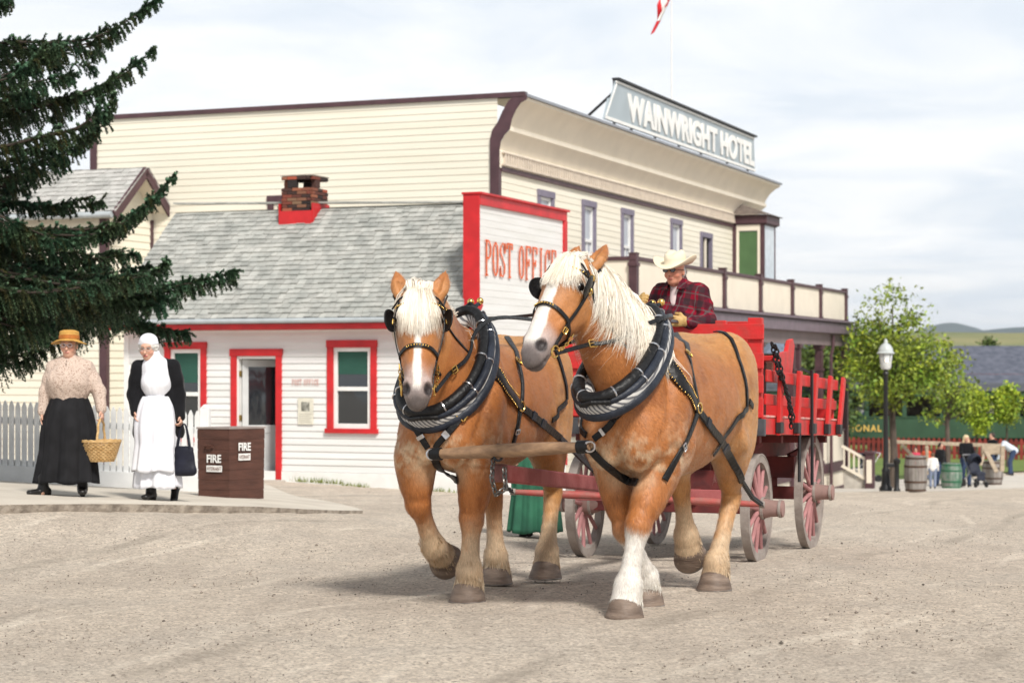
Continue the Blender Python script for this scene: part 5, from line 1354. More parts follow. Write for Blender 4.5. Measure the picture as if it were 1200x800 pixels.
def make_collar(H, top, bot, half, lean, yaw, tipl=0.10):
    """horse collar round the neck base; returns frame function"""
    top = np.array(top, float); bot = np.array(bot, float); c = (top+bot)/2; ax = (top-bot)/2; h = np.linalg.norm(ax); ax /= h
    sdv = np.array([math.sin(yaw)*-1, math.cos(yaw), 0]); sdv = sdv-ax*(sdv @ ax); sdv /= np.linalg.norm(sdv); fw = np.cross(sdv, ax)   # fw points forward
    def ring(sx, sz, o, n=44, bulge=0.0):
        out = []
        for k in range(n):
            a = 2*math.pi*k/n; ca, sa = math.cos(a), math.sin(a)
            wd = half*sx*sa*(1-0.22*ca)       # narrower at the top
            out.append(Vector(c+ax*(ca*h*sz)+sdv*wd+fw*(o-bulge*abs(sa))))
        return out
    col = MB(); col.tube(ring(1.10, 1.06, -0.050), [0.058+0.010*abs(math.sin(2*math.pi*k/44)) for k in range(44)], 14, closed=True)
    pad = col.build('collar_pad', m_pad, H.harness, smooth=True)
    c2 = MB(); c2.tube(ring(1.16, 1.08, 0.02), [0.033 if math.cos(2*math.pi*k/44) > -0.6 else 0.040 for k in range(44)], 12, closed=True)
    co = c2.build('collar', m_leather, H.harness, smooth=True)
    c3 = MB(); c3.tube(ring(1.36, 1.14, -0.085), [0.034]*44, 12, closed=True); c3.build('collar_body', m_leather2, H.harness, smooth=True)
    # hames: two curved wooden/steel bars outside the collar
    for sg in (-1, 1):
        n = 26; pts = []
        for k in range(n):
            a = sg*(0.10+(math.pi-0.28)*k/(n-1)); ca, sa = math.cos(a), math.sin(a)
            pts.append(Vector(c+ax*(ca*h*1.13)+sdv*(half*1.36*sa*(1-0.22*ca))+fw*(-0.012)))
        tp_ = pts[0]; tip = [Vector(np.array(tp_)+ax*tipl+sdv*sg*0.012-fw*0.015), Vector(np.array(tp_)+ax*tipl*0.5+sdv*sg*0.005)]
        allp = tip+pts
        hb = MB(); hb.tube(allp, [0.010, 0.015]+[0.021+0.006*math.sin(math.pi*k/(n-1)) for k in range(n)], 10)
        ho = hb.build('hame', m_leather2, H.harness, smooth=True)
        bl = MB(); bl.sphere(tip[0]+Vector(ax)*0.018, 0.024, 14, 9); bl.cyl(tip[0]-Vector(ax)*0.015, tip[0], 0.014); bl.build('hame_ball', m_brass, ho, smooth=True)
        for k in (4, 9, 14, 19):
            p0 = allp[k+1]; dr = (allp[k+2]-allp[k]).normalized(); cl = MB(); rg = []
            s1 = dr.orthogonal().normalized(); u1 = dr.cross(s1)
            for q in range(14):
                a = 2*math.pi*q/14; rg.append(p0+s1*math.cos(a)*0.027+u1*math.sin(a)*0.027)
            cl.tube(rg, 0.006, 6, closed=True); cl.build('clip', m_steel, ho, smooth=True)
        # clips on the fore roll
    rg = ring(1.16, 1.08, 0.02)
    for k in (6, 11, 15, 19, 25, 29, 33, 38):
        p0 = rg[k]; dr = (rg[k+1]-rg[k-1]).normalized(); s1 = dr.orthogonal().normalized(); u1 = dr.cross(s1); r2 = [p0+s1*math.cos(2*math.pi*q/14)*0.036+u1*math.sin(2*math.pi*q/14)*0.036 for q in range(14)]
        cl = MB(); cl.tube(r2, 0.0065, 6, closed=True); cl.build('collar_band', m_steel, co, smooth=True)
    # hame strap at the bottom and top
    bs = MB(); b0 = Vector(c-ax*h*1.2); bs.tube([b0+Vector(sdv)*0.10+Vector(ax)*0.03, b0+Vector(fw)*0.03, b0-Vector(sdv)*0.10+Vector(ax)*0.03], 0.014, 8); bs.build('hame_strap', m_leather, H.harness, smooth=True)
    ts = MB(); t0 = Vector(c+ax*h*1.16); ts.tube([t0+Vector(sdv)*0.045, t0+Vector(fw)*0.02+Vector(ax)*0.03, t0-Vector(sdv)*0.045], 0.014, 8); ts.build('hame_strap', m_leather, H.harness, smooth=True)
    def at(a, sx=1.36, sz=1.13, o=-0.012):
        ca, sa = math.cos(a), math.sin(a); return Vector(c+ax*(ca*h*sz)+sdv*(half*sx*sa*(1-0.22*ca))+fw*o)
    return at

def make_bridle(H, dark_side=1):
    HF = H.HF; Pp, d, nrm, sd = H.hax
    br = H.harness
    def loop(name, t0, t1, w_, a0=-180, a1=180, par=None, lo=0.0, m=None, n=40, off=0.006):
        """band round the head at station t, tilting from t0 (front) to t1 (back); angle 0 = front of face"""
        pp = []; nn_ = []
        for k in range(n+1):
            a = R(a0+(a1-a0)*k/n); f = (1-math.cos(a))/2; t_ = t0+(t1-t0)*f
            cn = Vector(HF(t_, -0.02, 0)); dr = Vector(nrm*math.cos(a)+sd*math.sin(a)); o = cn+dr*0.5
            h = H.bvh.ray_cast(o, -dr, 0.6)
            if h[0] is None: continue
            pp.append(h[0]+dr*off); nn_.append(dr)
        return strap(pp, nn_, w_, 0.007, closed=abs(a1-a0) > 359).build(name, m or m_leather, par or br, smooth=True), pp, nn_
    nb, pp, nn_ = loop('noseband', 0.37, 0.43, 0.026)
    studs(H, pp[17:24], nn_[17:24], nb, 0.017, 0.006)
    bb, pp, nn_ = loop('browband', 0.095, 0.03, 0.026, -100, 100)
    studs(H, pp, nn_, bb, 0.022, 0.007)
    loop('throatlatch', -0.02, 0.24, 0.018, 60, 300, off=0.004)
    for sg in (-1, 1):
        # cheek strap from the crown to the bit, lying on the side of the face
        pts = []
        for t_, n_ in ((-0.035, -0.03), (0.03, -0.02), (0.12, -0.015), (0.2, -0.005), (0.3, -0.01), (0.4, -0.015), (0.50, -0.03), (0.585, -0.03)):
            o = Vector(HF(t_, n_, sg*0.3)); h = H.bvh.ray_cast(o, Vector(-sd*sg), 0.4)
            p = h[0]+Vector(sd)*sg*0.007 if h[0] else Vector(HF(t_, n_, sg*0.09)); pts.append(p)
        C_ = [Vector(q) for q in catmull(pts, 4)]
        cs = strap(C_, [Vector(sd)*sg]*len(C_), 0.022, 0.007).build('cheek_strap', m_leather, br, smooth=True)
        for t_ in (10, 22): buckle(H, C_[t_], Vector(sd)*sg, C_[t_+1]-C_[t_-1], 0.034, 0.036, cs, r=0.004)
        # blinker: cupped rounded plate standing off beside the eye
        mb = MB(); nu, nv_ = 12, 12; M_ = []
        for th_ in (0.0, 0.008):
            for i in range(nu+1):
                for j in range(nv_+1):
                    u = -1+2*i/nu; v = -1+2*j/nv_
                    x = u*math.sqrt(max(0, 1-v*v/2)); y = v*math.sqrt(max(0, 1-u*u/2))
                    t_ = 0.165+y*0.072; n_ = 0.035+x*0.062; o = 0.150+0.034*(x+0.6)+0.014*(1-x*x-y*y)+th_
                    mb.v.append(tuple(HF(t_, n_, sg*o)))
        K = (nu+1)*(nv_+1)
        for s_ in (0, 1):
            for i in range(nu):
                for j in range(nv_):
                    a = s_*K+i*(nv_+1)+j; q = (a, a+1, a+nv_+2, a+nv_+1); mb.f.append(q if s_ else q[::-1]); mb.m.append(0)
        rim = [i*(nv_+1) for i in range(nu+1)]+[nu*(nv_+1)+j for j in range(1, nv_+1)]+[i*(nv_+1)+nv_ for i in range(nu-1, -1, -1)]+[j for j in range(nv_-1, 0, -1)]
        for k in range(len(rim)):
            a, b_ = rim[k], rim[(k+1) % len(rim)]; mb.f.append((a, b_, b_+K, a+K)); mb.m.append(0)
        bo = mb.build('blinker', m_leather, br, smooth=True, angle=60)
        dc = MB(); dc.sphere(HF(0.165, 0.01, sg*0.182), (0.010, 0.010, 0.010), 12, 8); dc.build('brass_boss', m_brass, bo, smooth=True)
        st = MB(); st.tube([HF(0.10, 0.06, sg*0.165), HF(0.05, 0.10, sg*0.12), HF(-0.02, 0.09, sg*0.03)], 0.006, 6); st.build('blinker_stay', m_leather, br, smooth=True)
        rs = MB(); rs.sphere(HF(0.06, 0.0, sg*0.132), (0.024, 0.024, 0.024), 14, 8); rs.build('rosette', m_brass, br, smooth=True)
        # bit ring and short chain
        c = HF(0.595, -0.040, sg*0.100); rg = [Vector(c+d*math.cos(a)*0.036+nrm*math.sin(a)*0.030) for a in [2*math.pi*k/18 for k in range(18)]]
        bt = MB(); bt.tube(rg, 0.0055, 7, closed=True); bt.tube([HF(0.595, -0.02, 0), HF(0.595, -0.02, sg*0.100)], 0.007, 7); bo2 = bt.build('bit_ring', m_brass, br, smooth=True)
        ch = MB(); chain_links(ch, [HF(0.58, -0.06, sg*0.105), HF(0.50, -0.085, sg*0.115), HF(0.42, -0.09, sg*0.12)], 0.03, 0.0035, 0.008); ch.build('bit_chain', m_brass, bo2, smooth=True, fixn=False)
# ---------------------------------------------------------------- the right-hand horse (nearer)
H2 = Horse((1.009, 12.61), 23, 'nearer draft horse with its head turned aside, broad white blaze and white front socks')
def leg(H, pts, zs):
    out = []
    for (px, py, y), z in zip(pts, zs):
        q = H.L(px, py, y)
        if z is not None: q[2] = z
        out.append(q)
    return out
pol2 = np.array(H2.Mi @ P(676, 318, 11.62)); mz2 = np.array(H2.Mi @ P(620, 427, 11.24))
pose2 = dict(
    neck=[((0.52, 0, 1.40), (0.21, 0.36)), ((0.78, -0.03, 1.55), (0.18, 0.31)), (tuple(np.array([0.78, -0.03, 1.55])*0.45+pol2*0.55+np.array([0.03, 0, 0.0])), (0.135, 0.23)), (tuple(pol2+np.array([-0.06, 0.0, -0.03])), (0.105, 0.15))],
    poll=pol2, hd=mz2-pol2, ear=((-0.23, -0.02), 0.10), blaze=(0.035, 0.05, 0.004), white=('lf', 'rf'),
    lf=[(0.66, 0.19, 1.10), (0.62, 0.17, 0.93)]+leg(H2, [(748, 600, .10), (736, 680, .05), (733, 706, .04)], [0.56, 0.20, 0.10]),
    rf=[(0.66, -0.19, 1.10), (0.64, -0.15, 0.93)]+leg(H2, [(733, 622, -.07), (756, 682, -.06), (758, 697, -.06)], [0.52, 0.19, 0.10]),
    lh=[(-0.72, 0.17, 1.36), (-0.66, 0.19, 1.05)]+leg(H2, [(857, 588, .10), (840, 665, .09), (838, 680, .08)], [0.62, 0.19, 0.10]),
    rh=[(-0.70, -0.17, 1.36), (-0.50, -0.18, 1.02)]+leg(H2, [(797, 565, -.14), (804, 638, -.14), (806, 652, -.14)], [0.72, 0.36, 0.27]),
    hp={'rh': R(55)})
build_horse(H2, pose2)
# ---------------------------------------------------------------- the left-hand horse
H1 = Horse((-0.175, 13.225), 19, 'draft horse facing forward with narrow white blaze, one foreleg lifted, beside the post office')
pol1 = np.array(H1.Mi @ P(492, 350, 12.15)); mz1 = np.array(H1.Mi @ P(489, 478, 11.86))
pose1 = dict(
    neck=[((0.52, 0, 1.38), (0.21, 0.36)), ((0.80, -0.01, 1.50), (0.18, 0.31)), (tuple(np.array([0.80, -0.01, 1.50])*0.45+pol1*0.55+np.array([0.03, 0, 0.0])), (0.135, 0.23)), (tuple(pol1+np.array([-0.06, 0.0, -0.03])), (0.105, 0.15))],
    poll=pol1, hd=mz1-pol1, ear=((-0.20, -0.03), 0.155), blaze=(0.016, 0.026, 0.0), white=(),
    lf=[(0.66, 0.19, 1.10), (0.64, 0.17, 0.93)]+leg(H1, [(553, 603, .11), (550, 668, .10), (549, 685, .09)], [0.54, 0.20, 0.10]),
    rf=[(0.70, -0.19, 1.12), (0.82, -0.19, 0.95)]+leg(H1, [(490, 600, -.19), (508, 650, -.18), (517, 658, -.18)], [0.64, 0.34, 0.27]),
    lh=[(-0.72, 0.17, 1.34), (-0.68, 0.19, 1.02)]+leg(H1, [(648, 588, .14), (641, 648, .13), (640, 662, .13)], [0.62, 0.19, 0.10]),
    rh=[(-0.70, -0.17, 1.34), (-0.52, -0.18, 1.0)]+leg(H1, [(578, 600, -.10), (581, 660, -.09), (582, 673, -.09)], [0.60, 0.19, 0.10]),
    hp={'rf': R(78)})
build_horse(H1, pose1)

def harness(H, top, bot, half, yaw, crest, mside, mlen, mn, fl, fn, cf):
    H.harness = thing('harness', None, None); H.harness.parent = H.root
    H.cat = make_collar(H, top, bot, half, 0, yaw)
    make_bridle(H)
    crest_hair(H, crest, mside, mn, mlen, 'mane')
    HF = H.HF; Pp, d, nrm, sd = H.hax
    # forelock: from the poll down over the forehead
    n = fn; u = nrs.uniform(-1, 1, n); rt = np.array([HF(-0.085+0.09*nrs.rand(), 0.06+0.03*nrs.rand(), a*0.085) for a in u])
    T = np.linspace(0, 1, 9); pth = np.zeros((n, 9, 3)); pth[:, 0] = rt
    ln = fl*nrs.uniform(0.6, 1.1, n)*(1-0.15*np.abs(u)); tgt = u*0.12+cf+nrs.normal(0, 0.020, n)
    for k in range(1, 9):
        t_ = T[k]
        for i in range(n):
            p = HF(-0.03+ln[i]*t_, 0.17-0.02*t_, tgt[i]*t_**0.7+u[i]*0.055*(1-t_**0.7))
            h = H.bvh.ray_cast(Vector(p)+Vector(nrm)*0.1, Vector(-nrm), 0.5)
            if h[0] is not None: p = np.array(h[0])+nrm*(0.008+0.022*((i*7919) % 100)/100*(1-0.3*t_))
            pth[i, k] = p
    strands('forelock', rt, pth, 0.0045, m_mane, H.root)
Z3 = lambda v: np.array(v, float)
pl = H2.hax[0]
harness(H2, H2.L(758, 368, 0.0), H2.L(702, 466, -0.03), 0.178, R(-16),
        [H2.HF(-0.05, 0.05, 0), H2.HF(-0.08, -0.06, 0.01), tuple(pl*0.62+np.array([0.60, 0, 1.86])*0.38+np.array([-0.02, 0, 0.09])), (0.60, 0.01, 1.86)], (0.1, 1, 0), lambda u: 0.34+0.20*np.sin(np.clip(u*1.25, 0, 1)*math.pi*0.75), 6000, 0.27, 2000, 0.02)
harness(H1, H1.L(547, 370, 0.0), H1.L(500, 482, -0.02), 0.215, R(-10),
        [H1.HF(-0.05, 0.05, 0), H1.HF(-0.08, -0.06, 0.0), tuple(H1.hax[0]*0.6+np.array([0.60, 0, 1.84])*0.4+np.array([-0.02, 0, 0.08])), (0.60, 0.0, 1.84)], (0.1, -1, 0), lambda u: 0.30+0.1*np.sin(u*3), 3200, 0.33, 2400, 0.0)
def strapset(H, hous, trace, back, belly, breastL, breastR, pole, breech, hipS):
    hr = H.harness
    hn = px_strap(H, 'housing', hous, np.linspace(0.105, 0.055, (len(hous)-1)*6+1), thick=0.014); pp, nn_ = hn[1], hn[2]
    studs(H, pp, nn_, hn[0], 0.020, 0.0055, side=0.040, lift=0.013, end=0.85); studs(H, pp, nn_, hn[0], 0.020, 0.0055, side=-0.040, lift=0.013, end=0.85)
    tr, tp, tn = px_strap(H, 'trace', trace, 0.052, thick=0.014); H.trace_end = tp[-1]
    for k in (3, len(tp)//2): 
        b_ = strap([tp[k]+tn[k]*0.012, tp[k+1]+tn[k+1]*0.012], [tn[k], tn[k+1]], 0.062, 0.008).build('keeper', m_leather2, tr)
    bs, bp, bn = px_strap(H, 'back_band', back, 0.036, thick=0.010); buckle(H, bp[len(bp)//3], bn[len(bp)//3], bp[len(bp)//3+1]-bp[len(bp)//3], 0.05, 0.06, bs)
    be, bp2, bn2 = px_strap(H, 'belly_band', belly, 0.045, thick=0.010); buckle(H, bp2[len(bp2)//2], bn2[len(bp2)//2], bp2[len(bp2)//2+1]-bp2[len(bp2)//2], 0.055, 0.03, be, m=m_steel)
    rg = MB(); c = bp[-1]+bn[-1]*0.012; s1 = (bp[-1]-bp[-2]).normalized(); u1 = s1.cross(bn[-1]).normalized()
    rg.tube([c+s1*math.cos(2*math.pi*k/16)*0.032+u1*math.sin(2*math.pi*k/16)*0.032 for k in range(16)], 0.006, 6, closed=True); rg.build('trace_ring', m_brass, hr, smooth=True)
    for q, bk in ((breastL, True), (breastR, False)):
        o, a, b_ = px_strap(H, 'breast_strap', q, 0.040, off=0.010, thick=0.012)
        if bk: k = len(a)//4; buckle(H, a[k], b_[k], a[k+1]-a[k], 0.065, 0.075, o, r=0.0065)
        e = a[-3]; cl = strap([a[-5]+b_[-5]*0.012, a[-4]+b_[-4]*0.012], [b_[-5], b_[-4]], 0.050, 0.008).build('clip', m_steel, o)
    o, a, b_ = px_strap(H, 'pole_strap', pole, 0.050, off=0.012, thick=0.010)
    for q in breech: px_strap(H, 'breeching', q, 0.040, off=0.010, thick=0.010)
    for q in hipS: px_strap(H, 'hip_strap', q, 0.030, off=0.008, thick=0.009)
strapset(H2, [(780, 424), (800, 452), (816, 480)], [(816, 480), (836, 506), (856, 536), (868, 562)], [(792, 392), (805, 416), (812, 446), (817, 478)], [(816, 484), (806, 510), (792, 536), (778, 562)],
         [(752, 456), (735, 474), (715, 498), (697, 514)], [(672, 450), (678, 482), (689, 510)], [(694, 526), (712, 545), (733, 562), (748, 566)], [[(874, 478), (862, 490), (848, 510), (834, 532)], [(876, 470), (880, 476)]], [[(838, 389), (864, 420), (874, 476)]])
strapset(H1, [(573, 432), (592, 455), (609, 477)], [(609, 477), (632, 494), (655, 512)], [(594, 396), (606, 425), (611, 450), (609, 476)], [(608, 480), (604, 505), (596, 530)],
         [(548, 474), (533, 498), (512, 524)], [(474, 478), (488, 502), (501, 524)], [(508, 534), (524, 552), (538, 562)], [[(662, 470), (652, 480), (645, 492)]], [[(640, 398), (655, 425), (663, 468)]])
# ================================================================ wagon
m_wred = mat('wagon red paint', (0.58, 0.020, 0.020), 0.5, 0.2, 9, bump=0.4, bscale=30, col2=(0.38, 0.045, 0.035), lo=0.42, hi=0.75, detail=9)
m_wpink = mat('faded dusty red paint', (0.36, 0.10, 0.10), 0.7, 0.3, 6, bump=0.3, bscale=40, col2=(0.26, 0.05, 0.05))
m_wdark = mat('dark red running gear', (0.16, 0.025, 0.022), 0.7, 0.4, 6, bump=0.3, col2=(0.09, 0.02, 0.02))
m_tyre = mat('dusty iron and wood', (0.34, 0.30, 0.27), 0.85, 0.25, 9, bump=0.5, bscale=40, col2=(0.24, 0.20, 0.18))
m_hub = mat('dusty pink hub', (0.33, 0.20, 0.18), 0.8, 0.3, 9, bump=0.3, col2=(0.25, 0.16, 0.14))
m_spoke = mat('dusty pink spoke', (0.42, 0.20, 0.20), 0.75, 0.25, 9, col2=(0.33, 0.15, 0.15))
m_iron = mat('black iron', (0.02, 0.02, 0.022), 0.5)
m_pole = mat('worn varnished pole', (0.34, 0.21, 0.12), 0.5, 0.4, 5, bump=0.3, stretch=(1, 6, 6), col2=(0.20, 0.12, 0.07))
WO = Vector((1.33, 16.6, gz(1.33, 16.6))); WTH = R(20)
wf = Vector((-math.sin(WTH), -math.cos(WTH), 0)); wyaw = math.atan2(wf.y, wf.x)
WG = thing('farm_wagon', 'red stake sided farm wagon with spoked wheels drawn by the two horses', 'wagon', WO, rot=(0, R(-2.0), wyaw))
WM = Matrix.Translation(WO) @ Euler((0, R(-2.0), wyaw)).to_matrix().to_4x4(); WMi = WM.inverted()
def wheel(x, y, r, ns, sg):
    w = bpy.data.objects.new('wheel', None); COL.objects.link(w); w.parent = WG; w.location = (x, y, r-0.005)
    w.rotation_euler = (0, R(rnd.uniform(0, 30)), 0)
    t = MB(); prof = [(r-0.012, -0.038), (r, -0.036), (r, 0.036), (r-0.012, 0.038), (r-0.012, -0.038)]
    t.lathe(prof, 48, ax='y'); t.build('tyre', m_tyre, w, smooth=True, angle=30)
    f = MB(); f.lathe([(r-0.075, -0.030), (r-0.013, -0.034), (r-0.013, 0.034), (r-0.075, 0.030), (r-0.075, -0.030)], 48, ax='y'); f.build('rim', m_tyre, w, smooth=True, angle=30)
    for k in range(ns):
        a = 2*math.pi*k/ns; s = MB(); d = Vector((math.cos(a), 0, math.sin(a)))
        s.tube([d*0.07+Vector((0, sg*0.02, 0)), d*(r*0.35)+Vector((0, sg*0.012, 0)), d*(r-0.07)], [0.024, 0.019, 0.017], 8); s.build('spoke', m_spoke, w, smooth=True)
    h = MB(); h.lathe([(0.02, -0.13), (0.062, -0.13), (0.085, -0.06), (0.092, 0.0), (0.088, 0.05), (0.070, 0.12), (0.066, 0.19), (0.070, 0.195), (0.070, 0.225), (0.045, 0.23), (0.0, 0.23)] if sg > 0 else [(0.02, 0.13), (0.062, 0.13), (0.085, 0.06), (0.092, 0.0), (0.088, -0.05), (0.070, -0.12), (0.066, -0.19), (0.070, -0.195), (0.070, -0.225), (0.045, -0.23), (0.0, -0.23)], 24, ax='y'); h.build('hub', m_hub, w, smooth=True, angle=35)
    b = MB()
    for o in (0.055, -0.055, 0.2): b.lathe([(0.072 if o == 0.2 else 0.090, sg*o-0.012), (0.076 if o == 0.2 else 0.095, sg*o-0.01), (0.076 if o == 0.2 else 0.095, sg*o+0.01), (0.072 if o == 0.2 else 0.090, sg*o+0.012)], 24, ax='y')
    b.build('hub_band', m_tyre, w, smooth=True)
for x, r, n in ((0, 0.455, 12), (-2.2, 0.535, 14)):
    for sg in (-1, 1): wheel(x, sg*0.75, r, n, sg)
def part(name, m, boxes=(), bars=(), bev=0.006, par=None):
    mb = MB()
    for b in boxes: mb.box(b[0], b[1])
    for b in bars: mb.bar(*b)
    return mb.build(name, m, par or WG, bevel=bev)
BZ0 = 1.10; HW = 0.85; XF, XR = 0.27, -2.9
part('axle', m_wdark, [((-0.06, -0.66, 0.40), (0.06, 0.66, 0.52))]); part('axle', m_wdark, [((-2.26, -0.66, 0.46), (-2.14, 0.66, 0.58))])
part('bolster', m_wdark, [((-0.09, -0.62, 0.60), (0.09, 0.62, 0.76))]); part('bolster', m_wdark, [((-2.29, -0.62, 0.66), (-2.11, 0.62, 0.86))])
part('reach', m_wdark, [], [((0.1, 0, 0.54), (-2.4, 0, 0.58), 0.09, 0.09)])
part('hound', m_wdark, [], [((0.65, 0.12, 0.55), (-0.55, 0.42, 0.58), 0.06, 0.09), ]); part('hound', m_wdark, [], [((0.65, -0.12, 0.55), (-0.55, -0.42, 0.58), 0.06, 0.09)]); part('sway_bar', m_wdark, [((-0.55, -0.5, 0.60), (-0.47, 0.5, 0.67))])
part('hound', m_wdark, [], [((-1.2, 0.05, 0.60), (-2.2, 0.42, 0.62), 0.06, 0.09)]); part('hound', m_wdark, [], [((-1.2, -0.05, 0.60), (-2.2, -0.42, 0.62), 0.06, 0.09)])
for sg in (-1, 1): part('bed_sill', m_wdark, [((XF-0.05, sg*0.38-0.05, 0.86), (XR+0.05, sg*0.38+0.05, 1.0))])
for x in (0.1, -0.75, -1.5, -2.2, -2.75): part('cross_bearer', m_wdark, [((x-0.04, -0.80, 0.99+0.002), (x+0.04, 0.80, 1.06))])
for sg in (-1, 1): part('bed_truss', m_wdark, [], [((0, sg*0.5, 0.76), (-0.25, sg*0.72, 0.99), 0.05, 0.05)]); part('bed_truss', m_wdark, [], [((-2.2, sg*0.55, 0.86), (-2.45, sg*0.74, 0.99), 0.05, 0.05)])
for sg in (-1, 1):
    part('side_sill', m_wred, [((XF, sg*HW-0.03, 1.062), (XR, sg*HW+0.03, 1.20))])
    part('side_cap', mat('sun bleached red paint', (0.66, 0.40, 0.36), 0.7, 0.3, 8, col2=(0.55, 0.12, 0.10)), [((XF-0.02, sg*HW-0.05, 1.202), (XR, sg*HW+0.035, 1.222))])
    part('rail', m_wred, [((XF-0.1, sg*(HW+0.012)-0.012, 1.50), (XR-0.06, sg*(HW+0.012)+0.012, 1.60))]); part('rail', m_wred, [((XF-0.1, sg*(HW+0.0)-0.012, 1.31), (XR-0.04, sg*(HW+0.0)+0.012, 1.40))])
    for i, x in enumerate((-0.15, -0.87, -1.57, -2.25, -2.84)):
        ln = (0.05, 0.0, -0.03, -0.05, -0.12)[i]
        st = part('stake', m_wred, [], [((x, sg*(HW+0.052), 1.06), (x+ln, sg*(HW+0.075), 1.62), 0.035, 0.10, (1, 0, 0))])
        part('stake_iron', m_iron, [((x-0.06, sg*(HW+0.034), 1.075), (x+0.06, sg*(HW+0.080), 1.17))], par=st)
bd = MB()
for i in range(8): bd.box((XR, -0.82+i*0.205, 1.062), (XF, -0.82+i*0.205+0.198, 1.095))
bd.build('floor_boards', mat('grey wagon floor', (0.32, 0.22, 0.19), 0.8, 0.3, 6), WG)
part('front_sill', mat('dark grey iron plate', (0.06, 0.062, 0.07), 0.5, 0.3, 8), [((XF+0.0, -HW-0.035, 1.05), (XF+0.06, HW+0.035, 1.19))])
hb = part('headboard_post', m_wred, [((XF-0.04, 0.73, 1.19), (XF+0.03, 0.85, 2.02))]); part('headboard_post', m_wred, [((XF-0.04, -0.85, 1.19), (XF+0.03, -0.73, 2.02))])
for y in (0.50, -0.50, 0.0): part('headboard_post', m_wred, [((XF-0.04, y-0.045, 1.19), (XF+0.03, y+0.045, 2.0 if y else 1.7))])
for z0, z1 in ((1.20, 1.36), (1.40, 1.55), (1.60, 1.73), (1.84, 1.97)): part('headboard_plank', m_wred, [((XF+0.031, -0.87, z0), (XF+0.055, 0.87, z1))])
part('tail_board', m_wred, [((XR-0.03, -0.84, 1.2), (XR, 0.84, 1.42))])
sb = MB(); sb.prism([(-0.55, 0.80, 1.60), (-1.15, 0.80, 1.60), (-1.25, 0.80, 1.86), (-1.18, 0.80, 1.92), (-1.05, 0.80, 1.90), (-0.95, 0.80, 1.80), (-0.55, 0.80, 1.76)], (0, -0.04, 0)); sb.build('bench_end', m_wred, WG, bevel=0.008)
part('bench_plank', m_wred, [((-0.60, -0.8, 1.70), (-1.10, 0.755, 1.745))]); part('bench_leg', m_wdark, [((-0.65, 0.55, 1.1), (-1.0, 0.60, 1.70))]); part('bench_leg', m_wdark, [((-0.65, -0.60, 1.1), (-1.0, -0.55, 1.70))])
part('driver_seat', m_wred, [((XF-0.02, -0.5, 1.76+0.245-0.245), (XF-0.45, 0.62, 1.80))]); part('seat_back', m_wred, [((XF-0.50, -0.5, 1.802), (XF-0.46, 0.62, 2.02))]); part('foot_board', m_wdark, [], [((XF+0.06, 0, 1.28), (XF+0.55, 0, 1.42), 1.1, 0.03)])
part('brake_rod', m_iron, [], [((-1.22, 0.97, 0.62), (-1.2, 0.965, 1.64), 0.022, 0.022), ((-1.22, 0.97, 1.60), (-1.17, 0.87, 1.66), 0.02, 0.02)], bev=0)
part('tie_rod', m_iron, [], [((-1.0, 0.9, 0.65), (-1.0, 0.9, 1.1), 0.02, 0.02)], bev=0)
ch = MB(); chain_links(ch, [(0.15, 0.90, 1.82), (0.05, 0.93, 1.60), (-0.30, 0.95, 1.38), (-0.42, 0.95, 1.12)], 0.055, 0.008, 0.017); ch.build('chain', m_iron, WG, smooth=True, fixn=False)
ch = MB(); chain_links(ch, [(0.15, 0.93, 1.80), (-0.05, 0.96, 1.50), (-0.36, 0.98, 1.2)], 0.055, 0.008, 0.017); ch.build('chain', m_iron, WG, smooth=True, fixn=False)
te = WMi @ P(584, 554, 11.95)
tg = MB(); tg.bar((0.1, 0, 0.57), te, 0.085, 0.105); tg.build('tongue', m_wpink, WG, bevel=0.012)
cp = MB(); dirt = (te-Vector((0.1, 0, 0.57))).normalized(); cp.bar(te-dirt*0.05, te+dirt*0.012, 0.092, 0.112); cp.build('tongue_cap', mat('rusty iron cap', (0.16, 0.06, 0.05), 0.6, 0.3, 20), WG, bevel=0.012)
# evener and singletrees
part('evener', m_wpink, [], [((0.66, -0.62, 0.56), (0.66, 0.62, 0.56), 0.11, 0.05, (1, 0, 0))])
def rod(name, a, b, r, m):
    mb = MB(); a = Vector(a); b = Vector(b); c = (a+b)/2; mb.tube([a, a.lerp(c, 0.5), c, c.lerp(b, 0.5), b], [r*0.8, r, r*1.25, r, r*0.8], 12)
    o = mb.build(name, m, WG, smooth=True)
    for q in (a, b):
        k = MB(); d = (b-a).normalized()*0.02; k.cyl(q-d, q+d, r*1.05, n=12); k.build('ferrule', m_tyre, o, smooth=True)
    return o
m_rod = mat('worn red singletree', (0.42, 0.075, 0.065), 0.6, 0.4, 10, bump=0.4, col2=(0.30, 0.12, 0.10))
s1 = WMi @ P(601, 576, 15.35); s2 = WMi @ P(738, 583, 15.3); s3 = WMi @ P(760, 584, 15.0); s4 = WMi @ P(893, 591, 14.85)
rod('singletree', s1, s2, 0.026, m_rod); rod('singletree', s3, s4, 0.026, m_rod)
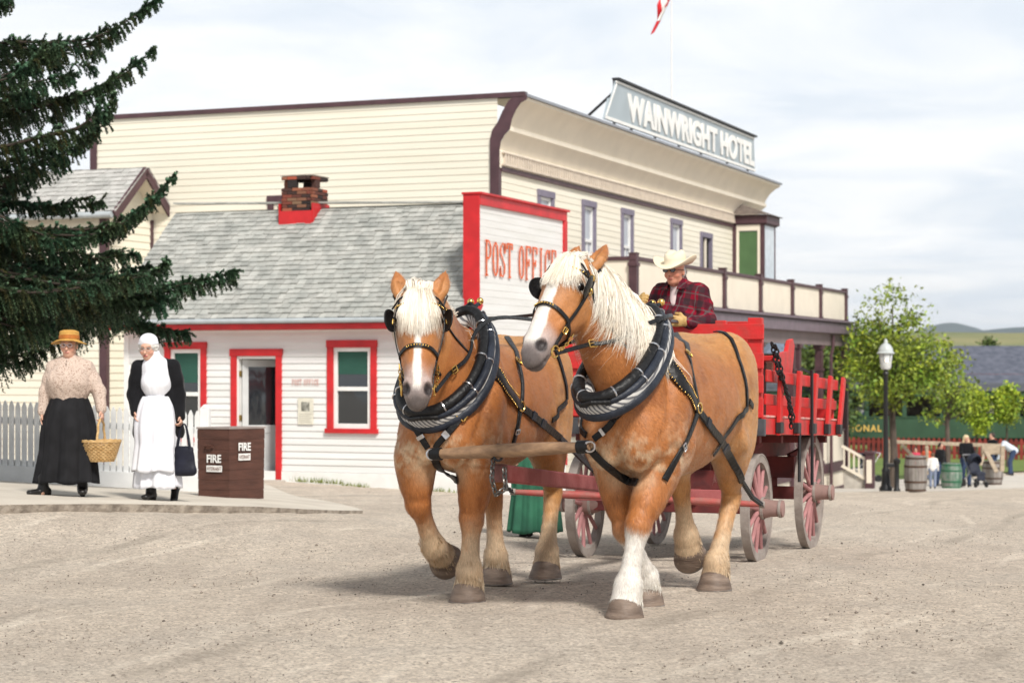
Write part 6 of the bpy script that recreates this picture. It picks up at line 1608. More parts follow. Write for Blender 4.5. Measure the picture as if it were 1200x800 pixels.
# neck yoke
ya = P(506, 532, 12.08); yb = P(691, 523, 11.62)
NY = thing('neck_yoke', 'round wooden neck yoke bar held across the chests of both horses', 'yoke', (ya+yb)/2)
la, lb = ya-NY.location, yb-NY.location
mb = MB(); n = 16; mb.tube([la.lerp(lb, k/n) for k in range(n+1)], [0.024+0.019*math.sin(math.pi*k/n)**0.7 if 0 < k < n else 0.022 for k in range(n+1)], 14); mb.build('bar', m_pole, NY, smooth=True)
for q, e in ((la.lerp(lb, 0.03), la), (la.lerp(lb, 0.96), lb)):
    k = MB(); d = (lb-la).normalized(); k.cyl(q-d*0.035, q+d*0.035, 0.040, n=16); k.build('leather_collar', m_leather, NY, smooth=True)
    k = MB(); c = e; s_ = d.orthogonal().normalized(); k.tube([c+Vector((math.cos(a)*0.008, 0, 0))+Vector((0, math.sin(a)*0.0, 0))+Vector((math.cos(a)*0.022, -0.02, math.sin(a)*0.03)) for a in [2*math.pi*i/16 for i in range(16)]], 0.007, 6, closed=True); k.build('ring', m_steel, NY, smooth=True)
mid = P(585, 548, 11.86)-NY.location; yc = la.lerp(lb, 0.43)
k = MB(); s_ = Vector((0, 1, 0))
k.tube([yc+Vector((0.03*math.cos(a), 0.02*math.sin(a), 0.048*math.sin(a)-0.01)) for a in [2*math.pi*i/18 for i in range(18)]], 0.008, 6, closed=True)
k.build('centre_ring', m_iron, NY, smooth=True)
k = MB(); chain_links(k, [yc+Vector((-0.03, 0, -0.05)), mid+Vector((-0.045, -0.06, -0.06)), mid+Vector((-0.02, -0.05, -0.16)), mid+Vector((0.04, -0.04, -0.12)), mid+Vector((0.03, 0, 0.0))], 0.045, 0.006, 0.014); k.build('chain', mat('tarnished steel', (0.16, 0.15, 0.14), 0.4, 0.3, 20, metal=0.9), NY, smooth=True, fixn=False)
# trace chains to the singletrees (parts of the harness)
def world_part(name, mb, m, par, M):
    o = mb.build(name, m, par, smooth=True, fixn=False); return o
def tchain(H, a, b, name='trace_chain'):
    mb = MB(); a = Vector(a); b = Vector(b); c = (a+b)/2-Vector((0, 0, 0.03)); chain_links(mb, [a, c, b], 0.05, 0.0065, 0.014); mb.build(name, m_iron, H.harness, smooth=True, fixn=False)
tchain(H2, H2.trace_end, H2.Mi @ (WM @ s4))
def tstrap(H, pts, w, name='trace', th=0.012, m=None, par=None):
    q = [Vector(p) for p in catmull(pts, 6)]
    nv = [Vector((0, 1, 0.15))]*len(q); return strap(q, nv, w, th).build(name, m or m_leather, par or H.harness, smooth=True)
e1 = H1.Mi @ (WM @ s2); tstrap(H1, [H1.trace_end, (H1.trace_end+e1)/2-Vector((0, 0, 0.03)), e1+(H1.trace_end-e1).normalized()*0.35], 0.05); tchain(H1, e1+(H1.trace_end-e1).normalized()*0.35, e1)
for H, e in ((H1, s1), (H2, s3)):
    e = H.Mi @ (WM @ e); a = Vector((0.3, -0.42, 1.12)); b = Vector((-0.9, -0.42, 0.85)); tstrap(H, [a, (a+b)/2, b], 0.05); tchain(H, b, e)
# ================================================================ people
def hsv_mat(name, rough=0.7, spec=0.3, sss=False):
    m, t, b = base_mat(name); at = nn(t, 'ShaderNodeAttribute', attribute_name='Col')
    nz = t.nodes.new('ShaderNodeTexNoise'); nz.inputs['Scale'].default_value = 30; mr = nn(t, 'ShaderNodeMapRange'); mr.inputs['To Min'].default_value = 0.9; mr.inputs['To Max'].default_value = 1.1
    t.links.new(nz.outputs['Fac'], mr.inputs['Value']); hs = t.nodes.new('ShaderNodeHueSaturation'); t.links.new(mr.outputs['Result'], hs.inputs['Value']); t.links.new(at.outputs['Color'], hs.inputs['Color'])
    t.links.new(hs.outputs['Color'], b.inputs['Base Color']); b.inputs['Roughness'].default_value = rough; b.inputs['Specular IOR Level'].default_value = spec
    return m
m_skin = hsv_mat('skin', 0.5, 0.35)
A3 = lambda v: np.array(v, float)
class Person:
    """x forward, y left, z up; J joints in metres"""
    def __init__(s, label, loc, yaw, J, skin=(0.62, 0.36, 0.26), res=0.009, group=None, hy=0.0, hp=0.0, glasses=False, lips=(0.50, 0.18, 0.15), name='person', scale=1.0, hands=True, feet=None, hair=None):
        s.root = thing(name, label, 'person', loc, yaw, group); s.J = {k: A3(v) for k, v in J.items()}; s.res = res; s.root.scale = (scale,)*3
        J = s.J; F = Field((-0.75, -0.6, -0.05), (0.75, 0.6, 2.05), res)
        hd = J['head']; Rz = np.array(Matrix.Rotation(hy, 3, 'Z') @ Matrix.Rotation(hp, 3, 'Y')); s.Rh = Rz
        HP = lambda x, y, z: hd+Rz @ A3((x, y, z)); s.HP = HP
        F.ell(HP(-0.008, 0, 0.03), (0.095, 0.076, 0.095), Rm=Rz, k=0.02); F.ell(HP(0.022, 0, -0.04), (0.066, 0.058, 0.075), Rm=Rz, k=0.03)
        F.ell(HP(0.055, 0, -0.088), (0.026, 0.028, 0.022), Rm=Rz, k=0.03); F.seg(HP(0.088, 0, 0.015), HP(0.108, 0, -0.030), 0.010, 0.016, k=0.012)
        F.ell(HP(0.09, 0, -0.062), (0.014, 0.026, 0.010), Rm=Rz, k=0.012); F.ell(HP(0.082, 0, 0.032), (0.016, 0.055, 0.010), Rm=Rz, k=0.02)
        for sg in (-1, 1):
            F.ell(HP(0.094, sg*0.031, 0.012), (0.010, 0.018, 0.012), Rm=Rz, k=0.012, sub=True); F.ell(HP(0.055, sg*0.042, -0.03), (0.03, 0.024, 0.024), Rm=Rz, k=0.02)
            F.ell(HP(-0.005, sg*0.080, -0.008), (0.016, 0.010, 0.030), Rm=Rz, k=0.006)
            F.ell(HP(0.078, sg*0.031, 0.010), 0.012, k=0.004)
        F.seg(HP(-0.02, 0, -0.06), J['neck'], 0.054, 0.060, k=0.03); F.seg(J['neck'], J['chest'], 0.06, 0.10, k=0.05)
        F.seg(J['chest'], J['pelvis'], (0.125, 0.09), (0.13, 0.10), side=(0, 1, 0), k=0.04)
        for q in 'lr':
            F.chain([J['sh_'+q], J['el_'+q], J['wr_'+q]], [0.046, 0.037, 0.026], k=0.02)
            F.chain([J['hip_'+q], J['kn_'+q], J['an_'+q]], [0.085, 0.055, 0.038], k=0.03)
            F.seg(J['an_'+q]+A3((-0.03, 0, -0.03)), J['an_'+q]+A3((0.03, 0, -0.05)), 0.033, 0.028, k=0.02)
            F.seg(J['sh_'+q], J['chest'], 0.05, 0.08, k=0.04)
            if hands: s.hand(F, q)
        def col(V):
            c = np.repeat(A3(skin)[None], len(V), 0); q = (V-hd) @ Rz
            def spot(p, r, cc, a=1.0):
                nonlocal c
                d = np.sqrt((((q-A3(p))/A3(r))**2).sum(1)); c = mixc(c, A3(cc), smst(-d, -1.15, -0.8)*a)
            for sg in (-1, 1):
                spot((0.07, sg*0.045, -0.03), (0.05, 0.024, 0.024), (skin[0]*1.05, skin[1]*0.78, skin[2]*0.75), 0.5)
                spot((0.088, sg*0.031, 0.012), (0.03, 0.020, 0.011), (0.10, 0.06, 0.05), 0.85); spot((0.092, sg*0.033, 0.034), (0.03, 0.024, 0.006), (skin[0]*.4, skin[1]*.4, skin[2]*.4), 0.6)
            spot((0.09, 0, -0.062), (0.03, 0.026, 0.008), lips); spot((0.11, 0, -0.045), (0.02, 0.014, 0.006), (skin[0]*.5, skin[1]*.4, skin[2]*.4), 0.6)
            return c
        s.body = field_obj('body', F, m_skin, s.root, col, 1)
        if glasses:
            g = MB(); dk = glasses == 'dark'
            for sg in (-1, 1):
                rg = [HP(0.112, sg*0.034+0.022*math.cos(a), 0.008+0.017*math.sin(a)) for a in [2*math.pi*k/16 for k in range(16)]]
                g.tube(rg, 0.0024, 5, closed=True); g.tube([HP(0.110, sg*0.056, 0.012), HP(0.01, sg*0.086, 0.012), HP(-0.01, sg*0.086, 0.0)], 0.0024, 5)
            g.tube([HP(0.113, -0.013, 0.010), HP(0.120, 0, 0.013), HP(0.113, 0.013, 0.010)], 0.0024, 5)
            gm = g.build('glasses', m_iron if dk else m_steel, s.root, smooth=True, fixn=False)
            if dk:
                for sg in (-1, 1):
                    l = MB(); l.face([HP(0.112, sg*0.034+0.022*math.cos(a), 0.008+0.017*math.sin(a)) for a in [2*math.pi*k/16 for k in range(16)]]); l.build('dark_lens', glass_mat('dark lens', (0.03, 0.015, 0.015), 0.05), gm)
    def hand(s, F, q):
        J = s.J; w = J['wr_'+q]; e = J['el_'+q]; d = w-e; d /= np.linalg.norm(d)
        hd_ = J.get('hd_'+q); d = d if hd_ is None else hd_/np.linalg.norm(hd_)
        sgn = 1 if q == 'l' else -1
        fw = A3((1, 0, 0)); fw = fw-d*(fw @ d); fw /= np.linalg.norm(fw)+1e-6; pn = np.cross(d, fw)*sgn     # across palm = fw, palm normal
        curl = J.get('curl_'+q, A3([0.35]))[0]; pi_ = pn*(-1 if (pn[1]*sgn) > 0 else 1)
        pc = w+d*0.045; F.seg(w, w+d*0.075, (0.027, 0.016), (0.040, 0.015), side=fw, k=0.012)
        for i, (o, L) in enumerate(((-0.030, 0.060), (-0.010, 0.072), (0.011, 0.076), (0.031, 0.068))):
            p = w+d*0.078+fw*o; a = curl; dd = d
            for j, f in enumerate((0.45, 0.32, 0.23)):
                dd = d*math.cos(a*(j+1))+pi_*math.sin(a*(j+1)); p2 = p+dd*L*f; F.seg(p, p2, 0.0095-0.001*j, 0.0085-0.001*j, k=0.002); p = p2
        p = w+d*0.02+fw*0.024; p2 = p+fw*0.030+d*0.025+pi_*0.008; p3 = p2+d*0.028+pi_*0.012; F.chain([p, p2, p3], [0.013, 0.011, 0.009], k=0.005)
    def cloth(s, name, fn, m, col=None, res=None, disp=None, par=None):
        F = Field((-0.75, -0.7, -0.05), (0.75, 0.7, 2.1), res or s.res); fn(F); return field_obj(name, F, m, par or s.root, col, 1, disp)
def skirt(P_, name, m, top, hem, rt, rh, folds, amp, seed=1, ny=26, nx=120, sway=0.0, bulge=0.1, par=None):
    """cloth cone with folds deepening to the hem; rt, rh = (front-back, side) radii"""
    rr = np.random.RandomState(seed); V = []; ph = rr.uniform(0, 6.28, 4); F = []
    for i in range(ny+1):
        t = i/ny; cx = top[0]+(hem[0]-top[0])*t; cy = top[1]+(hem[1]-top[1])*t+sway*t*t; z = top[2]+(hem[2]-top[2])*t
        f = t**0.75
        for k in range(nx):
            a = 2*math.pi*k/nx
            w = amp*(0.15+0.85*t)*(math.sin(folds*a+ph[0]+0.8*math.sin(2*a+ph[1])+0.6*t)+0.5*math.sin(folds*1.7*a+ph[2]+t)+0.4*math.sin(3*a+ph[3]))
            r1 = rt[0]+(rh[0]-rt[0])*f+bulge*math.sin(math.pi*min(1, t*1.6))*0.3; r2 = rt[1]+(rh[1]-rt[1])*f+bulge*math.sin(math.pi*min(1, t*1.6))*0.3
            V.append((cx+(r1+w)*math.cos(a), cy+(r2+w)*math.sin(a), z+(0.012*math.sin(5*a+ph[1]) if i == ny else 0)))
    for i in range(ny):
        for k in range(nx): l = (k+1) % nx; F.append((i*nx+k, i*nx+l, (i+1)*nx+l, (i+1)*nx+k))
    o = np_mesh(name, V, F, m, par or P_.root, True); md = o.modifiers.new('thickness', 'SOLIDIFY'); md.thickness = 0.006; return o
def shoe(P_, q, m, toe=0.0, h=0.055, boot=0.0, heel=0.02):
    a = P_.J['an_'+q]; F = Field(a-A3((0.2, 0.2, 0.2)), a+A3((0.3, 0.2, 0.25)), 0.007)
    d = np.array([math.cos(toe), math.sin(toe), 0]); tilt = P_.J.get('ft_'+q, A3([0, 0, 0]))[0]; d = d*math.cos(tilt)+A3((0, 0, -math.sin(tilt)))
    F.seg(a+A3((0, 0, -0.035))-d*0.05, a+A3((0, 0, -0.045))+d*0.15, (0.042, 0.035), (0.040, 0.026), side=(0, 1, 0), k=0.02); F.seg(a, a+A3((0, 0, -0.04)), 0.046, 0.044, k=0.03)
    F.seg(a+A3((0, 0, -0.06))-d*0.055, a+A3((0, 0, -0.08))-d*0.055, 0.03, 0.028, k=0.01)
    if boot: F.seg(a, a+A3((0, 0, boot)), 0.046, 0.055, k=0.03)
    field_obj('shoe', F, m, P_.root, None, 1)
STAND = dict(pelvis=(0, 0, 0.95), chest=(0, 0, 1.28), neck=(0.0, 0, 1.44), head=(0.02, 0, 1.56), sh_l=(0, 0.165, 1.36), sh_r=(0, -0.165, 1.36), el_l=(-0.02, 0.23, 1.09), el_r=(-0.02, -0.23, 1.09), wr_l=(0.05, 0.25, 0.86), wr_r=(0.05, -0.25, 0.86),
             hip_l=(0, 0.09, 0.90), hip_r=(0, -0.09, 0.90), kn_l=(0.03, 0.10, 0.50), kn_r=(0.0, -0.10, 0.50), an_l=(0.02, 0.10, 0.09), an_r=(-0.05, -0.10, 0.09))
m_bkcloth = mat('black wool', (0.010, 0.010, 0.012), 0.9, 0.2, 8, sheen=0.15, bump=0.3, bscale=80, spec=0.15)
m_bkskirt = mat('black skirt cloth', (0.014, 0.014, 0.016), 0.85, 0.3, 8, spec=0.2)
m_shoe = mat('black shoe leather', (0.012, 0.011, 0.011), 0.4, 0.2, 8, spec=0.4)
m_whcloth = mat('white cotton', (0.78, 0.79, 0.83), 0.85, 0.08, 4, bump=0.25, bscale=20, col2=(0.72, 0.73, 0.79))
m_straw = mat('golden straw', (0.62, 0.36, 0.09), 0.7, 0.3, 20, bump=0.6, bscale=90, col2=(0.48, 0.25, 0.05), stretch=(1, 1, 6))
def sleeve(F, J, q, r0, r1, r2, k=0.03, ext=0.0):
    w = J['wr_'+q]; e = J['el_'+q]; F.chain([J['sh_'+q], (J['sh_'+q]+e)/2, e, w+(e-w)*(-ext)], [r0, (r0+r1)/2, r1, r2], k=k)
# -------- the woman with the basket
def path_z(x, y): return gz(x, y)+float(path_lift(x, y))
b1 = P(81, 0, 19.7); b1.z = path_z(b1.x, b1.y)
J1 = dict(STAND); J1.update(pelvis=(0, 0, 0.93), chest=(0, 0, 1.22), neck=(0, 0.01, 1.38), head=(0.03, 0.005, 1.50), sh_l=(0, 0.175, 1.28), sh_r=(0, -0.155, 1.28), el_l=(0.0, 0.30, 1.05), el_r=(0.0, -0.235, 1.04), wr_l=(0.05, 0.335, 0.86), wr_r=(0.04, -0.255, 0.83),
          curl_l=(0.75, 0, 0), an_l=(-0.02, 0.13, 0.09), an_r=(0.08, -0.24, 0.09), kn_l=(0, 0.10, 0.5), kn_r=(0.06, -0.15, 0.5), hip_l=(0, .09, .88), hip_r=(0, -.09, .88))
W1 = Person('woman in straw hat, beige blouse and black skirt walking with a wicker basket', b1, R(-90), J1, glasses=True)
m_bl = mat('beige sprigged blouse cloth', (0.55, 0.44, 0.37), 0.8, 0.3, 75, col2=(0.30, 0.20, 0.155), lo=0.52, hi=0.66, bump=0.5, bscale=12, detail=2)
def blouse1(F):
    J = W1.J
    F.ell((0.03, 0.01, 1.17), (0.175, 0.215, 0.175), k=0.05); F.seg((0, 0.0, 1.31), (0.02, 0.01, 1.10), (0.17, 0.11), (0.215, 0.165), side=(0, 1, 0), k=0.05); F.seg((0.02, 0.01, 1.10), (0.02, 0.01, 0.985), (0.215, 0.175), (0.172, 0.145), side=(0, 1, 0), k=0.04)
    for sg in (-1, 1): F.ell((0.11, sg*0.09, 1.17), (0.09, 0.10, 0.095), k=0.06)
    for q in 'lr':
        F.ell(J['sh_'+q]+A3((0, 0, -0.005)), (0.08, 0.075, 0.085), k=0.03); sleeve(F, J, q, 0.075, 0.066, 0.052, ext=-0.06); w = J['wr_'+q]; e = J['el_'+q]; F.seg(w+(e-w)*0.12, w+(e-w)*0.0, 0.038, 0.036, k=0.01)
    F.seg(J['neck']+A3((0, 0, -0.03)), J['neck']+A3((0.01, 0, 0.03)), 0.068, 0.062, k=0.02)
def fold1(V):
    V = V.copy(); n = vnoise(V*A3((14, 22, 7)), 31); n2 = vnoise(V*A3((30, 36, 16)), 32); V[:, 0] += 0.007*n+0.003*n2; V[:, 1] += 0.006*n2*np.sign(V[:, 1]); return V
bl = W1.cloth('blouse', blouse1, m_bl, disp=fold1, res=0.0085)
cl = MB()
for sg in (-1, 1): cl.prism([W1.J['neck']+A3((0.060, sg*0.004, -0.005)), W1.J['neck']+A3((0.085, sg*0.012, -0.05)), W1.J['neck']+A3((0.065, sg*0.062, -0.045)), W1.J['neck']+A3((0.02, sg*0.070, 0.0)), W1.J['neck']+A3((0.045, sg*0.04, 0.012))], (0.006, 0, 0.006))
cl.build('collar', mat('pale grey collar', (0.62, 0.58, 0.56), 0.8), bl)
for i in range(5): 
    k = MB(); k.sphere((0.172-0.008*abs(i-2)+(0.03 if 1 < i < 4 else 0), 0.005, 1.32-0.065*i), 0.007, 8, 6); k.build('button', mat('brown button', (0.10, 0.06, 0.04), 0.5), bl, smooth=True)
skirt(W1, 'skirt', m_bkskirt, (0.01, 0.01, 0.995), (0.0, -0.005, 0.135), (0.145, 0.165), (0.25, 0.30), 9, 0.026, 4, bulge=0.10, sway=-0.01)
for q, t_ in (('l', 0.2), ('r', -0.9)): shoe(W1, q, m_shoe, t_, boot=0.10)
h = MB(); HPf = W1.HP; c = W1.J['head']; Mh = Matrix.Translation(c+A3((-0.01, 0, 0.062))) @ Matrix.Rotation(R(-4), 4, 'Y')
hat = MB(); hat.lathe([(0.0, 0.098), (0.060, 0.100), (0.092, 0.088), (0.098, 0.070), (0.097, 0.022), (0.100, 0.0), (0.14, -0.006), (0.172, -0.014), (0.176, -0.020), (0.14, -0.018), (0.098, -0.012)], 40)
hat.v = [tuple(Mh @ Vector((v[0]*1.08, v[1], v[2]+0.02*abs(v[1]/0.17)**2*(1 if abs(v[1]) > 0.1 else 0)*-1))) for v in hat.v]; ho = hat.build('straw_hat', m_straw, W1.root, smooth=True, angle=50)
hb = MB(); hb.lathe([(0.100, 0.010), (0.103, 0.012), (0.102, 0.045), (0.099, 0.048)], 40); hb.v = [tuple(Mh @ Vector((v[0]*1.08, v[1], v[2]))) for v in hb.v]; hb.build('hat_band', mat('ochre ribbon', (0.42, 0.14, 0.02), 0.6, 0.2, 20), ho, smooth=True)
m_greyhair = mat('grey hair', (0.60, 0.58, 0.55), 0.6, 0.25, 30, bump=0.8, bscale=60, stretch=(3, 3, 1))
W1.cloth('hair', lambda F: (F.ell(HPf(-0.025, 0, 0.015), (0.088, 0.088, 0.085), k=0.02), F.ell(HPf(0.07, 0, -0.04), (0.07, 0.068, 0.11), k=0.01, sub=True)), mat('brown grey hair', (0.30, 0.22, 0.16), 0.6, 0.3, 30))
# wicker basket in her hand
hw = A3((0.075, 0.335, 0.775))
wc, ws = math.cos(R(-90)), math.sin(R(-90))
bp = b1+Vector((wc*hw[0]-ws*hw[1], ws*hw[0]+wc*hw[1], hw[2]-0.43))
BK = thing('wicker_basket', 'round wicker basket with hooped handle hanging from the woman in the straw hat', 'basket', bp, 0)
m_wick = mat('pale wicker', (0.62, 0.42, 0.20), 0.65, 0.35, 25, bump=0.4, col2=(0.45, 0.27, 0.10))
bk = MB(); nR = 12; nS = 44; Hb = 0.205
for i in range(nR):
    t = i/(nR-1); r = 0.125+0.066*t**0.8; z = 0.012+Hb*t*0.93; ring = []
    for k in range(nS*2):
        a = 2*math.pi*k/(nS*2); rr_ = r+0.0045*(1 if (k//2+i) % 2 else -1); ring.append((rr_*math.cos(a)*1.0, rr_*math.sin(a)*0.86, z))
    bk.tube(ring, 0.0085, 5, closed=True)
bw = bk.build('weave', m_wick, BK, smooth=True, fixn=False)
bk = MB()
for k in range(nS): a = 2*math.pi*k/nS; bk.tube([(0.125*math.cos(a), 0.107*math.sin(a), 0.005), (0.160*math.cos(a), 0.137*math.sin(a), Hb*0.45), (0.191*math.cos(a), 0.164*math.sin(a), Hb)], 0.0045, 5)
bk.build('stakes', m_wick, BK, smooth=True, fixn=False)
bk = MB(); bk.lathe([(0, 0.006), (0.122, 0.006), (0.126, 0.018), (0, 0.02)], 30); bk.v = [(x, y*0.86, z) for x, y, z in bk.v]; bk.build('base', m_wick, BK, smooth=True)
for o in (0, 1):
    bk = MB(); bk.tube([((0.194)*math.cos(a), 0.167*math.sin(a), Hb+0.004+0.007*math.sin(9*a+o*math.pi)) for a in [2*math.pi*k/60 for k in range(60)]], 0.011, 6, closed=True); bk.build('braided_rim', m_wick, BK, smooth=True, fixn=False)
bk = MB(); bk.tube([(0.0+0.004*math.sin(k*1.3), 0.165*math.cos(math.pi*k/24), Hb-0.01+0.235*math.sin(math.pi*k/24)**0.8) for k in range(25)], 0.0125, 8); bk.build('handle', m_wick, BK, smooth=True)
bk = MB(); bk.v = []; 
V = []; F_ = []
for i in range(14):
    for j in range(14):
        u = -1+2*i/13; v = -1+2*j/13; x = 0.175*u*math.sqrt(1-v*v/2); y = 0.15*v*math.sqrt(1-u*u/2); V.append((x, y, Hb-0.025+0.035*math.exp(-3*(u+0.5)**2-2*v*v)+0.012*math.sin(5*u+3*v)))
for i in range(13):
    for j in range(13): F_.append((i*14+j, (i+1)*14+j, (i+1)*14+j+1, i*14+j+1))
np_mesh('cloth_lining', V, F_, m_whcloth, BK, True)
# -------- the woman in white
b2 = P(185, 0, 19.9); b2.z = path_z(b2.x, b2.y)
J2 = dict(STAND); J2.update(pelvis=(0, 0, 0.98), chest=(0, -0.02, 1.28), neck=(0.0, -0.03, 1.43), head=(0.045, -0.09, 1.535), sh_l=(0, 0.155, 1.36), sh_r=(0, -0.20, 1.35), el_l=(-0.02, 0.215, 1.07), el_r=(0.0, -0.245, 1.07), wr_l=(0.05, 0.24, 0.86), wr_r=(0.08, -0.215, 0.90), curl_l=(0.8, 0, 0),
          an_l=(-0.20, 0.145, 0.16), ft_l=(0.9, 0, 0), an_r=(0.05, -0.06, 0.09))
W2 = Person('woman in white cap and long white dress with an open black cardigan', b2, R(-90), J2, glasses=True, lips=(0.42, 0.08, 0.08), hy=R(-8), hp=R(8))
def dress2(F):
    F.seg((0.01, -0.02, 1.35), (0.01, -0.01, 1.16), (0.150, 0.110), (0.150, 0.130), side=(0, 1, 0), k=0.04); F.seg((0.01, -0.01, 1.16), (0.0, 0, 1.04), (0.150, 0.125), (0.125, 0.10), side=(0, 1, 0), k=0.04)
    for sg in (-1, 1): F.ell((0.085, sg*0.065-0.015, 1.20), (0.055, 0.065, 0.06), k=0.05)
    F.seg(W2.J['neck']+A3((0.01, 0, -0.09)), W2.J['neck']+A3((0.014, -0.01, 0.045)), 0.10, 0.066, k=0.04)
def fold2(V):
    V = V.copy(); V[:, 0] += 0.005*vnoise(V*A3((10, 40, 6)), 41); return V
d2 = W2.cloth('bodice', dress2, m_whcloth, disp=fold2)
skirt(W2, 'dress_skirt', m_whcloth, (0.0, 0, 1.06), (0.0, 0.0, 0.13), (0.105, 0.135), (0.22, 0.235), 10, 0.018, 6, bulge=0.12)
skirt(W2, 'apron', m_whcloth, (0.03, -0.01, 1.05), (0.05, -0.02, 0.30), (0.105, 0.135), (0.215, 0.225), 8, 0.016, 8, bulge=0.12)
def card(F):
    J = W2.J
    F.seg((-0.02, -0.02, 1.35), (-0.03, -0.01, 1.05), (0.19, 0.105), (0.205, 0.125), side=(0, 1, 0), k=0.04); F.seg((-0.03, -0.01, 1.05), (-0.035, 0.0, 0.70), (0.205, 0.125), (0.265, 0.18), side=(0, 1, 0), k=0.04)
    for q in 'lr': sleeve(F, J, q, 0.074, 0.064, 0.050, ext=0.06)
    # open front and hollow hem
    F.seg((0.16, -0.03, 1.46), (0.20, -0.01, 0.50), (0.075, 0.16), (0.135, 0.23), side=(0, 1, 0), k=0.01, sub=True); F.ell((0, 0, 0.56), (0.33, 0.36, 0.085), k=0.01, sub=True); F.seg(J['neck']+A3((0.03, 0, -0.02)), J['neck']+A3((0.03, 0, 0.08)), 0.085, 0.1, k=0.01, sub=True)
def fold3(V):
    V = V.copy(); V[:, 1] += 0.006*vnoise(V*A3((20, 16, 8)), 43)*np.sign(V[:, 1]); return V
W2.cloth('cardigan', card, m_bkcloth, disp=fold3)
for q, t_ in (('l', 0.0), ('r', -0.25)): shoe(W2, q, m_shoe, t_, boot=0.12)
HP2 = W2.HP
cu = [(0.062*math.cos(a)-0.01, 0.088*math.sin(a)) for a in [0]]
def hair2(F):
    F.ell(HP2(-0.015, 0, 0.030), (0.100, 0.092, 0.090), k=0.02)
    rr = np.random.RandomState(9)
    for i in range(70):
        a = rr.uniform(-1.9, 1.9)+math.pi; ph = rr.uniform(-0.5, 0.75); F.ell(HP2(-0.012+0.098*math.cos(a)*math.cos(ph), 0.092*math.sin(a)*math.cos(ph), 0.015+0.085*math.sin(ph)), 0.017, k=0.008)
    F.ell(HP2(0.085, 0, -0.035), (0.075, 0.066, 0.095), k=0.008, sub=True)
W2.cloth('hair', hair2, mat('white curly hair', (0.66, 0.64, 0.60), 0.6, 0.25, 40), res=0.007)
W2.cloth('cap', lambda F: (F.ell(HP2(-0.02, 0, 0.070), (0.103, 0.096, 0.085), k=0.01), F.ell(HP2(0.03, 0, -0.03), (0.2, 0.2, 0.075), k=0.01, sub=True), F.chain([HP2(0.075*math.cos(a)-0.012, 0.095*math.sin(a), 0.055) for a in [-1.8+0.2*k for k in range(19)]], [0.011]*19, k=0.006)), m_whcloth, res=0.007)
# black tote hanging from her hand
tw = A3((0.09, 0.255, 0.755)); tp = b2+Vector((wc*tw[0]-ws*tw[1]+0.02, ws*tw[0]+wc*tw[1], tw[2]-0.50))
TB = thing('tote_bag', 'black cloth tote bag hanging from the hand of the woman in white', 'bag', tp, R(-14))
F = Field((-0.2, -0.1, -0.02), (0.2, 0.1, 0.36), 0.007); F.seg((0, 0, 0.05), (0.0, 0, 0.28), (0.135, 0.05), (0.105, 0.022), side=(1, 0, 0), k=0.02); F.seg((-0.095, 0, 0.045), (0.095, 0, 0.045), (0.04, 0.045), (0.04, 0.045), side=(0, 1, 0), k=0.03); F.ell((0, 0, 0.36), (0.16, 0.1, 0.06), k=0.01, sub=True)
m_tote = mat('navy black bag cloth', (0.010, 0.011, 0.022), 0.6, 0.3, 8, bump=0.4, bscale=15, spec=0.3)
field_obj('bag', F, m_tote, TB, None, 1, lambda V: V+np.stack([0.004*vnoise(V*20, 3), 0.008*vnoise(V*14, 4), 0*V[:, 0]], 1))
for o in (-0.018, 0.018):
    k = MB(); k.tube(catmull([(-0.07, o, 0.27), (-0.045, o, 0.40), (-0.01, o*0.3, 0.51), (0.025, o*0.3, 0.50), (0.05, o, 0.39), (0.07, o, 0.27)], 5), 0.008, 6); k.build('handle', m_tote, TB, smooth=True)
# -------- the woman in green behind the horses
b3 = P(627, 0, 19.6); b3.z = gz(b3.x, b3.y)
J3 = dict(STAND); W3_ = Person('woman in a long green dress walking behind the left-hand horse', b3, R(-70), J3, hands=True)
m_gr = mat('green dress cloth', (0.03, 0.15, 0.085), 0.8, 0.2, 5, bump=0.3, bscale=20, col2=(0.02, 0.10, 0.06))
skirt(W3_, 'dress_skirt', m_gr, (0, 0, 1.08), (0.0, 0, 0.06), (0.10, 0.13), (0.27, 0.26), 10, 0.02, 9, bulge=0.1)
W3_.cloth('bodice', lambda F: (F.seg((0, 0, 1.34), (0, 0, 1.06), (0.17, 0.09), (0.13, 0.10), side=(0, 1, 0), k=0.04), [sleeve(F, W3_.J, q, 0.065, 0.052, 0.042) for q in 'lr']), m_gr)
for q in 'lr': shoe(W3_, q, m_shoe)
W3_.cloth('hair', lambda F: (F.ell(W3_.HP(-0.02, 0, 0.02), (0.10, 0.09, 0.10), k=0.02), F.ell(W3_.HP(0.09, 0, -0.03), (0.075, 0.068, 0.10), k=0.01, sub=True)), mat('brown hair', (0.12, 0.07, 0.04), 0.6, 0.3, 30))
# -------- the driver
dl = Vector((0.02, 0.10, 1.75)); dw = WM @ dl
JD = dict(pelvis=(0.0, 0, 0.10), chest=(0.03, 0, 0.42), neck=(0.07, 0.0, 0.575), head=(0.135, 0.0, 0.675), sh_l=(0.03, 0.175, 0.495), sh_r=(0.03, -0.175, 0.495), el_l=(0.06, 0.27, 0.235), el_r=(0.13, -0.30, 0.27), wr_l=(0.30, 0.19, 0.25), wr_r=(0.36, -0.20, 0.40), hd_l=(0.6, -0.8, 0.05), hd_r=(0.7, 0.3, 0.25), curl_l=(0.5, 0, 0), curl_r=(0.8, 0, 0),
          hip_l=(0.02, 0.10, 0.06), hip_r=(0.02, -0.10, 0.06), kn_l=(0.46, 0.14, 0.04), kn_r=(0.46, -0.14, 0.04), an_l=(0.50, 0.14, -0.36), an_r=(0.50, -0.14, -0.36))
class Dr(Person): pass
DYAW = R(-90-32)
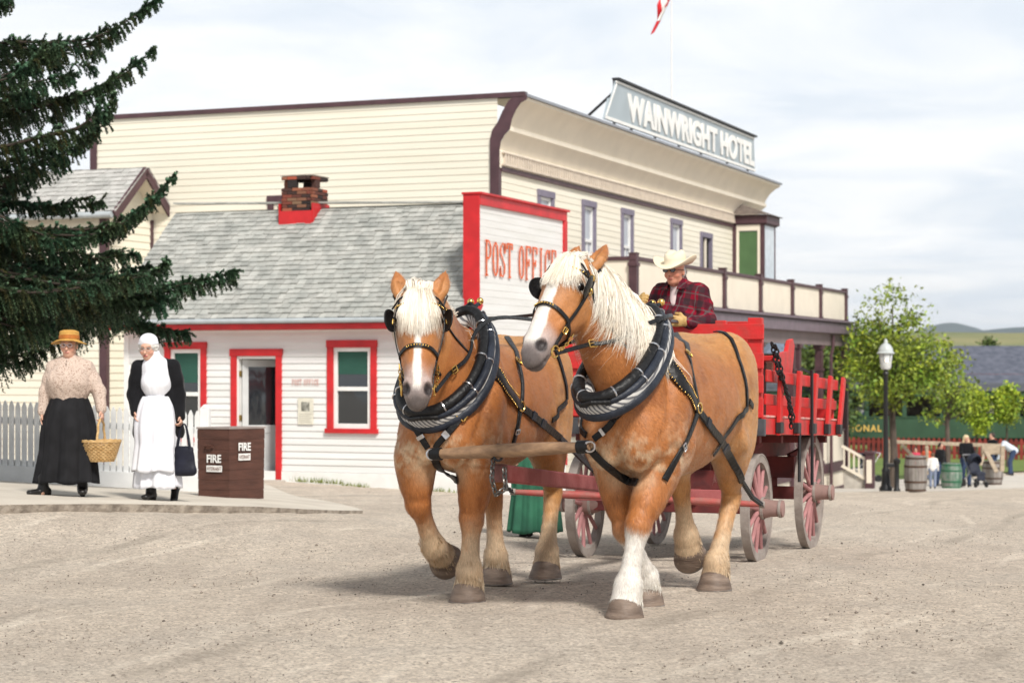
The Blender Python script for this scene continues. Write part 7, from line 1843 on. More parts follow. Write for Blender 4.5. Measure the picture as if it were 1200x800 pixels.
def driver():
    global JD
    off = 0.5     # lift everything so the figure sits inside the sampling box
    J = {k: (tuple(A3(v)+A3((-0.15, 0, off))) if k[:2] not in ('hd', 'cu') or k == 'head' else v) for k, v in JD.items()}
    base = dw-Vector((0, 0, off)); base += Vector((math.cos(DYAW), math.sin(DYAW), 0))*0.15
    D_ = Person('smiling driver in cream hat, sunglasses and red plaid shirt on the wagon seat', base, DYAW, J, skin=(0.60, 0.27, 0.18), glasses='dark', lips=(0.45, 0.13, 0.11), hy=R(2), hands=False, res=0.008)
    J = D_.J
    m, t, b = base_mat('red plaid wool'); L = t.links; tc = t.nodes.new('ShaderNodeTexCoord'); sp_ = t.nodes.new('ShaderNodeSeparateXYZ')
    mp = t.nodes.new('ShaderNodeMapping'); mp.inputs['Rotation'].default_value = (R(8), R(12), R(20)); L.new(tc.outputs['Object'], mp.inputs['Vector']); L.new(mp.outputs['Vector'], sp_.inputs[0])
    def stripe(ax, freq, lo, hi, ph=0.0):
        mm = nn(t, 'ShaderNodeMath', operation='MULTIPLY_ADD'); mm.inputs[1].default_value = freq; mm.inputs[2].default_value = ph; L.new(sp_.outputs[ax], mm.inputs[0])
        f = nn(t, 'ShaderNodeMath', operation='FRACT'); L.new(mm.outputs[0], f.inputs[0]); r = t.nodes.new('ShaderNodeValToRGB'); r.color_ramp.interpolation = 'EASE'
        e = r.color_ramp.elements; e[0].position = lo-0.03; e[0].color = (0, 0, 0, 1); e[1].position = lo+0.03; e[1].color = (1, 1, 1, 1); q = e.new(hi-0.03); q.color = (1, 1, 1, 1); q = e.new(hi+0.03); q.color = (0, 0, 0, 1)
        L.new(f.outputs[0], r.inputs['Fac']); return r.outputs['Color']
    def mixc_(f, A, B):
        x = nn(t, 'ShaderNodeMix', data_type='RGBA'); mf = nn(t, 'ShaderNodeMath', operation='MULTIPLY'); mf.inputs[1].default_value = 0.75; L.new(f, mf.inputs[0]); L.new(mf.outputs[0], x.inputs['Factor'])
        for s_, v in (('A', A), ('B', B)):
            if isinstance(v, tuple): x.inputs[s_].default_value = (*v, 1)
            else: L.new(v, x.inputs[s_])
        return x.outputs['Result']
    c = mixc_(stripe('Y', 10, 0.3, 0.75), (0.23, 0.010, 0.026), (0.035, 0.025, 0.03)); c = mixc_(stripe('Z', 8, 0.25, 0.7, 0.2), c, (0.035, 0.025, 0.03)); c = mixc_(stripe('X', 7, 0.4, 0.7), c, (0.07, 0.01, 0.02))
    c = mixc_(stripe('Z', 8, 0.85, 0.93), c, (0.10, 0.09, 0.09)); c = mixc_(stripe('Y', 10, 0.05, 0.13), c, (0.10, 0.09, 0.09)); L.new(c, b.inputs['Base Color']); b.inputs['Roughness'].default_value = 0.95; b.inputs['Specular IOR Level'].default_value = 0.1
    def shirt(F):
        F.seg(J['chest']+A3((0.0, 0, 0.06)), J['chest']+A3((0.02, 0, -0.15)), (0.205, 0.125), (0.205, 0.15), side=(0, 1, 0), k=0.05); F.seg(J['chest']+A3((0.02, 0, -0.15)), J['pelvis']+A3((0.01, 0, -0.05)), (0.205, 0.16), (0.215, 0.16), side=(0, 1, 0), k=0.05)
        for q in 'lr':
            F.ell(J['sh_'+q], (0.085, 0.085, 0.085), k=0.05); sleeve(F, J, q, 0.085, 0.078, 0.058, ext=-0.12)
        F.seg(J['neck']+A3((-0.02, 0, -0.05)), J['neck']+A3((-0.01, 0, 0.015)), 0.088, 0.075, k=0.02); F.seg(J['neck']+A3((0.09, 0, 0.03)), J['neck']+A3((0.14, 0, -0.20)), (0.045, 0.05), (0.014, 0.05), side=(0, 1, 0), k=0.01, sub=True)
    def fd(V):
        V = V.copy(); n = vnoise(V*A3((16, 14, 16)), 51); n2 = vnoise(V*30, 52); V[:, 0] += 0.010*n+0.004*n2; V[:, 1] += 0.009*n2; V[:, 2] += 0.008*vnoise(V*18, 53); return V
    sh = D_.cloth('plaid_shirt', shirt, m, disp=fd, res=0.0085)
    for sg in (-1, 1):
        k = MB(); a = J['neck']; k.prism([a+A3((0.045, sg*0.055, 0.045)), a+A3((0.115, sg*0.045, -0.05)), a+A3((0.10, sg*0.115, -0.055)), a+A3((0.0, sg*0.10, 0.02))], (0.008, 0, 0.01)); k.build('shirt_collar', m, sh, bevel=0.004)
    D_.cloth('undershirt', lambda F: (F.seg(J['neck']+A3((0.04, 0, 0.0)), J['neck']+A3((0.075, 0, -0.17)), (0.05, 0.03), (0.04, 0.03), side=(0, 1, 0), k=0.01), F.seg(J['neck']+A3((0, 0, -0.03)), J['neck']+A3((0.01, 0, 0.025)), 0.073, 0.066, k=0.01)), mat('pale pink shirt', (0.62, 0.50, 0.50), 0.8, 0.15, 8))
    D_.cloth('trousers', lambda F: [F.chain([J['hip_'+q]+A3((-0.05, 0, 0)), J['kn_'+q], J['an_'+q]], [0.125, 0.085, 0.07], k=0.04) for q in 'lr'], mat('blue jeans', (0.03, 0.05, 0.10), 0.8, 0.2, 10))
    for q in 'lr': shoe(D_, q, mat('brown boot', (0.07, 0.035, 0.02), 0.5))
    # gloves with separate fingers
    mg = mat('yellow tan leather glove', (0.55, 0.36, 0.14), 0.6, 0.25, 15, bump=0.4, bscale=50, col2=(0.42, 0.25, 0.08))
    for q in 'lr':
        def gl(F):
            w = J['wr_'+q]; e = J['el_'+q]; d = J['hd_'+q]/np.linalg.norm(J['hd_'+q]); F.seg(w+(e-w)*0.16, w, 0.042, 0.034, k=0.02)
            up = A3((0, 0, 1)); ac = up-d*(up @ d); ac /= np.linalg.norm(ac); pn = np.cross(d, ac); sg = 1 if q == 'l' else -1
            pn = pn*(1 if pn[0] < 0 else -1)
            F.seg(w, w+d*0.08, (0.040, 0.022), (0.048, 0.022), side=ac, k=0.02)
            for o, Lf in ((0.036, 0.085), (0.013, 0.080), (-0.011, 0.074), (-0.034, 0.062)):
                p = w+d*0.085+ac*o; first = o == 0.036 and q == 'l'
                for j, f in enumerate((0.42, 0.33, 0.25)):
                    a = (0.12 if first else 0.75)*(j+1); dd = d*math.cos(a)+pn*math.sin(a); p2 = p+dd*Lf*f; F.seg(p, p2, 0.0135-0.001*j, 0.0125-0.001*j, k=0.004); p = p2
            p = w+d*0.02+ac*0.03; F.chain([p, p+ac*0.03+d*0.028+pn*0.012, p+ac*0.035+d*0.062+pn*0.03], [0.017, 0.015, 0.012], k=0.008)
        D_.cloth('glove', gl, mg, res=0.006)
    # cream western hat
    hp_ = Matrix.Translation(Vector(D_.HP(-0.012, 0, 0.072))) @ Matrix(D_.Rh.tolist()).to_4x4() @ Matrix.Rotation(R(6), 4, 'Y')
    V = []; Fq = []; na = 56; prof = [(0.0, 0.098), (0.3, 0.104), (0.6, 0.112), (0.85, 0.100), (0.97, 0.075), (1.0, 0.03), (1.03, 0.0), (1.3, -0.006), (1.6, -0.004), (1.85, 0.004), (1.95, 0.010), (1.95, 0.004), (1.6, -0.012), (1.3, -0.014), (1.03, -0.010)]
    for r_, z in prof:
        for k in range(na):
            a = 2*math.pi*k/na; x = math.cos(a)*r_*(0.108-0.008*(r_ > 1.1)); y = math.sin(a)*r_*0.088*(1.05 if r_ > 1.1 else 1)
            zz = z
            if r_ > 1.1: zz += 0.055*(abs(y)/0.17)**2.0*(r_-1.0)*1.0-0.045*max(0, x/0.2)**1.5-0.02*max(0, -x/0.2)**1.5
            if r_ < 0.95: zz -= 0.030*math.exp(-(y/0.022)**2)*(1-r_*0.3)+0.012*(abs(y)/0.08)*(x > 0)+0.02*max(0, x/0.1)
            V.append(tuple(hp_ @ Vector((x, y, zz))))
    for i in range(len(prof)-1):
        for k in range(na): l = (k+1) % na; Fq.append((i*na+k, (i+1)*na+k, (i+1)*na+l, i*na+l))
    hat = np_mesh('cowboy_hat', V, Fq, mat('cream felt', (0.76, 0.66, 0.49), 0.85, 0.06, 4, col2=(0.74, 0.65, 0.50)), D_.root, True)
    D_.cloth('hair', lambda F: (F.ell(D_.HP(-0.03, 0, 0.0), (0.080, 0.083, 0.075), k=0.02), F.ell(D_.HP(0.05, 0, -0.05), (0.075, 0.10, 0.10), k=0.01, sub=True), F.ell(D_.HP(0.0, 0, -0.11), (0.1, 0.1, 0.05), k=0.01, sub=True)), m_greyhair)
    return D_
DV = driver()
# reins: from the bits through the hames to the driver's hands
def rein(H, sg, hand):
    a = H.HF(0.60, -0.05, sg*0.105); a = Vector(a); t_ = H.cat(sg*R(42)); hnd = H.Mi @ hand
    mid = a.lerp(t_, 0.5)-Vector((0, 0, 0.01)); pts = [a, mid, t_+Vector((0, sg*0.03, 0.02)), t_.lerp(hnd, 0.35)-Vector((0, 0, 0.0)), hnd]
    q = [Vector(p) for p in catmull(pts, 8)]; q2 = []
    for p in q:
        h = H.bvh.find_nearest(p); d = (p-h[0]).dot(h[1])
        if d < 0.012: p = h[0]+h[1]*0.012
        q2.append(p)
    strap(q2, [Vector((0, sg*0.9, 0.4))]*len(q2), 0.026, 0.006).build('rein', m_leather, H.harness, smooth=True)
    b_ = q2[5]; buckle(H, b_, Vector((0, sg, 0.3)), q2[6]-q2[4], 0.042, 0.05, H.harness)
Dm = Matrix.Translation(DV.root.location) @ Matrix.Rotation(DYAW, 4, 'Z')
hl = Dm @ Vector(DV.J['wr_l']+A3((0.05, -0.05, 0.0))); hr_ = Dm @ Vector(DV.J['wr_r']+A3((0.07, 0.02, 0.02)))
for H in (H1, H2):
    for sg in (-1, 1): rein(H, sg, hl if sg > 0 else hr_)
# ================================================================ spruce
m_bark = mat('grey brown bark', (0.13, 0.10, 0.08), 0.95, 0.4, 8, bump=1.5, bscale=30, col2=(0.07, 0.055, 0.045), stretch=(1, 1, 0.3))
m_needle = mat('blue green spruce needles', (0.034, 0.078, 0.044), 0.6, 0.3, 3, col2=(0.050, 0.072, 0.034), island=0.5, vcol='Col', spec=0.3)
def spruce():
    bx, by = -7.6, 22.9; bz = gz(bx, by)
    t = thing('spruce_tree', 'tall dark green spruce with drooping boughs beside the picket fence', 'tree', (bx, by, bz))
    base = Vector((bx, by, bz)); rr = np.random.RandomState(17)
    mb = MB(); mb.tube([(0.03*math.sin(k), 0.03*math.cos(k*1.3), k*0.9) for k in range(13)], [0.26*(1-k/12.6)+0.02 for k in range(13)], 14); mb.build('trunk', m_bark, t, smooth=True)
    br = []
    S = [  # visible boughs: photo points at a depth, last number = hanging length
      ([(-60, 70), (0, 50), (60, 50), (110, 44), (150, 24), (187, -3)], 22.6, 0.24), ([(-60, 80), (0, 66), (70, 62), (120, 62)], 23.3, 0.30), ([(-70, 100), (-20, 95), (30, 84), (62, 62), (70, 46)], 21.2, 0.26),
      ([(-60, 140), (0, 132), (60, 118), (110, 104), (150, 84), (178, 58)], 22.4, 0.28), ([(-70, 175), (0, 172), (50, 160), (100, 148), (124, 130), (134, 110)], 21.4, 0.25), ([(-60, 150), (0, 146), (40, 132), (80, 120)], 23.6, 0.34),
      ([(-60, 220), (0, 212), (40, 196), (80, 180), (112, 150)], 21.9, 0.27), ([(-60, 230), (-10, 228), (20, 214), (50, 205)], 23.2, 0.26), ([(-60, 262), (0, 268), (60, 268), (110, 268), (150, 254), (180, 232), (203, 207)], 21.6, 0.22),
      ([(-60, 250), (-20, 246), (20, 262), (70, 282), (110, 280)], 20.8, 0.30), ([(-60, 290), (0, 298), (60, 306), (120, 302), (160, 298)], 22.8, 0.34), ([(-70, 300), (0, 318), (70, 328), (140, 338), (200, 336), (240, 328), (274, 318)], 21.8, 0.30),
      ([(-60, 330), (0, 338), (60, 342), (130, 330), (180, 322), (196, 306)], 21.1, 0.34), ([(-70, 340), (0, 352), (60, 362), (120, 362), (160, 372), (190, 388), (220, 390)], 22.3, 0.40), ([(-60, 350), (0, 362), (50, 372), (100, 380), (150, 372)], 23.2, 0.52),
      ([(-60, 330), (-10, 345), (40, 352), (90, 352), (140, 346)], 23.9, 0.55), ([(-70, 380), (-10, 392), (30, 398), (70, 396)], 22.5, 0.55), ([(-70, 360), (0, 372), (40, 380), (60, 384)], 21.3, 0.50), ([(-80, 400), (-30, 412), (10, 418), (48, 412)], 22.0, 0.42),
      ([(-60, 310), (0, 322), (40, 334), (90, 340)], 24.2, 0.5), ([(-60, 270), (0, 282), (40, 296), (90, 306), (130, 316)], 23.8, 0.42), ([(-20, 120), (20, 112), (50, 104)], 24.2, 0.34), ([(-60, 195), (0, 192), (40, 182), (75, 168)], 22.9, 0.3), ([(-60, 110), (0, 104), (40, 96), (85, 88)], 22.0, 0.3), ([(-60, 240), (0, 236), (40, 240), (85, 244), (120, 236)], 22.5, 0.22), ([(-60, 300), (0, 286), (50, 276), (100, 270), (140, 268)], 21.9, 0.3), ([(-60, 320), (0, 312), (60, 318), (110, 322), (175, 312)], 22.4, 0.34), ([(-60, 360), (0, 350), (60, 346), (110, 348), (170, 346), (205, 352)], 21.5, 0.42), ([(-60, 372), (0, 360), (45, 352), (100, 366), (140, 362)], 22.8, 0.5), ([(-60, 20), (-20, 10), (5, 2), (14, -14)], 22.0, 0.24)]
    for pts, Y, L in S:
        P3 = [P(px, py, Y) for px, py in pts]; z0 = P3[0].z-0.15; br.append(([Vector((bx, by, z0+0.1))-base]+[p-base for p in P3], L, 1.25, len(br)))
        for q in range(3):
            o = Vector((rr.uniform(-0.25, -0.02), rr.uniform(-0.35, 0.35), rr.uniform(-0.16, 0.05))); cut = len(P3)-(1 if q else 0)
            br.append(([Vector((bx, by, z0+0.05))-base]+[p+o*(0.4+0.6*i/len(P3))-base for i, p in enumerate(P3[:cut])], L*1.1, 0.9, len(br)))
    for i in range(30):
        z = 1.6+i*0.29; a = rr.uniform(1.9, 5.9) if i % 3 else rr.uniform(1.2, 4.5); a = math.pi*0.5+rr.uniform(0.1, 3.3); ln = (3.6-0.30*z)*rr.uniform(0.75, 1.05)
        if ln < 0.6: continue
        d = Vector((math.cos(a), math.sin(a), 0)); br.append(([Vector((0, 0, z)), d*ln*0.35+Vector((0, 0, z-0.12)), d*ln*0.7+Vector((0, 0, z-0.2)), d*ln+Vector((0, 0, z+0.1))], 0.32, 0.55, 100))
    NV = []; NF = []; NC = []; WB = MB(); off = 0
    for pts, L, dens, idn in br:
        C_ = np.array([np.array(p) for p in catmull([tuple(p) for p in pts], 8)]); sg = np.linalg.norm(np.diff(C_, axis=0), axis=1); cum = np.concatenate([[0], np.cumsum(sg)]); tot = cum[-1]
        WB.tube([tuple(p) for p in C_[::3]]+[tuple(C_[-1])], [max(0.005, 0.026*(1-k/(len(C_[::3])))) for k in range(len(C_[::3])+1)], 6)
        n = int(tot/0.030*dens); s = rr.uniform(0.12 if idn < 100 else 0.3, 1.0, n)**0.9*tot; s[:int(n*0.1)] = tot*rr.uniform(0.9, 1, int(n*0.1))
        p0 = np.stack([np.interp(s, cum, C_[:, k]) for k in range(3)], 1); tg = np.stack([np.interp(np.clip(s+0.05, 0, tot), cum, C_[:, k])-np.interp(np.clip(s-0.05, 0, tot), cum, C_[:, k]) for k in range(3)], 1); tg /= np.linalg.norm(tg, axis=1, keepdims=True)+1e-9
        side = np.cross(tg, [0, 0, 1.0]); side /= np.linalg.norm(side, axis=1, keepdims=True)+1e-9
        f = s/tot; ln = L*(1+0.8*np.clip(0.75-f, 0, 1))*(0.35+1.0*np.sin(np.clip(1-f, 0, 1)*math.pi*0.62+0.12))*rr.uniform(0.45, 1.15, n); ln = np.minimum(ln, 0.10+0.9*(tot-s)+0.02)
        out = side*rr.choice([-1, 1], n)[:, None]*rr.uniform(0.1, 1.0, n)[:, None]; up = np.array([0, 0, 1.0])
        K = 11; T = np.linspace(0, 1, K)
        w1 = np.exp(-T*2.6)[None, :, None]
        dv = (out[:, None]*0.9+tg[:, None]*0.75+up*0.30)*w1+np.array([0, 0, -1.0])*(1-w1*0.9)+tg[:, None]*0.22+rr.normal(0, 0.10, (n, 1, 3))
        dv /= np.linalg.norm(dv, axis=2, keepdims=True); stp = (ln/K)[:, None, None]; path = p0[:, None]+np.cumsum(dv*stp, 1)
        sh_ = rr.rand(n) < 0.30; dv[sh_] = dv[sh_]*0.3+rr.normal(0, 0.5, (int(sh_.sum()), 1, 3))+tg[sh_][:, None]*0.6+np.array([0, 0, 0.35]); dv /= np.linalg.norm(dv, axis=2, keepdims=True); ln = np.where(sh_, np.minimum(ln, rr.uniform(0.05, 0.13, n)), ln); stp = (ln/K)[:, None, None]; path = p0[:, None]+np.cumsum(dv*stp, 1)
        # needles round every twig node
        M = 8
        a = rr.uniform(0, 6.28, (n, K, M)); d = dv[:, :, None]; s1 = np.cross(dv, [0.3, 0.2, 1.0]); s1 /= np.linalg.norm(s1, axis=2, keepdims=True)+1e-9; s2 = np.cross(dv, s1)
        rad = s1[:, :, None]*np.cos(a)[..., None]+s2[:, :, None]*np.sin(a)[..., None]
        nd = rad*0.80+d*0.6; nd /= np.linalg.norm(nd, axis=3, keepdims=True); nl = 0.027*rr.uniform(0.7, 1.25, (n, K, M, 1))
        root = path[:, :, None]+d*(stp[:, :, :, None]*rr.uniform(-0.5, 0.5, (n, K, M, 1))); wd = np.cross(nd, rad+d*0.3+0.01); wd /= np.linalg.norm(wd, axis=3, keepdims=True)+1e-9; wd = wd*0.0062
        V = np.stack([root-wd, root+wd, root+nd*nl+wd*0.5, root+nd*nl-wd*0.5], 3).reshape(-1, 3)
        cnt = n*K*M; NV.append(V); NF.append((np.arange(cnt)*4)[:, None]+np.arange(4)[None]+off); off += cnt*4
        # fresh outer growth is blue green, the old hanging twigs brownish
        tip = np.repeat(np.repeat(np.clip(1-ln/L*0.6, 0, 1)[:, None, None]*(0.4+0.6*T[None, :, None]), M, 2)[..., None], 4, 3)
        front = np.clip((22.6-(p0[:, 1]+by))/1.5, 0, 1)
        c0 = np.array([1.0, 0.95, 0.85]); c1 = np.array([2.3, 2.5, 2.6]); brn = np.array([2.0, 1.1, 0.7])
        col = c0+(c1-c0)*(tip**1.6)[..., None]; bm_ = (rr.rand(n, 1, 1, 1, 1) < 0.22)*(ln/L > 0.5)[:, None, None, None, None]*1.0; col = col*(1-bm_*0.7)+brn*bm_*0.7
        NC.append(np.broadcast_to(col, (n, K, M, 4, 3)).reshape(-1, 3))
    WB.build('boughs', mat('dark twig bark', (0.045, 0.034, 0.026), 0.95, 0.3, 8), t, smooth=True, fixn=False)
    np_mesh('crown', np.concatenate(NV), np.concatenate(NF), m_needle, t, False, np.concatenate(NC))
spruce()
# ================================================================ broadleaf trees
def broadleaf(label, px, Y, py_base, py_top, wpx, m, n, leaf, seed, lean=0.0, name='broadleaf_tree', group=None, bare=0.25, trunk=0.09, cz=0.5, tw=8, fill=1.0):
    rr = np.random.RandomState(seed); b = P(px, py_base, Y); b.z = gz(b.x, b.y); k = Y/FPX; top = P(px, py_top, Y).z-b.z; w = wpx*k/2
    t = thing(name, label, 'tree', b, 0, group); mb = MB(); h0 = top*bare
    tips = []
    mb.tube([(0, 0, -0.1), (0.03*w, 0, h0*0.5), (lean*0.3, 0.02, h0), (lean*0.6, 0, top*0.55), (lean, 0, top*0.9)], [trunk*1.25, trunk, trunk*0.85, trunk*0.5, trunk*0.12], 10)
    for i in range(tw*3):
        f = rr.uniform(0, 1); z = h0+f*(top*0.8-h0); a = rr.uniform(0, 6.28); r = w*(math.sin(math.pi*min(1, 0.22+0.75*f))**0.7)*rr.uniform(0.65, 1.05); e = Vector((math.cos(a)*r+lean*f, math.sin(a)*r*0.9, z+top*0.16*rr.uniform(0.3, 1.3))); s = Vector((lean*0.5*f, 0, z*0.92))
        m1 = s.lerp(e, 0.5)+Vector((0, 0, 0.08*top*rr.uniform(-0.3, 0.8))); mb.tube([s, m1, e], [trunk*0.38*(1-0.5*f), trunk*0.2, trunk*0.06], 5); tips += [s.lerp(m1, 0.8), m1.lerp(e, 0.4), e, e]
        for j in range(2):
            q = m1.lerp(e, rr.uniform(0.2, 0.9)); e2 = q+Vector(rr.normal(0, 0.22*w, 3)); mb.tube([q, e2], [trunk*0.1, trunk*0.03], 4); tips.append(e2)
    tips += [Vector((lean*0.9, 0, top*0.93)), Vector((lean, 0, top*0.97))]
    mb.build('trunk', m_bark, t, smooth=True, fixn=False)
    tp = np.array([tuple(v) for v in tips]); ci = rr.randint(0, len(tp), n); sc = w*0.20*fill*rr.uniform(0.5, 1.35, len(tp))[ci][:, None]
    c = tp[ci]+rr.normal(0, 1, (n, 3))*sc*np.array([1, 1, 0.75]); c[:, 2] = np.maximum(c[:, 2], h0*0.9)
    u = rr.normal(0, 1, (n, 3)); u /= np.linalg.norm(u, axis=1, keepdims=True); v = np.cross(u, rr.normal(0, 1, (n, 3))); v /= np.linalg.norm(v, axis=1, keepdims=True)
    L = leaf*rr.uniform(0.6, 1.3, (n, 1)); V = np.stack([c-u*L, c+v*L*0.5, c+u*L, c-v*L*0.5], 1).reshape(-1, 3); tint = 0.55+0.9*rr.rand(len(tp))[ci]; yl = rr.rand(len(tp))[ci]
    col = np.stack([tint*(0.8+0.8*yl), tint*(0.9+0.3*yl), tint*0.8], 1); np_mesh('crown', V, np.arange(n*4).reshape(-1, 4), m, t, False, np.repeat(col, 4, 0)); return t
m_leaf = mat('green leaves', (0.21, 0.31, 0.04), 0.55, 0.3, 3, col2=(0.15, 0.25, 0.03), island=0.35, vcol='Col')
m_leaf2 = mat('bright young leaves', (0.24, 0.36, 0.035), 0.55, 0.3, 3, col2=(0.19, 0.30, 0.03), island=0.3, vcol='Col')
m_leaf3 = mat('dark leaves', (0.10, 0.16, 0.04), 0.6, 0.3, 3, col2=(0.07, 0.12, 0.035), island=0.4, vcol='Col')
broadleaf('loose yellow green tree behind the street lamp', 1046, 61, 560, 334, 118, m_leaf, 9500, 0.075, 3, bare=0.33, trunk=0.12, tw=9, fill=0.85)
broadleaf('sparse leaning tree with thin trunk right of the street lamp tree', 1110, 70, 550, 402, 62, m_leaf, 1700, 0.085, 5, bare=0.42, trunk=0.09, tw=6)
broadleaf('small bright green tree above the blonde woman with the stroller', 1144, 82, 545, 455, 32, m_leaf2, 4200, 0.075, 6, bare=0.42, trunk=0.05, group=None, tw=4, fill=1.5)
broadleaf('small bright green tree above the bending person, rightmost of all', 1180, 82, 545, 452, 32, m_leaf2, 4200, 0.075, 8, bare=0.42, trunk=0.05, tw=4, fill=1.5)
broadleaf('dark tree seen between the porch columns beyond the hotel', 968, 96, 545, 382, 80, m_leaf3, 6000, 0.14, 10, bare=0.15, trunk=0.14, tw=8, fill=1.2)
broadleaf('green tree behind the train carriage left of the lamp', 1008, 112, 545, 385, 60, m_leaf3, 4500, 0.14, 12, bare=0.2, trunk=0.14, tw=8, fill=1.2)
broadleaf('rounded green tree just behind the slate roof', 1160, 150, 545, 396, 30, m_leaf3, 3500, 0.14, 13, bare=0.2, trunk=0.14, tw=6, fill=1.3)
for i, (px, Y, h, wd) in enumerate(((1060, 190, 398, 50), (880, 150, 398, 90), (1085, 200, 398, 60))):
    broadleaf(['tree behind the big lamp side tree, in the far distance', 'far tree beyond the far end of the hotel porch', 'far tree left of the slate roof'][i], px, Y, 520, h, wd, m_leaf3, 4000, 0.2, 20+i, bare=0.1, trunk=0.2, tw=7, fill=1.4)
# ================================================================ street lamp, barrels and fence
def lathe_part(name, prof, m, par, n=20, c=(0, 0, 0), ang=40):
    mb = MB(); mb.lathe(prof, n, c); return mb.build(name, m, par, smooth=True, angle=ang)
lp = P(1038, 0, 50.8); lp.z = gz(lp.x, lp.y)+0.02
LS = thing('street_lamp', 'black street lamp with a lit glass lantern beside the oak barrel', 'street lamp', lp)
m_lamp = mat('black lamp paint', (0.015, 0.016, 0.018), 0.4)
lathe_part('post', [(0.17, 0), (0.17, 0.10), (0.12, 0.16), (0.10, 0.5), (0.11, 0.55), (0.075, 0.62), (0.065, 1.0), (0.055, 3.0), (0.08, 3.05), (0.05, 3.12), (0.09, 3.16), (0, 3.16)], m_lamp, LS)
lathe_part('lantern', [(0.11, 3.16), (0.14, 3.22), (0.175, 3.55), (0.17, 3.56), (0.10, 3.22)], mat('frosted lamp glass', (0.62, 0.64, 0.64), 0.2), LS)
lathe_part('lamp_roof', [(0.22, 3.56), (0.23, 3.585), (0.19, 3.62), (0.18, 3.70), (0.12, 3.79), (0.05, 3.84), (0.04, 3.92), (0.0, 3.96)], mat('pale lamp roof', (0.50, 0.54, 0.54), 0.4), LS)
for k in range(6):
    a = k*math.pi/3; mb = MB(); mb.bar((0.115*math.cos(a), 0.115*math.sin(a), 3.17), (0.182*math.cos(a), 0.182*math.sin(a), 3.56), 0.012, 0.012); mb.build('lantern_bar', m_lamp, LS)
m, t, b = base_mat('lit bulb'); b.inputs['Emission Color'].default_value = (1, 0.75, 0.45, 1); b.inputs['Emission Strength'].default_value = 4
mb = MB(); mb.sphere((0, -0.13, 3.40), (0.045, 0.045, 0.055), 12, 8); mb.build('bulb', m, LS, smooth=True)
def barrel(label, px, Y, r, h, m, mh, group=None):
    b = P(px, 0, Y); b.z = gz(b.x, b.y)+0.03; o = thing('barrel', label, 'barrel', b, rnd.uniform(0, 3)); n = 22
    for_ = MB()
    for k in range(n):
        a0 = 2*math.pi*k/n+0.012; a1 = 2*math.pi*(k+1)/n-0.012; pr = [(r*0.84, 0), (r*0.97, h*0.25), (r, h*0.5), (r*0.97, h*0.75), (r*0.84, h)]
        bs = len(for_.v)
        for (q, z) in pr:
            for a in (a0, a1): for_.v.append((q*math.cos(a), q*math.sin(a), z))
            for a in (a1, a0): for_.v.append(((q-0.03)*math.cos(a), (q-0.03)*math.sin(a), z))
        for i in range(4):
            for e in range(4): for_.f.append((bs+i*4+e, bs+i*4+(e+1) % 4, bs+(i+1)*4+(e+1) % 4, bs+(i+1)*4+e)); for_.m.append(0)
        for_.f.append(tuple(bs+16+e for e in range(4))); for_.m.append(0)
    for_.build('staves', m, o, smooth=True, angle=30)
    for z in (0.04, 0.27, 0.70, 0.93):
        q = r*(0.84+0.16*math.sin(math.pi*z)**0.8)+0.006; mb = MB(); mb.lathe([(q-0.005, h*z-0.025), (q, h*z-0.025), (q+0.001, h*z+0.025), (q-0.005, h*z+0.025)], 28); mb.build('hoop', mh, o, smooth=True, angle=30)
    mb = MB(); mb.lathe([(0, h-0.05), (r*0.82, h-0.05), (r*0.82, h-0.08), (0, h-0.08)], 22); mb.build('lid', m, o); return o
m_oak = mat('weathered oak', (0.33, 0.31, 0.29), 0.85, 0.3, 6, island=0.3, stretch=(1, 1, 0.2), col2=(0.22, 0.19, 0.17)); m_rust = mat('rusty hoop', (0.08, 0.045, 0.03), 0.6, 0.3, 10)
barrel('weathered oak barrel with rusty hoops beside the street lamp', 1073, 50.6, 0.30, 0.92, m_oak, m_rust)
barrel('green painted barrel behind the child in white', 1115, 61, 0.33, 0.78, mat('mottled green staves', (0.05, 0.17, 0.10), 0.7, 0.4, 4, col2=(0.28, 0.30, 0.27), island=0.3), mat('green hoop', (0.02, 0.13, 0.06), 0.6))
barrel('grey barrel with a plank leaning on it under the hitching rail', 1163, 67, 0.36, 0.80, m_oak, m_rust)
def plank_thing(name, label, cat, segs, m, Y):
    a = P(*segs[0][0][:2], segs[0][0][2]); o = thing(name, label, cat, a)
    for nm, s in (('rail', segs[:1]), ('brace', segs[1:])):
        for q in s:
            mb = MB(); mb.bar(P(*q[0])-a, P(*q[1])-a, q[2], q[3], up=(0, 1, 0)); mb.build(nm if nm == 'rail' else 'leg', m, o, bevel=0.01)
m_tim = mat('bleached timber', (0.42, 0.34, 0.25), 0.85, 0.25, 4, stretch=(1, 4, 4))
plank_thing('hitching_rail', 'long bleached timber rail on posts and barrels behind the stroller', 'rail', [((1040, 517, 64.5), (1171, 522, 67), 0.12, 0.14), ((1044, 517, 64.5), (1042, 556, 64.5), 0.12, 0.12), ((1057, 521, 63.5), (1080, 545, 62), 0.10, 0.06), ((1086, 522, 65), (1087, 556, 65), 0.10, 0.10)], m_tim, 65)
plank_thing('trestle', 'leaning light planks forming a trestle against the grey barrel', 'trestle', [((1150, 527, 66.2), (1171, 527, 66.4), 0.3, 0.10), ((1155, 527, 66), (1168, 553, 65.4), 0.14, 0.05), ((1155, 527, 66.1), (1149, 545, 65.7), 0.10, 0.05), ((1175, 522, 66), (1174, 552, 66), 0.14, 0.14)], m_tim, 66)
bb = P(1051, 0, 50.3); bb.z = gz(bb.x, bb.y)
BL = thing('bollard', 'short black iron post between the street lamp and oak barrel', 'bollard', bb)
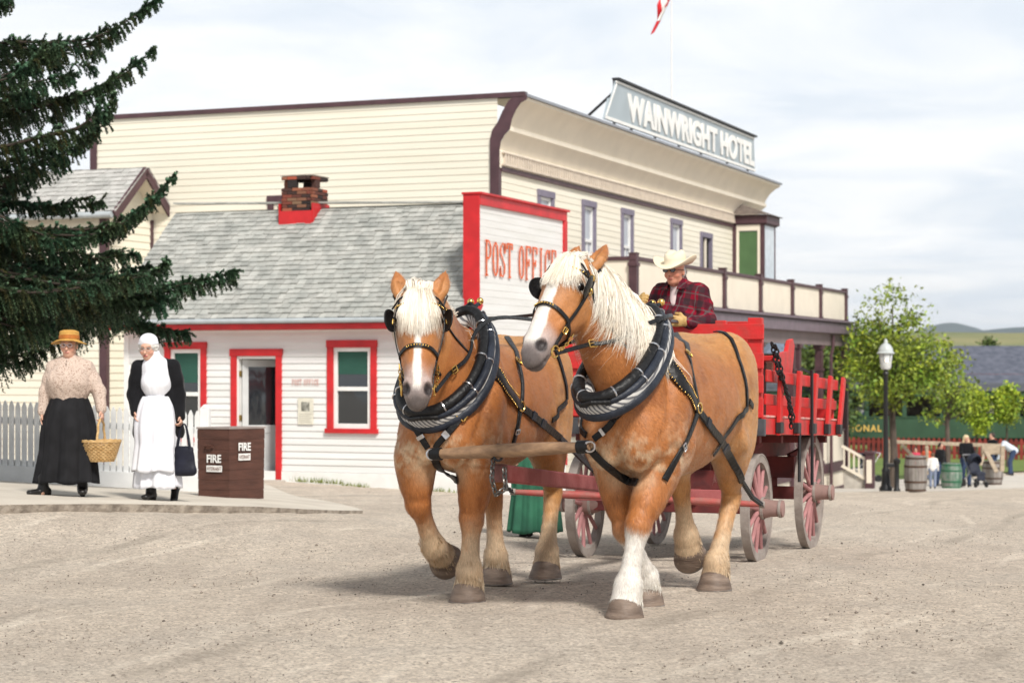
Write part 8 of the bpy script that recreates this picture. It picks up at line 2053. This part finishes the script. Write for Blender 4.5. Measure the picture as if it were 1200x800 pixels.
lathe_part('post', [(0.09, 0), (0.09, 0.08), (0.06, 0.12), (0.06, 0.72), (0.09, 0.76), (0.09, 0.84), (0.0, 0.90)], m_lamp, BL); mb = MB(); mb.bar((-0.28, 0, 0.70), (-0.06, 0, 0.70), 0.08, 0.10); mb.build('arm', m_lamp, BL, bevel=0.01)
def red_fence():
    a = P(960, 0, 92); b_ = P(1290, 0, 88); a.z = gz(a.x, a.y); b_.z = gz(b_.x, b_.y); o = thing('red_fence', 'low red picket fence in front of the green train carriage', 'fence', a); d = b_-a; L = d.length; d.normalize(); m = mat('red brown fence paint', (0.24, 0.035, 0.025), 0.7, 0.25, 3, island=0.3)
    pk = MB(); n = int(L/0.23); nx = Vector((-d.y, d.x, 0)).normalized()
    for i in range(n):
        c = d*(i*0.23); h = 1.02; hw = d*0.075; z = Vector((0, 0, 1)); pk.prism([c-hw+z*0.05, c+hw+z*0.05, c+hw+z*(h-0.08), c+z*h, c-hw+z*(h-0.08)], nx*0.02)
    pk.build('pickets', m, o, fixn=False)
    r = MB()
    for zz in (0.3, 0.8): r.bar(Vector((0, 0.05, zz)), d*L+Vector((0, 0.05, zz)), 0.04, 0.1)
    r.build('rail', m, o)
red_fence()
# ================================================================ train, station and far house
def train():
    Y = 96.0; x0 = P(880, 0, Y).x; x1 = P(1330, 0, Y).x; g = gz(x0, Y); zz = lambda py: P(0, py, Y).z-g
    o = thing('railway_carriage', 'dark green railway carriage with gold lettering behind the red fence', 'train', (x0, Y, g)); L = x1-x0
    mg = mat('dark green carriage paint', (0.030, 0.075, 0.040), 0.5, 0.15, 1.5); mdk = mat('carriage underframe', (0.02, 0.02, 0.02), 0.7)
    W = Wall((0, 0, 0), (1, 0, 0), (0, -1, 0)); a, b_, c, d, e = zz(513), zz(488), zz(464), zz(458), zz(449)
    mb = MB(); wbox(mb, W, 0, L, -2.9, 0, a, b_); wbox(mb, W, 0, L, -2.9, 0, c, d); body = mb.build('body', mg, o, bevel=0.01)
    s = MB(); wbox(s, W, 0, L, 0, 0.04, b_-0.06, b_); wbox(s, W, 0, L, 0, 0.03, a, a+0.05); s.build('belt_rail', mg, body)
    x = 0.0; 
    while x < L: p = MB(); wbox(p, W, x, x+0.22, -0.1, 0.0, b_, c); p.build('window_post', mg, body); x += 1.85
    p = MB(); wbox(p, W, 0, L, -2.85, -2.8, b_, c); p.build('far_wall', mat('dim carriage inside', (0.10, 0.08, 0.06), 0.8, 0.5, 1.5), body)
    rf = MB(); n = 10; pts = [(L*0+0, 0)] 
    prof = [(0.12, d), (0.10, d+0.08), (-0.5, e-0.05), (-1.45, e+0.02), (-2.4, e-0.05), (-3.0, d+0.12), (-3.02, d)]
    rf.prism([(-0.1, -q, z) for q, z in prof], (L+0.2, 0, 0)); rf.build('roof', mat('grey carriage roof', (0.07, 0.075, 0.09), 0.6, 0.15, 2), o)
    u = MB(); wbox(u, W, 0.5, L-0.5, -2.6, -0.3, a-0.35, a-0.01); u.build('underframe', mdk, o)
    for k in range(4):
        for j in (0, 1):
            wx = 2.0+j*1.9+k*4.3; wl = MB(); wl.lathe([(0.05, -0.06), (0.44, -0.06), (0.46, -0.02), (0.46, 0.06), (0.05, 0.06)], 24, (wx, 0.5, 0.46), ax='y'); wl.build('wheel', mdk, o, smooth=True, angle=30)
    text_obj('CANADIAN  NATIONAL', 'lettering', W, P(905, 0, Y).x-x0, P(1033, 0, Y).x-x0, 0.005, zz(505.5), zz(497.5), mat('gold leaf lettering', (0.75, 0.48, 0.12), 0.5), body, 0.01, bold=0.02, spacing=1.25)
train()
def station():
    Y = 118.0; x0 = P(1040, 0, Y).x; x1 = P(1400, 0, Y).x; g = gz(x0, Y); o = thing('station_house', 'low red brick station with a broad slate blue roof behind the train', 'building', (x0, Y, g)); L = x1-x0
    ms = mat('slate blue shingles', (0.12, 0.13, 0.17), 0.8, 0.35, 2.5, bump=0.5, bscale=8, col2=(0.07, 0.08, 0.11), detail=8); mw = mat('red brick', (0.22, 0.06, 0.045), 0.9, 0.3, 3)
    mb = MB(); mb.box((0.8, 0, 0), (L, 7, 3.9)); mb.build('wall', mw, o)
    ze = P(0, 450, Y).z-g; zr = P(0, 405, Y*1.03).z-g
    rf = MB(); v = [(-0.2, -1.2, ze), (L+1, -1.2, ze), (L+1, 8.2, ze), (-0.2, 8.2, ze), (3.2, 3.5, zr), (L-2, 3.5, zr)]; b = len(rf.v); rf.v += v
    for f in ((0, 1, 5, 4), (2, 3, 4, 5), (3, 0, 4), (1, 2, 5), (3, 2, 1, 0)): rf.f.append(f); rf.m.append(0)
    rf.build('roof', ms, o); fs = MB(); fs.box((-0.3, -1.3, ze-0.35), (L+1, -1.15, ze+0.02)); fs.build('fascia', mat('dark slate fascia', (0.05, 0.05, 0.06), 0.6), o)
    for k in range(5): window(o, Wall((0, 0, 0), (1, 0, 0), (0, -1, 0)), 2+k*3.4, 3.2+k*3.4, 1.0, 2.8, m_cream2, m_cream2, 0.15)
station()
def far_house():
    Y = 135.0; x0 = P(905, 0, Y).x; x1 = P(962, 0, Y).x; g = gz(x0, Y); o = thing('brick_house', 'red house with blue grey roof and cream window frames seen through the porch', 'building', (x0, Y, g)); L = x1-x0; ze = P(0, 414, Y).z-g; zr = P(0, 392, Y).z-g
    mb = MB(); mb.box((0, 0, 0), (L, 6, ze)); mb.build('wall', MATS['red brick'], o); rf = MB(); v = [(-0.5, -0.6, ze), (L+0.5, -0.6, ze), (L+0.5, 6.6, ze), (-0.5, 6.6, ze), (0.8, 3, zr), (L-0.8, 3, zr)]; rf.v += v
    for f in ((0, 1, 5, 4), (2, 3, 4, 5), (3, 0, 4), (1, 2, 5), (3, 2, 1, 0)): rf.f.append(f); rf.m.append(0)
    rf.build('roof', mat('blue grey roofing', (0.16, 0.20, 0.27), 0.7, 0.2, 2), o)
    for k in (0.5, 2.2): window(o, Wall((0, 0, 0), (1, 0, 0), (0, -1, 0)), k, k+0.75, ze-2.4, ze-0.5, m_cream2, m_cream2, 0.14)
far_house()
# hotel side steps
sp0 = P(992, 0, 60.0); sp0.z = gz(sp0.x, sp0.y); ST = thing('porch_steps', 'pale wooden steps with cream railing and plum newel post at the end of the hotel', 'steps', sp0, -R(UV))
for k in range(3): mb = MB(); mb.box((0.05+0.3*k, -0.6, 0.0), (0.35+0.3*k, 0.9, 0.60-0.2*k)); mb.build('tread', MATS['worn step'], ST, bevel=0.01)
mb = MB(); mb.bar((0.0, -0.65, 1.35), (0.75, -0.65, 0.95), 0.06, 0.08); mb.bar((0.0, -0.65, 0.75), (0.75, -0.65, 0.35), 0.06, 0.08)
for k in range(5): mb.box((0.05+0.15*k, -0.67, 0.72-0.08*k), (0.09+0.15*k, -0.63, 1.33-0.08*k))
mb.build('railing', m_cream2, ST)
mb = MB(); mb.box((0.72, -0.75, 0), (0.98, -0.50, 1.12)); mb.box((0.69, -0.78, 1.12), (1.01, -0.47, 1.2)); np_ = mb.build('newel_post', m_brown, ST, bevel=0.01); mb = MB(); mb.box((0.77, -0.756, 0.25), (0.93, -0.751, 0.95)); mb.build('panel', m_cream2, np_)
# ================================================================ people in the distance
m_jean = mat('blue denim', (0.035, 0.06, 0.13), 0.8, 0.2, 10)
def simple(label, px, Y, yaw, top, legs, hair, J=None, scale=1.0, res=0.016, skirt_=None, z=None, long=False):
    b = P(px, 0, Y); b.z = gz(b.x, b.y)+0.05 if z is None else z; Jn = dict(STAND)
    if J: Jn.update(J)
    p = Person(label, b, yaw, Jn, res=res, hands=False, scale=scale); J_ = p.J
    p.cloth('top', lambda F: (F.seg(J_['chest']+A3((0, 0, 0.06)), (J_['chest']+J_['pelvis'])/2, (0.185, 0.12), (0.17, 0.13), side=(0, 1, 0), k=0.04), F.seg((J_['chest']+J_['pelvis'])/2, J_['pelvis']+A3((0, 0, -0.03)), (0.17, 0.13), (0.185, 0.14), side=(0, 1, 0), k=0.04), [sleeve(F, J_, q, 0.07, 0.055, 0.045) for q in 'lr']), top)
    p.cloth('trousers', lambda F: [F.chain([J_['hip_'+q], J_['kn_'+q], J_['an_'+q]], [0.115, 0.078, 0.062], k=0.03) for q in 'lr'], legs)
    for q in 'lr': shoe(p, q, m_shoe)
    p.cloth('hair', lambda F: (F.ell(p.HP(-0.02, 0, 0.03), (0.105, 0.098, 0.105), k=0.02), [F.chain([p.HP(-0.03, s*0.08, 0.0), p.HP(-0.01, s*0.095, -0.17)], [0.035, 0.03], k=0.02) for s in (-1, 1)] if long else 0, F.ell(p.HP(0.095, 0, -0.03), (0.08, 0.07, 0.10), k=0.01, sub=True)), hair)
    return p
m_blonde = mat('blonde hair', (0.75, 0.60, 0.36), 0.5, 0.2, 20); m_dhair = mat('dark hair', (0.03, 0.02, 0.015), 0.5)
m_pink = mat('pink red shirt', (0.60, 0.05, 0.10), 0.8); m_white = mat('white knit', (0.78, 0.77, 0.75), 0.85, 0.1, 8); m_pale = mat('pale blue white shirt', (0.62, 0.68, 0.76), 0.8, 0.1, 8); m_grj = mat('grey blue child jeans', (0.20, 0.24, 0.34), 0.8)
simple('blonde woman in black jacket and jeans pushing the dark stroller', 1132, 64, R(-80), m_bkcloth, m_jean, m_blonde, dict(wr_l=(0.34, 0.16, 1.0), wr_r=(0.34, -0.12, 1.0), el_l=(0.08, 0.24, 1.1), el_r=(0.08, -0.22, 1.1)), long=True)
simple('small child in white top beside the oak barrel', 1093, 57.5, R(80), m_white, m_grj, MATS['brown hair'], scale=0.62)
simple('bending person in pale shirt and jeans at the right edge', 1184, 74, R(170), m_pale, m_jean, m_dhair, dict(pelvis=(-0.15, 0, 0.95), chest=(0.22, 0, 1.12), neck=(0.36, 0, 1.12), head=(0.46, 0, 1.06), sh_l=(0.30, 0.17, 1.10), sh_r=(0.30, -0.17, 1.10), el_l=(0.36, 0.2, 0.84), el_r=(0.36, -0.2, 0.84), wr_l=(0.46, 0.16, 0.62), wr_r=(0.46, -0.16, 0.62), hip_l=(-0.12, 0.09, 0.9), hip_r=(-0.12, -0.09, 0.9)))
simple('dark haired person in dark jacket standing behind the grey barrel', 1163, 70, R(-150), m_bkcloth, m_jean, m_dhair)
simple('seated visitor in pink red shirt under the hitching rail', 1073, 68, R(-100), m_pink, m_jean, m_dhair, scale=0.72)
simple('person in dark jacket behind the child in white', 1102, 65.5, R(-60), m_bkcloth, m_jean, m_dhair, scale=0.85)
simple('visitor in orange red vest and white sleeves near the hitching rail', 1086, 70, R(-120), mat('orange red vest', (0.65, 0.10, 0.04), 0.8), m_grj, m_blonde, scale=0.72)
for px, lab, m_, h_ in ((1162, 'passenger in pale pink shirt standing at a window of the carriage', mat('pale pink shirt', (0.62, 0.50, 0.50), 0.8), MATS['brown hair']), (1008, 'white haired passenger at the carriage window left of the lamp', m_white, MATS['white curly hair'])):
    simple(lab, px, 96.8, R(-90), m_, m_jean, h_, z=gz(P(px, 0, 96).x, 96)+1.15)
# strollers
def stroller(label, px, Y, yaw, s=1.0):
    b = P(px, 0, Y); b.z = gz(b.x, b.y)+0.05; o = thing('stroller', label, 'stroller', b, yaw); o.scale = (s, s, s); md = mat('dark navy stroller cloth', (0.018, 0.022, 0.04), 0.7)
    F = Field((-0.5, -0.35, 0.2), (0.55, 0.35, 1.15), 0.02); F.seg((0.0, 0, 0.45), (-0.18, 0, 0.85), (0.22, 0.09), (0.21, 0.08), side=(0, 1, 0), k=0.05); F.seg((0.05, 0, 0.42), (0.30, 0, 0.45), (0.22, 0.08), (0.2, 0.06), side=(0, 1, 0), k=0.05); F.seg((0.30, 0, 0.42), (0.34, 0, 0.25), (0.16, 0.05), (0.15, 0.04), side=(0, 1, 0), k=0.03)
    field_obj('seat', F, md, o); F = Field((-0.5, -0.35, 0.6), (0.45, 0.35, 1.2), 0.02); F.ell((-0.05, 0, 0.86), (0.26, 0.23, 0.22), k=0.01); F.ell((0.06, 0, 0.78), (0.26, 0.19, 0.22), k=0.01, sub=True); field_obj('hood', F, md, o)
    fr = MB()
    for sg in (-1, 1): fr.tube([(-0.42, sg*0.2, 1.02), (-0.2, sg*0.22, 0.72), (0.32, sg*0.2, 0.14)], 0.014, 6); fr.tube([(0.0, sg*0.22, 0.5), (-0.30, sg*0.22, 0.12)], 0.014, 6)
    fr.tube([(-0.42, -0.2, 1.02), (-0.42, 0.2, 1.02)], 0.016, 6); fr.build('frame', m_steel, o, smooth=True, fixn=False)
    for x, y, r in ((0.32, 0.2, 0.09), (0.32, -0.2, 0.09), (-0.30, 0.25, 0.13), (-0.30, -0.25, 0.13)):
        w_ = MB(); w_.lathe([(r*0.6, -0.02), (r, -0.02), (r, 0.02), (r*0.6, 0.02), (r*0.6, -0.02)], 20, (x, y, r), ax='y'); w_.lathe([(0, -0.012), (r*0.62, -0.012), (r*0.62, 0.012), (0, 0.012)], 12, (x, y, r), ax='y'); w_.build('wheel', m_lamp, o, smooth=True, angle=30, fixn=False)
stroller('dark stroller with hood pushed by the blonde woman', 1143, 63, R(-70))
stroller('parked black stroller on the grass right of the hotel steps', 1016, 68, R(-160), 1.0)
stroller('second black stroller parked closest to the hotel steps', 1008, 70, R(-200), 0.9)
# weeds along the post office wall
def weeds():
    rr = np.random.RandomState(4); n = 420; V = []; F_ = []
    c_, s_ = math.cos(R(UV)), math.sin(R(UV)); O = PO.location; k = 0
    cl = [-2.9, -2.5, -2.2, -1.2, -0.7, -0.3, -3.3]
    for i in range(n):
        x = cl[rr.randint(len(cl))]+rr.normal(0, 0.12); d = 0.06+abs(rr.normal(0, 0.07)); X = O.x+x*c_-d*s_; Y = O.y-x*s_-d*c_; z = gz(X, Y)+0.05*(x < -2.5); h = rr.uniform(0.03, 0.10); a = rr.uniform(0, 6.28); l = rr.normal(0, 0.03, 2)
        V += [(X-0.008*math.cos(a), Y-0.008*math.sin(a), z-0.02), (X+0.008*math.cos(a), Y+0.008*math.sin(a), z-0.02), (X+l[0], Y+l[1], z+h)]; F_.append((k, k+1, k+2)); k += 3
    o = np_mesh('weeds', V, F_, mat('yellow green weeds', (0.20, 0.24, 0.05), 0.8, island=0.3), None, False); props(o, 'thin yellow green weeds along the foot of the post office wall', 'weeds', kind='stuff')
weeds()
def haze():
    mb = MB(); mb.box((-3500, -40, -6), (3500, 7400, 175))
    o = mb.build('haze', [], None); props(o, 'thin pale haze over the far hills', 'haze', kind='stuff')
    m = bpy.data.materials.new('haze'); m.use_nodes = True; t = m.node_tree; t.nodes.clear(); out = t.nodes.new('ShaderNodeOutputMaterial'); v = t.nodes.new('ShaderNodeVolumePrincipled')
    v.inputs['Color'].default_value = (0.80, 0.87, 0.95, 1); v.inputs['Density'].default_value = 0.00007; v.inputs['Anisotropy'].default_value = 0.2; t.links.new(v.outputs[0], out.inputs['Volume']); o.data.materials.append(m)
haze()
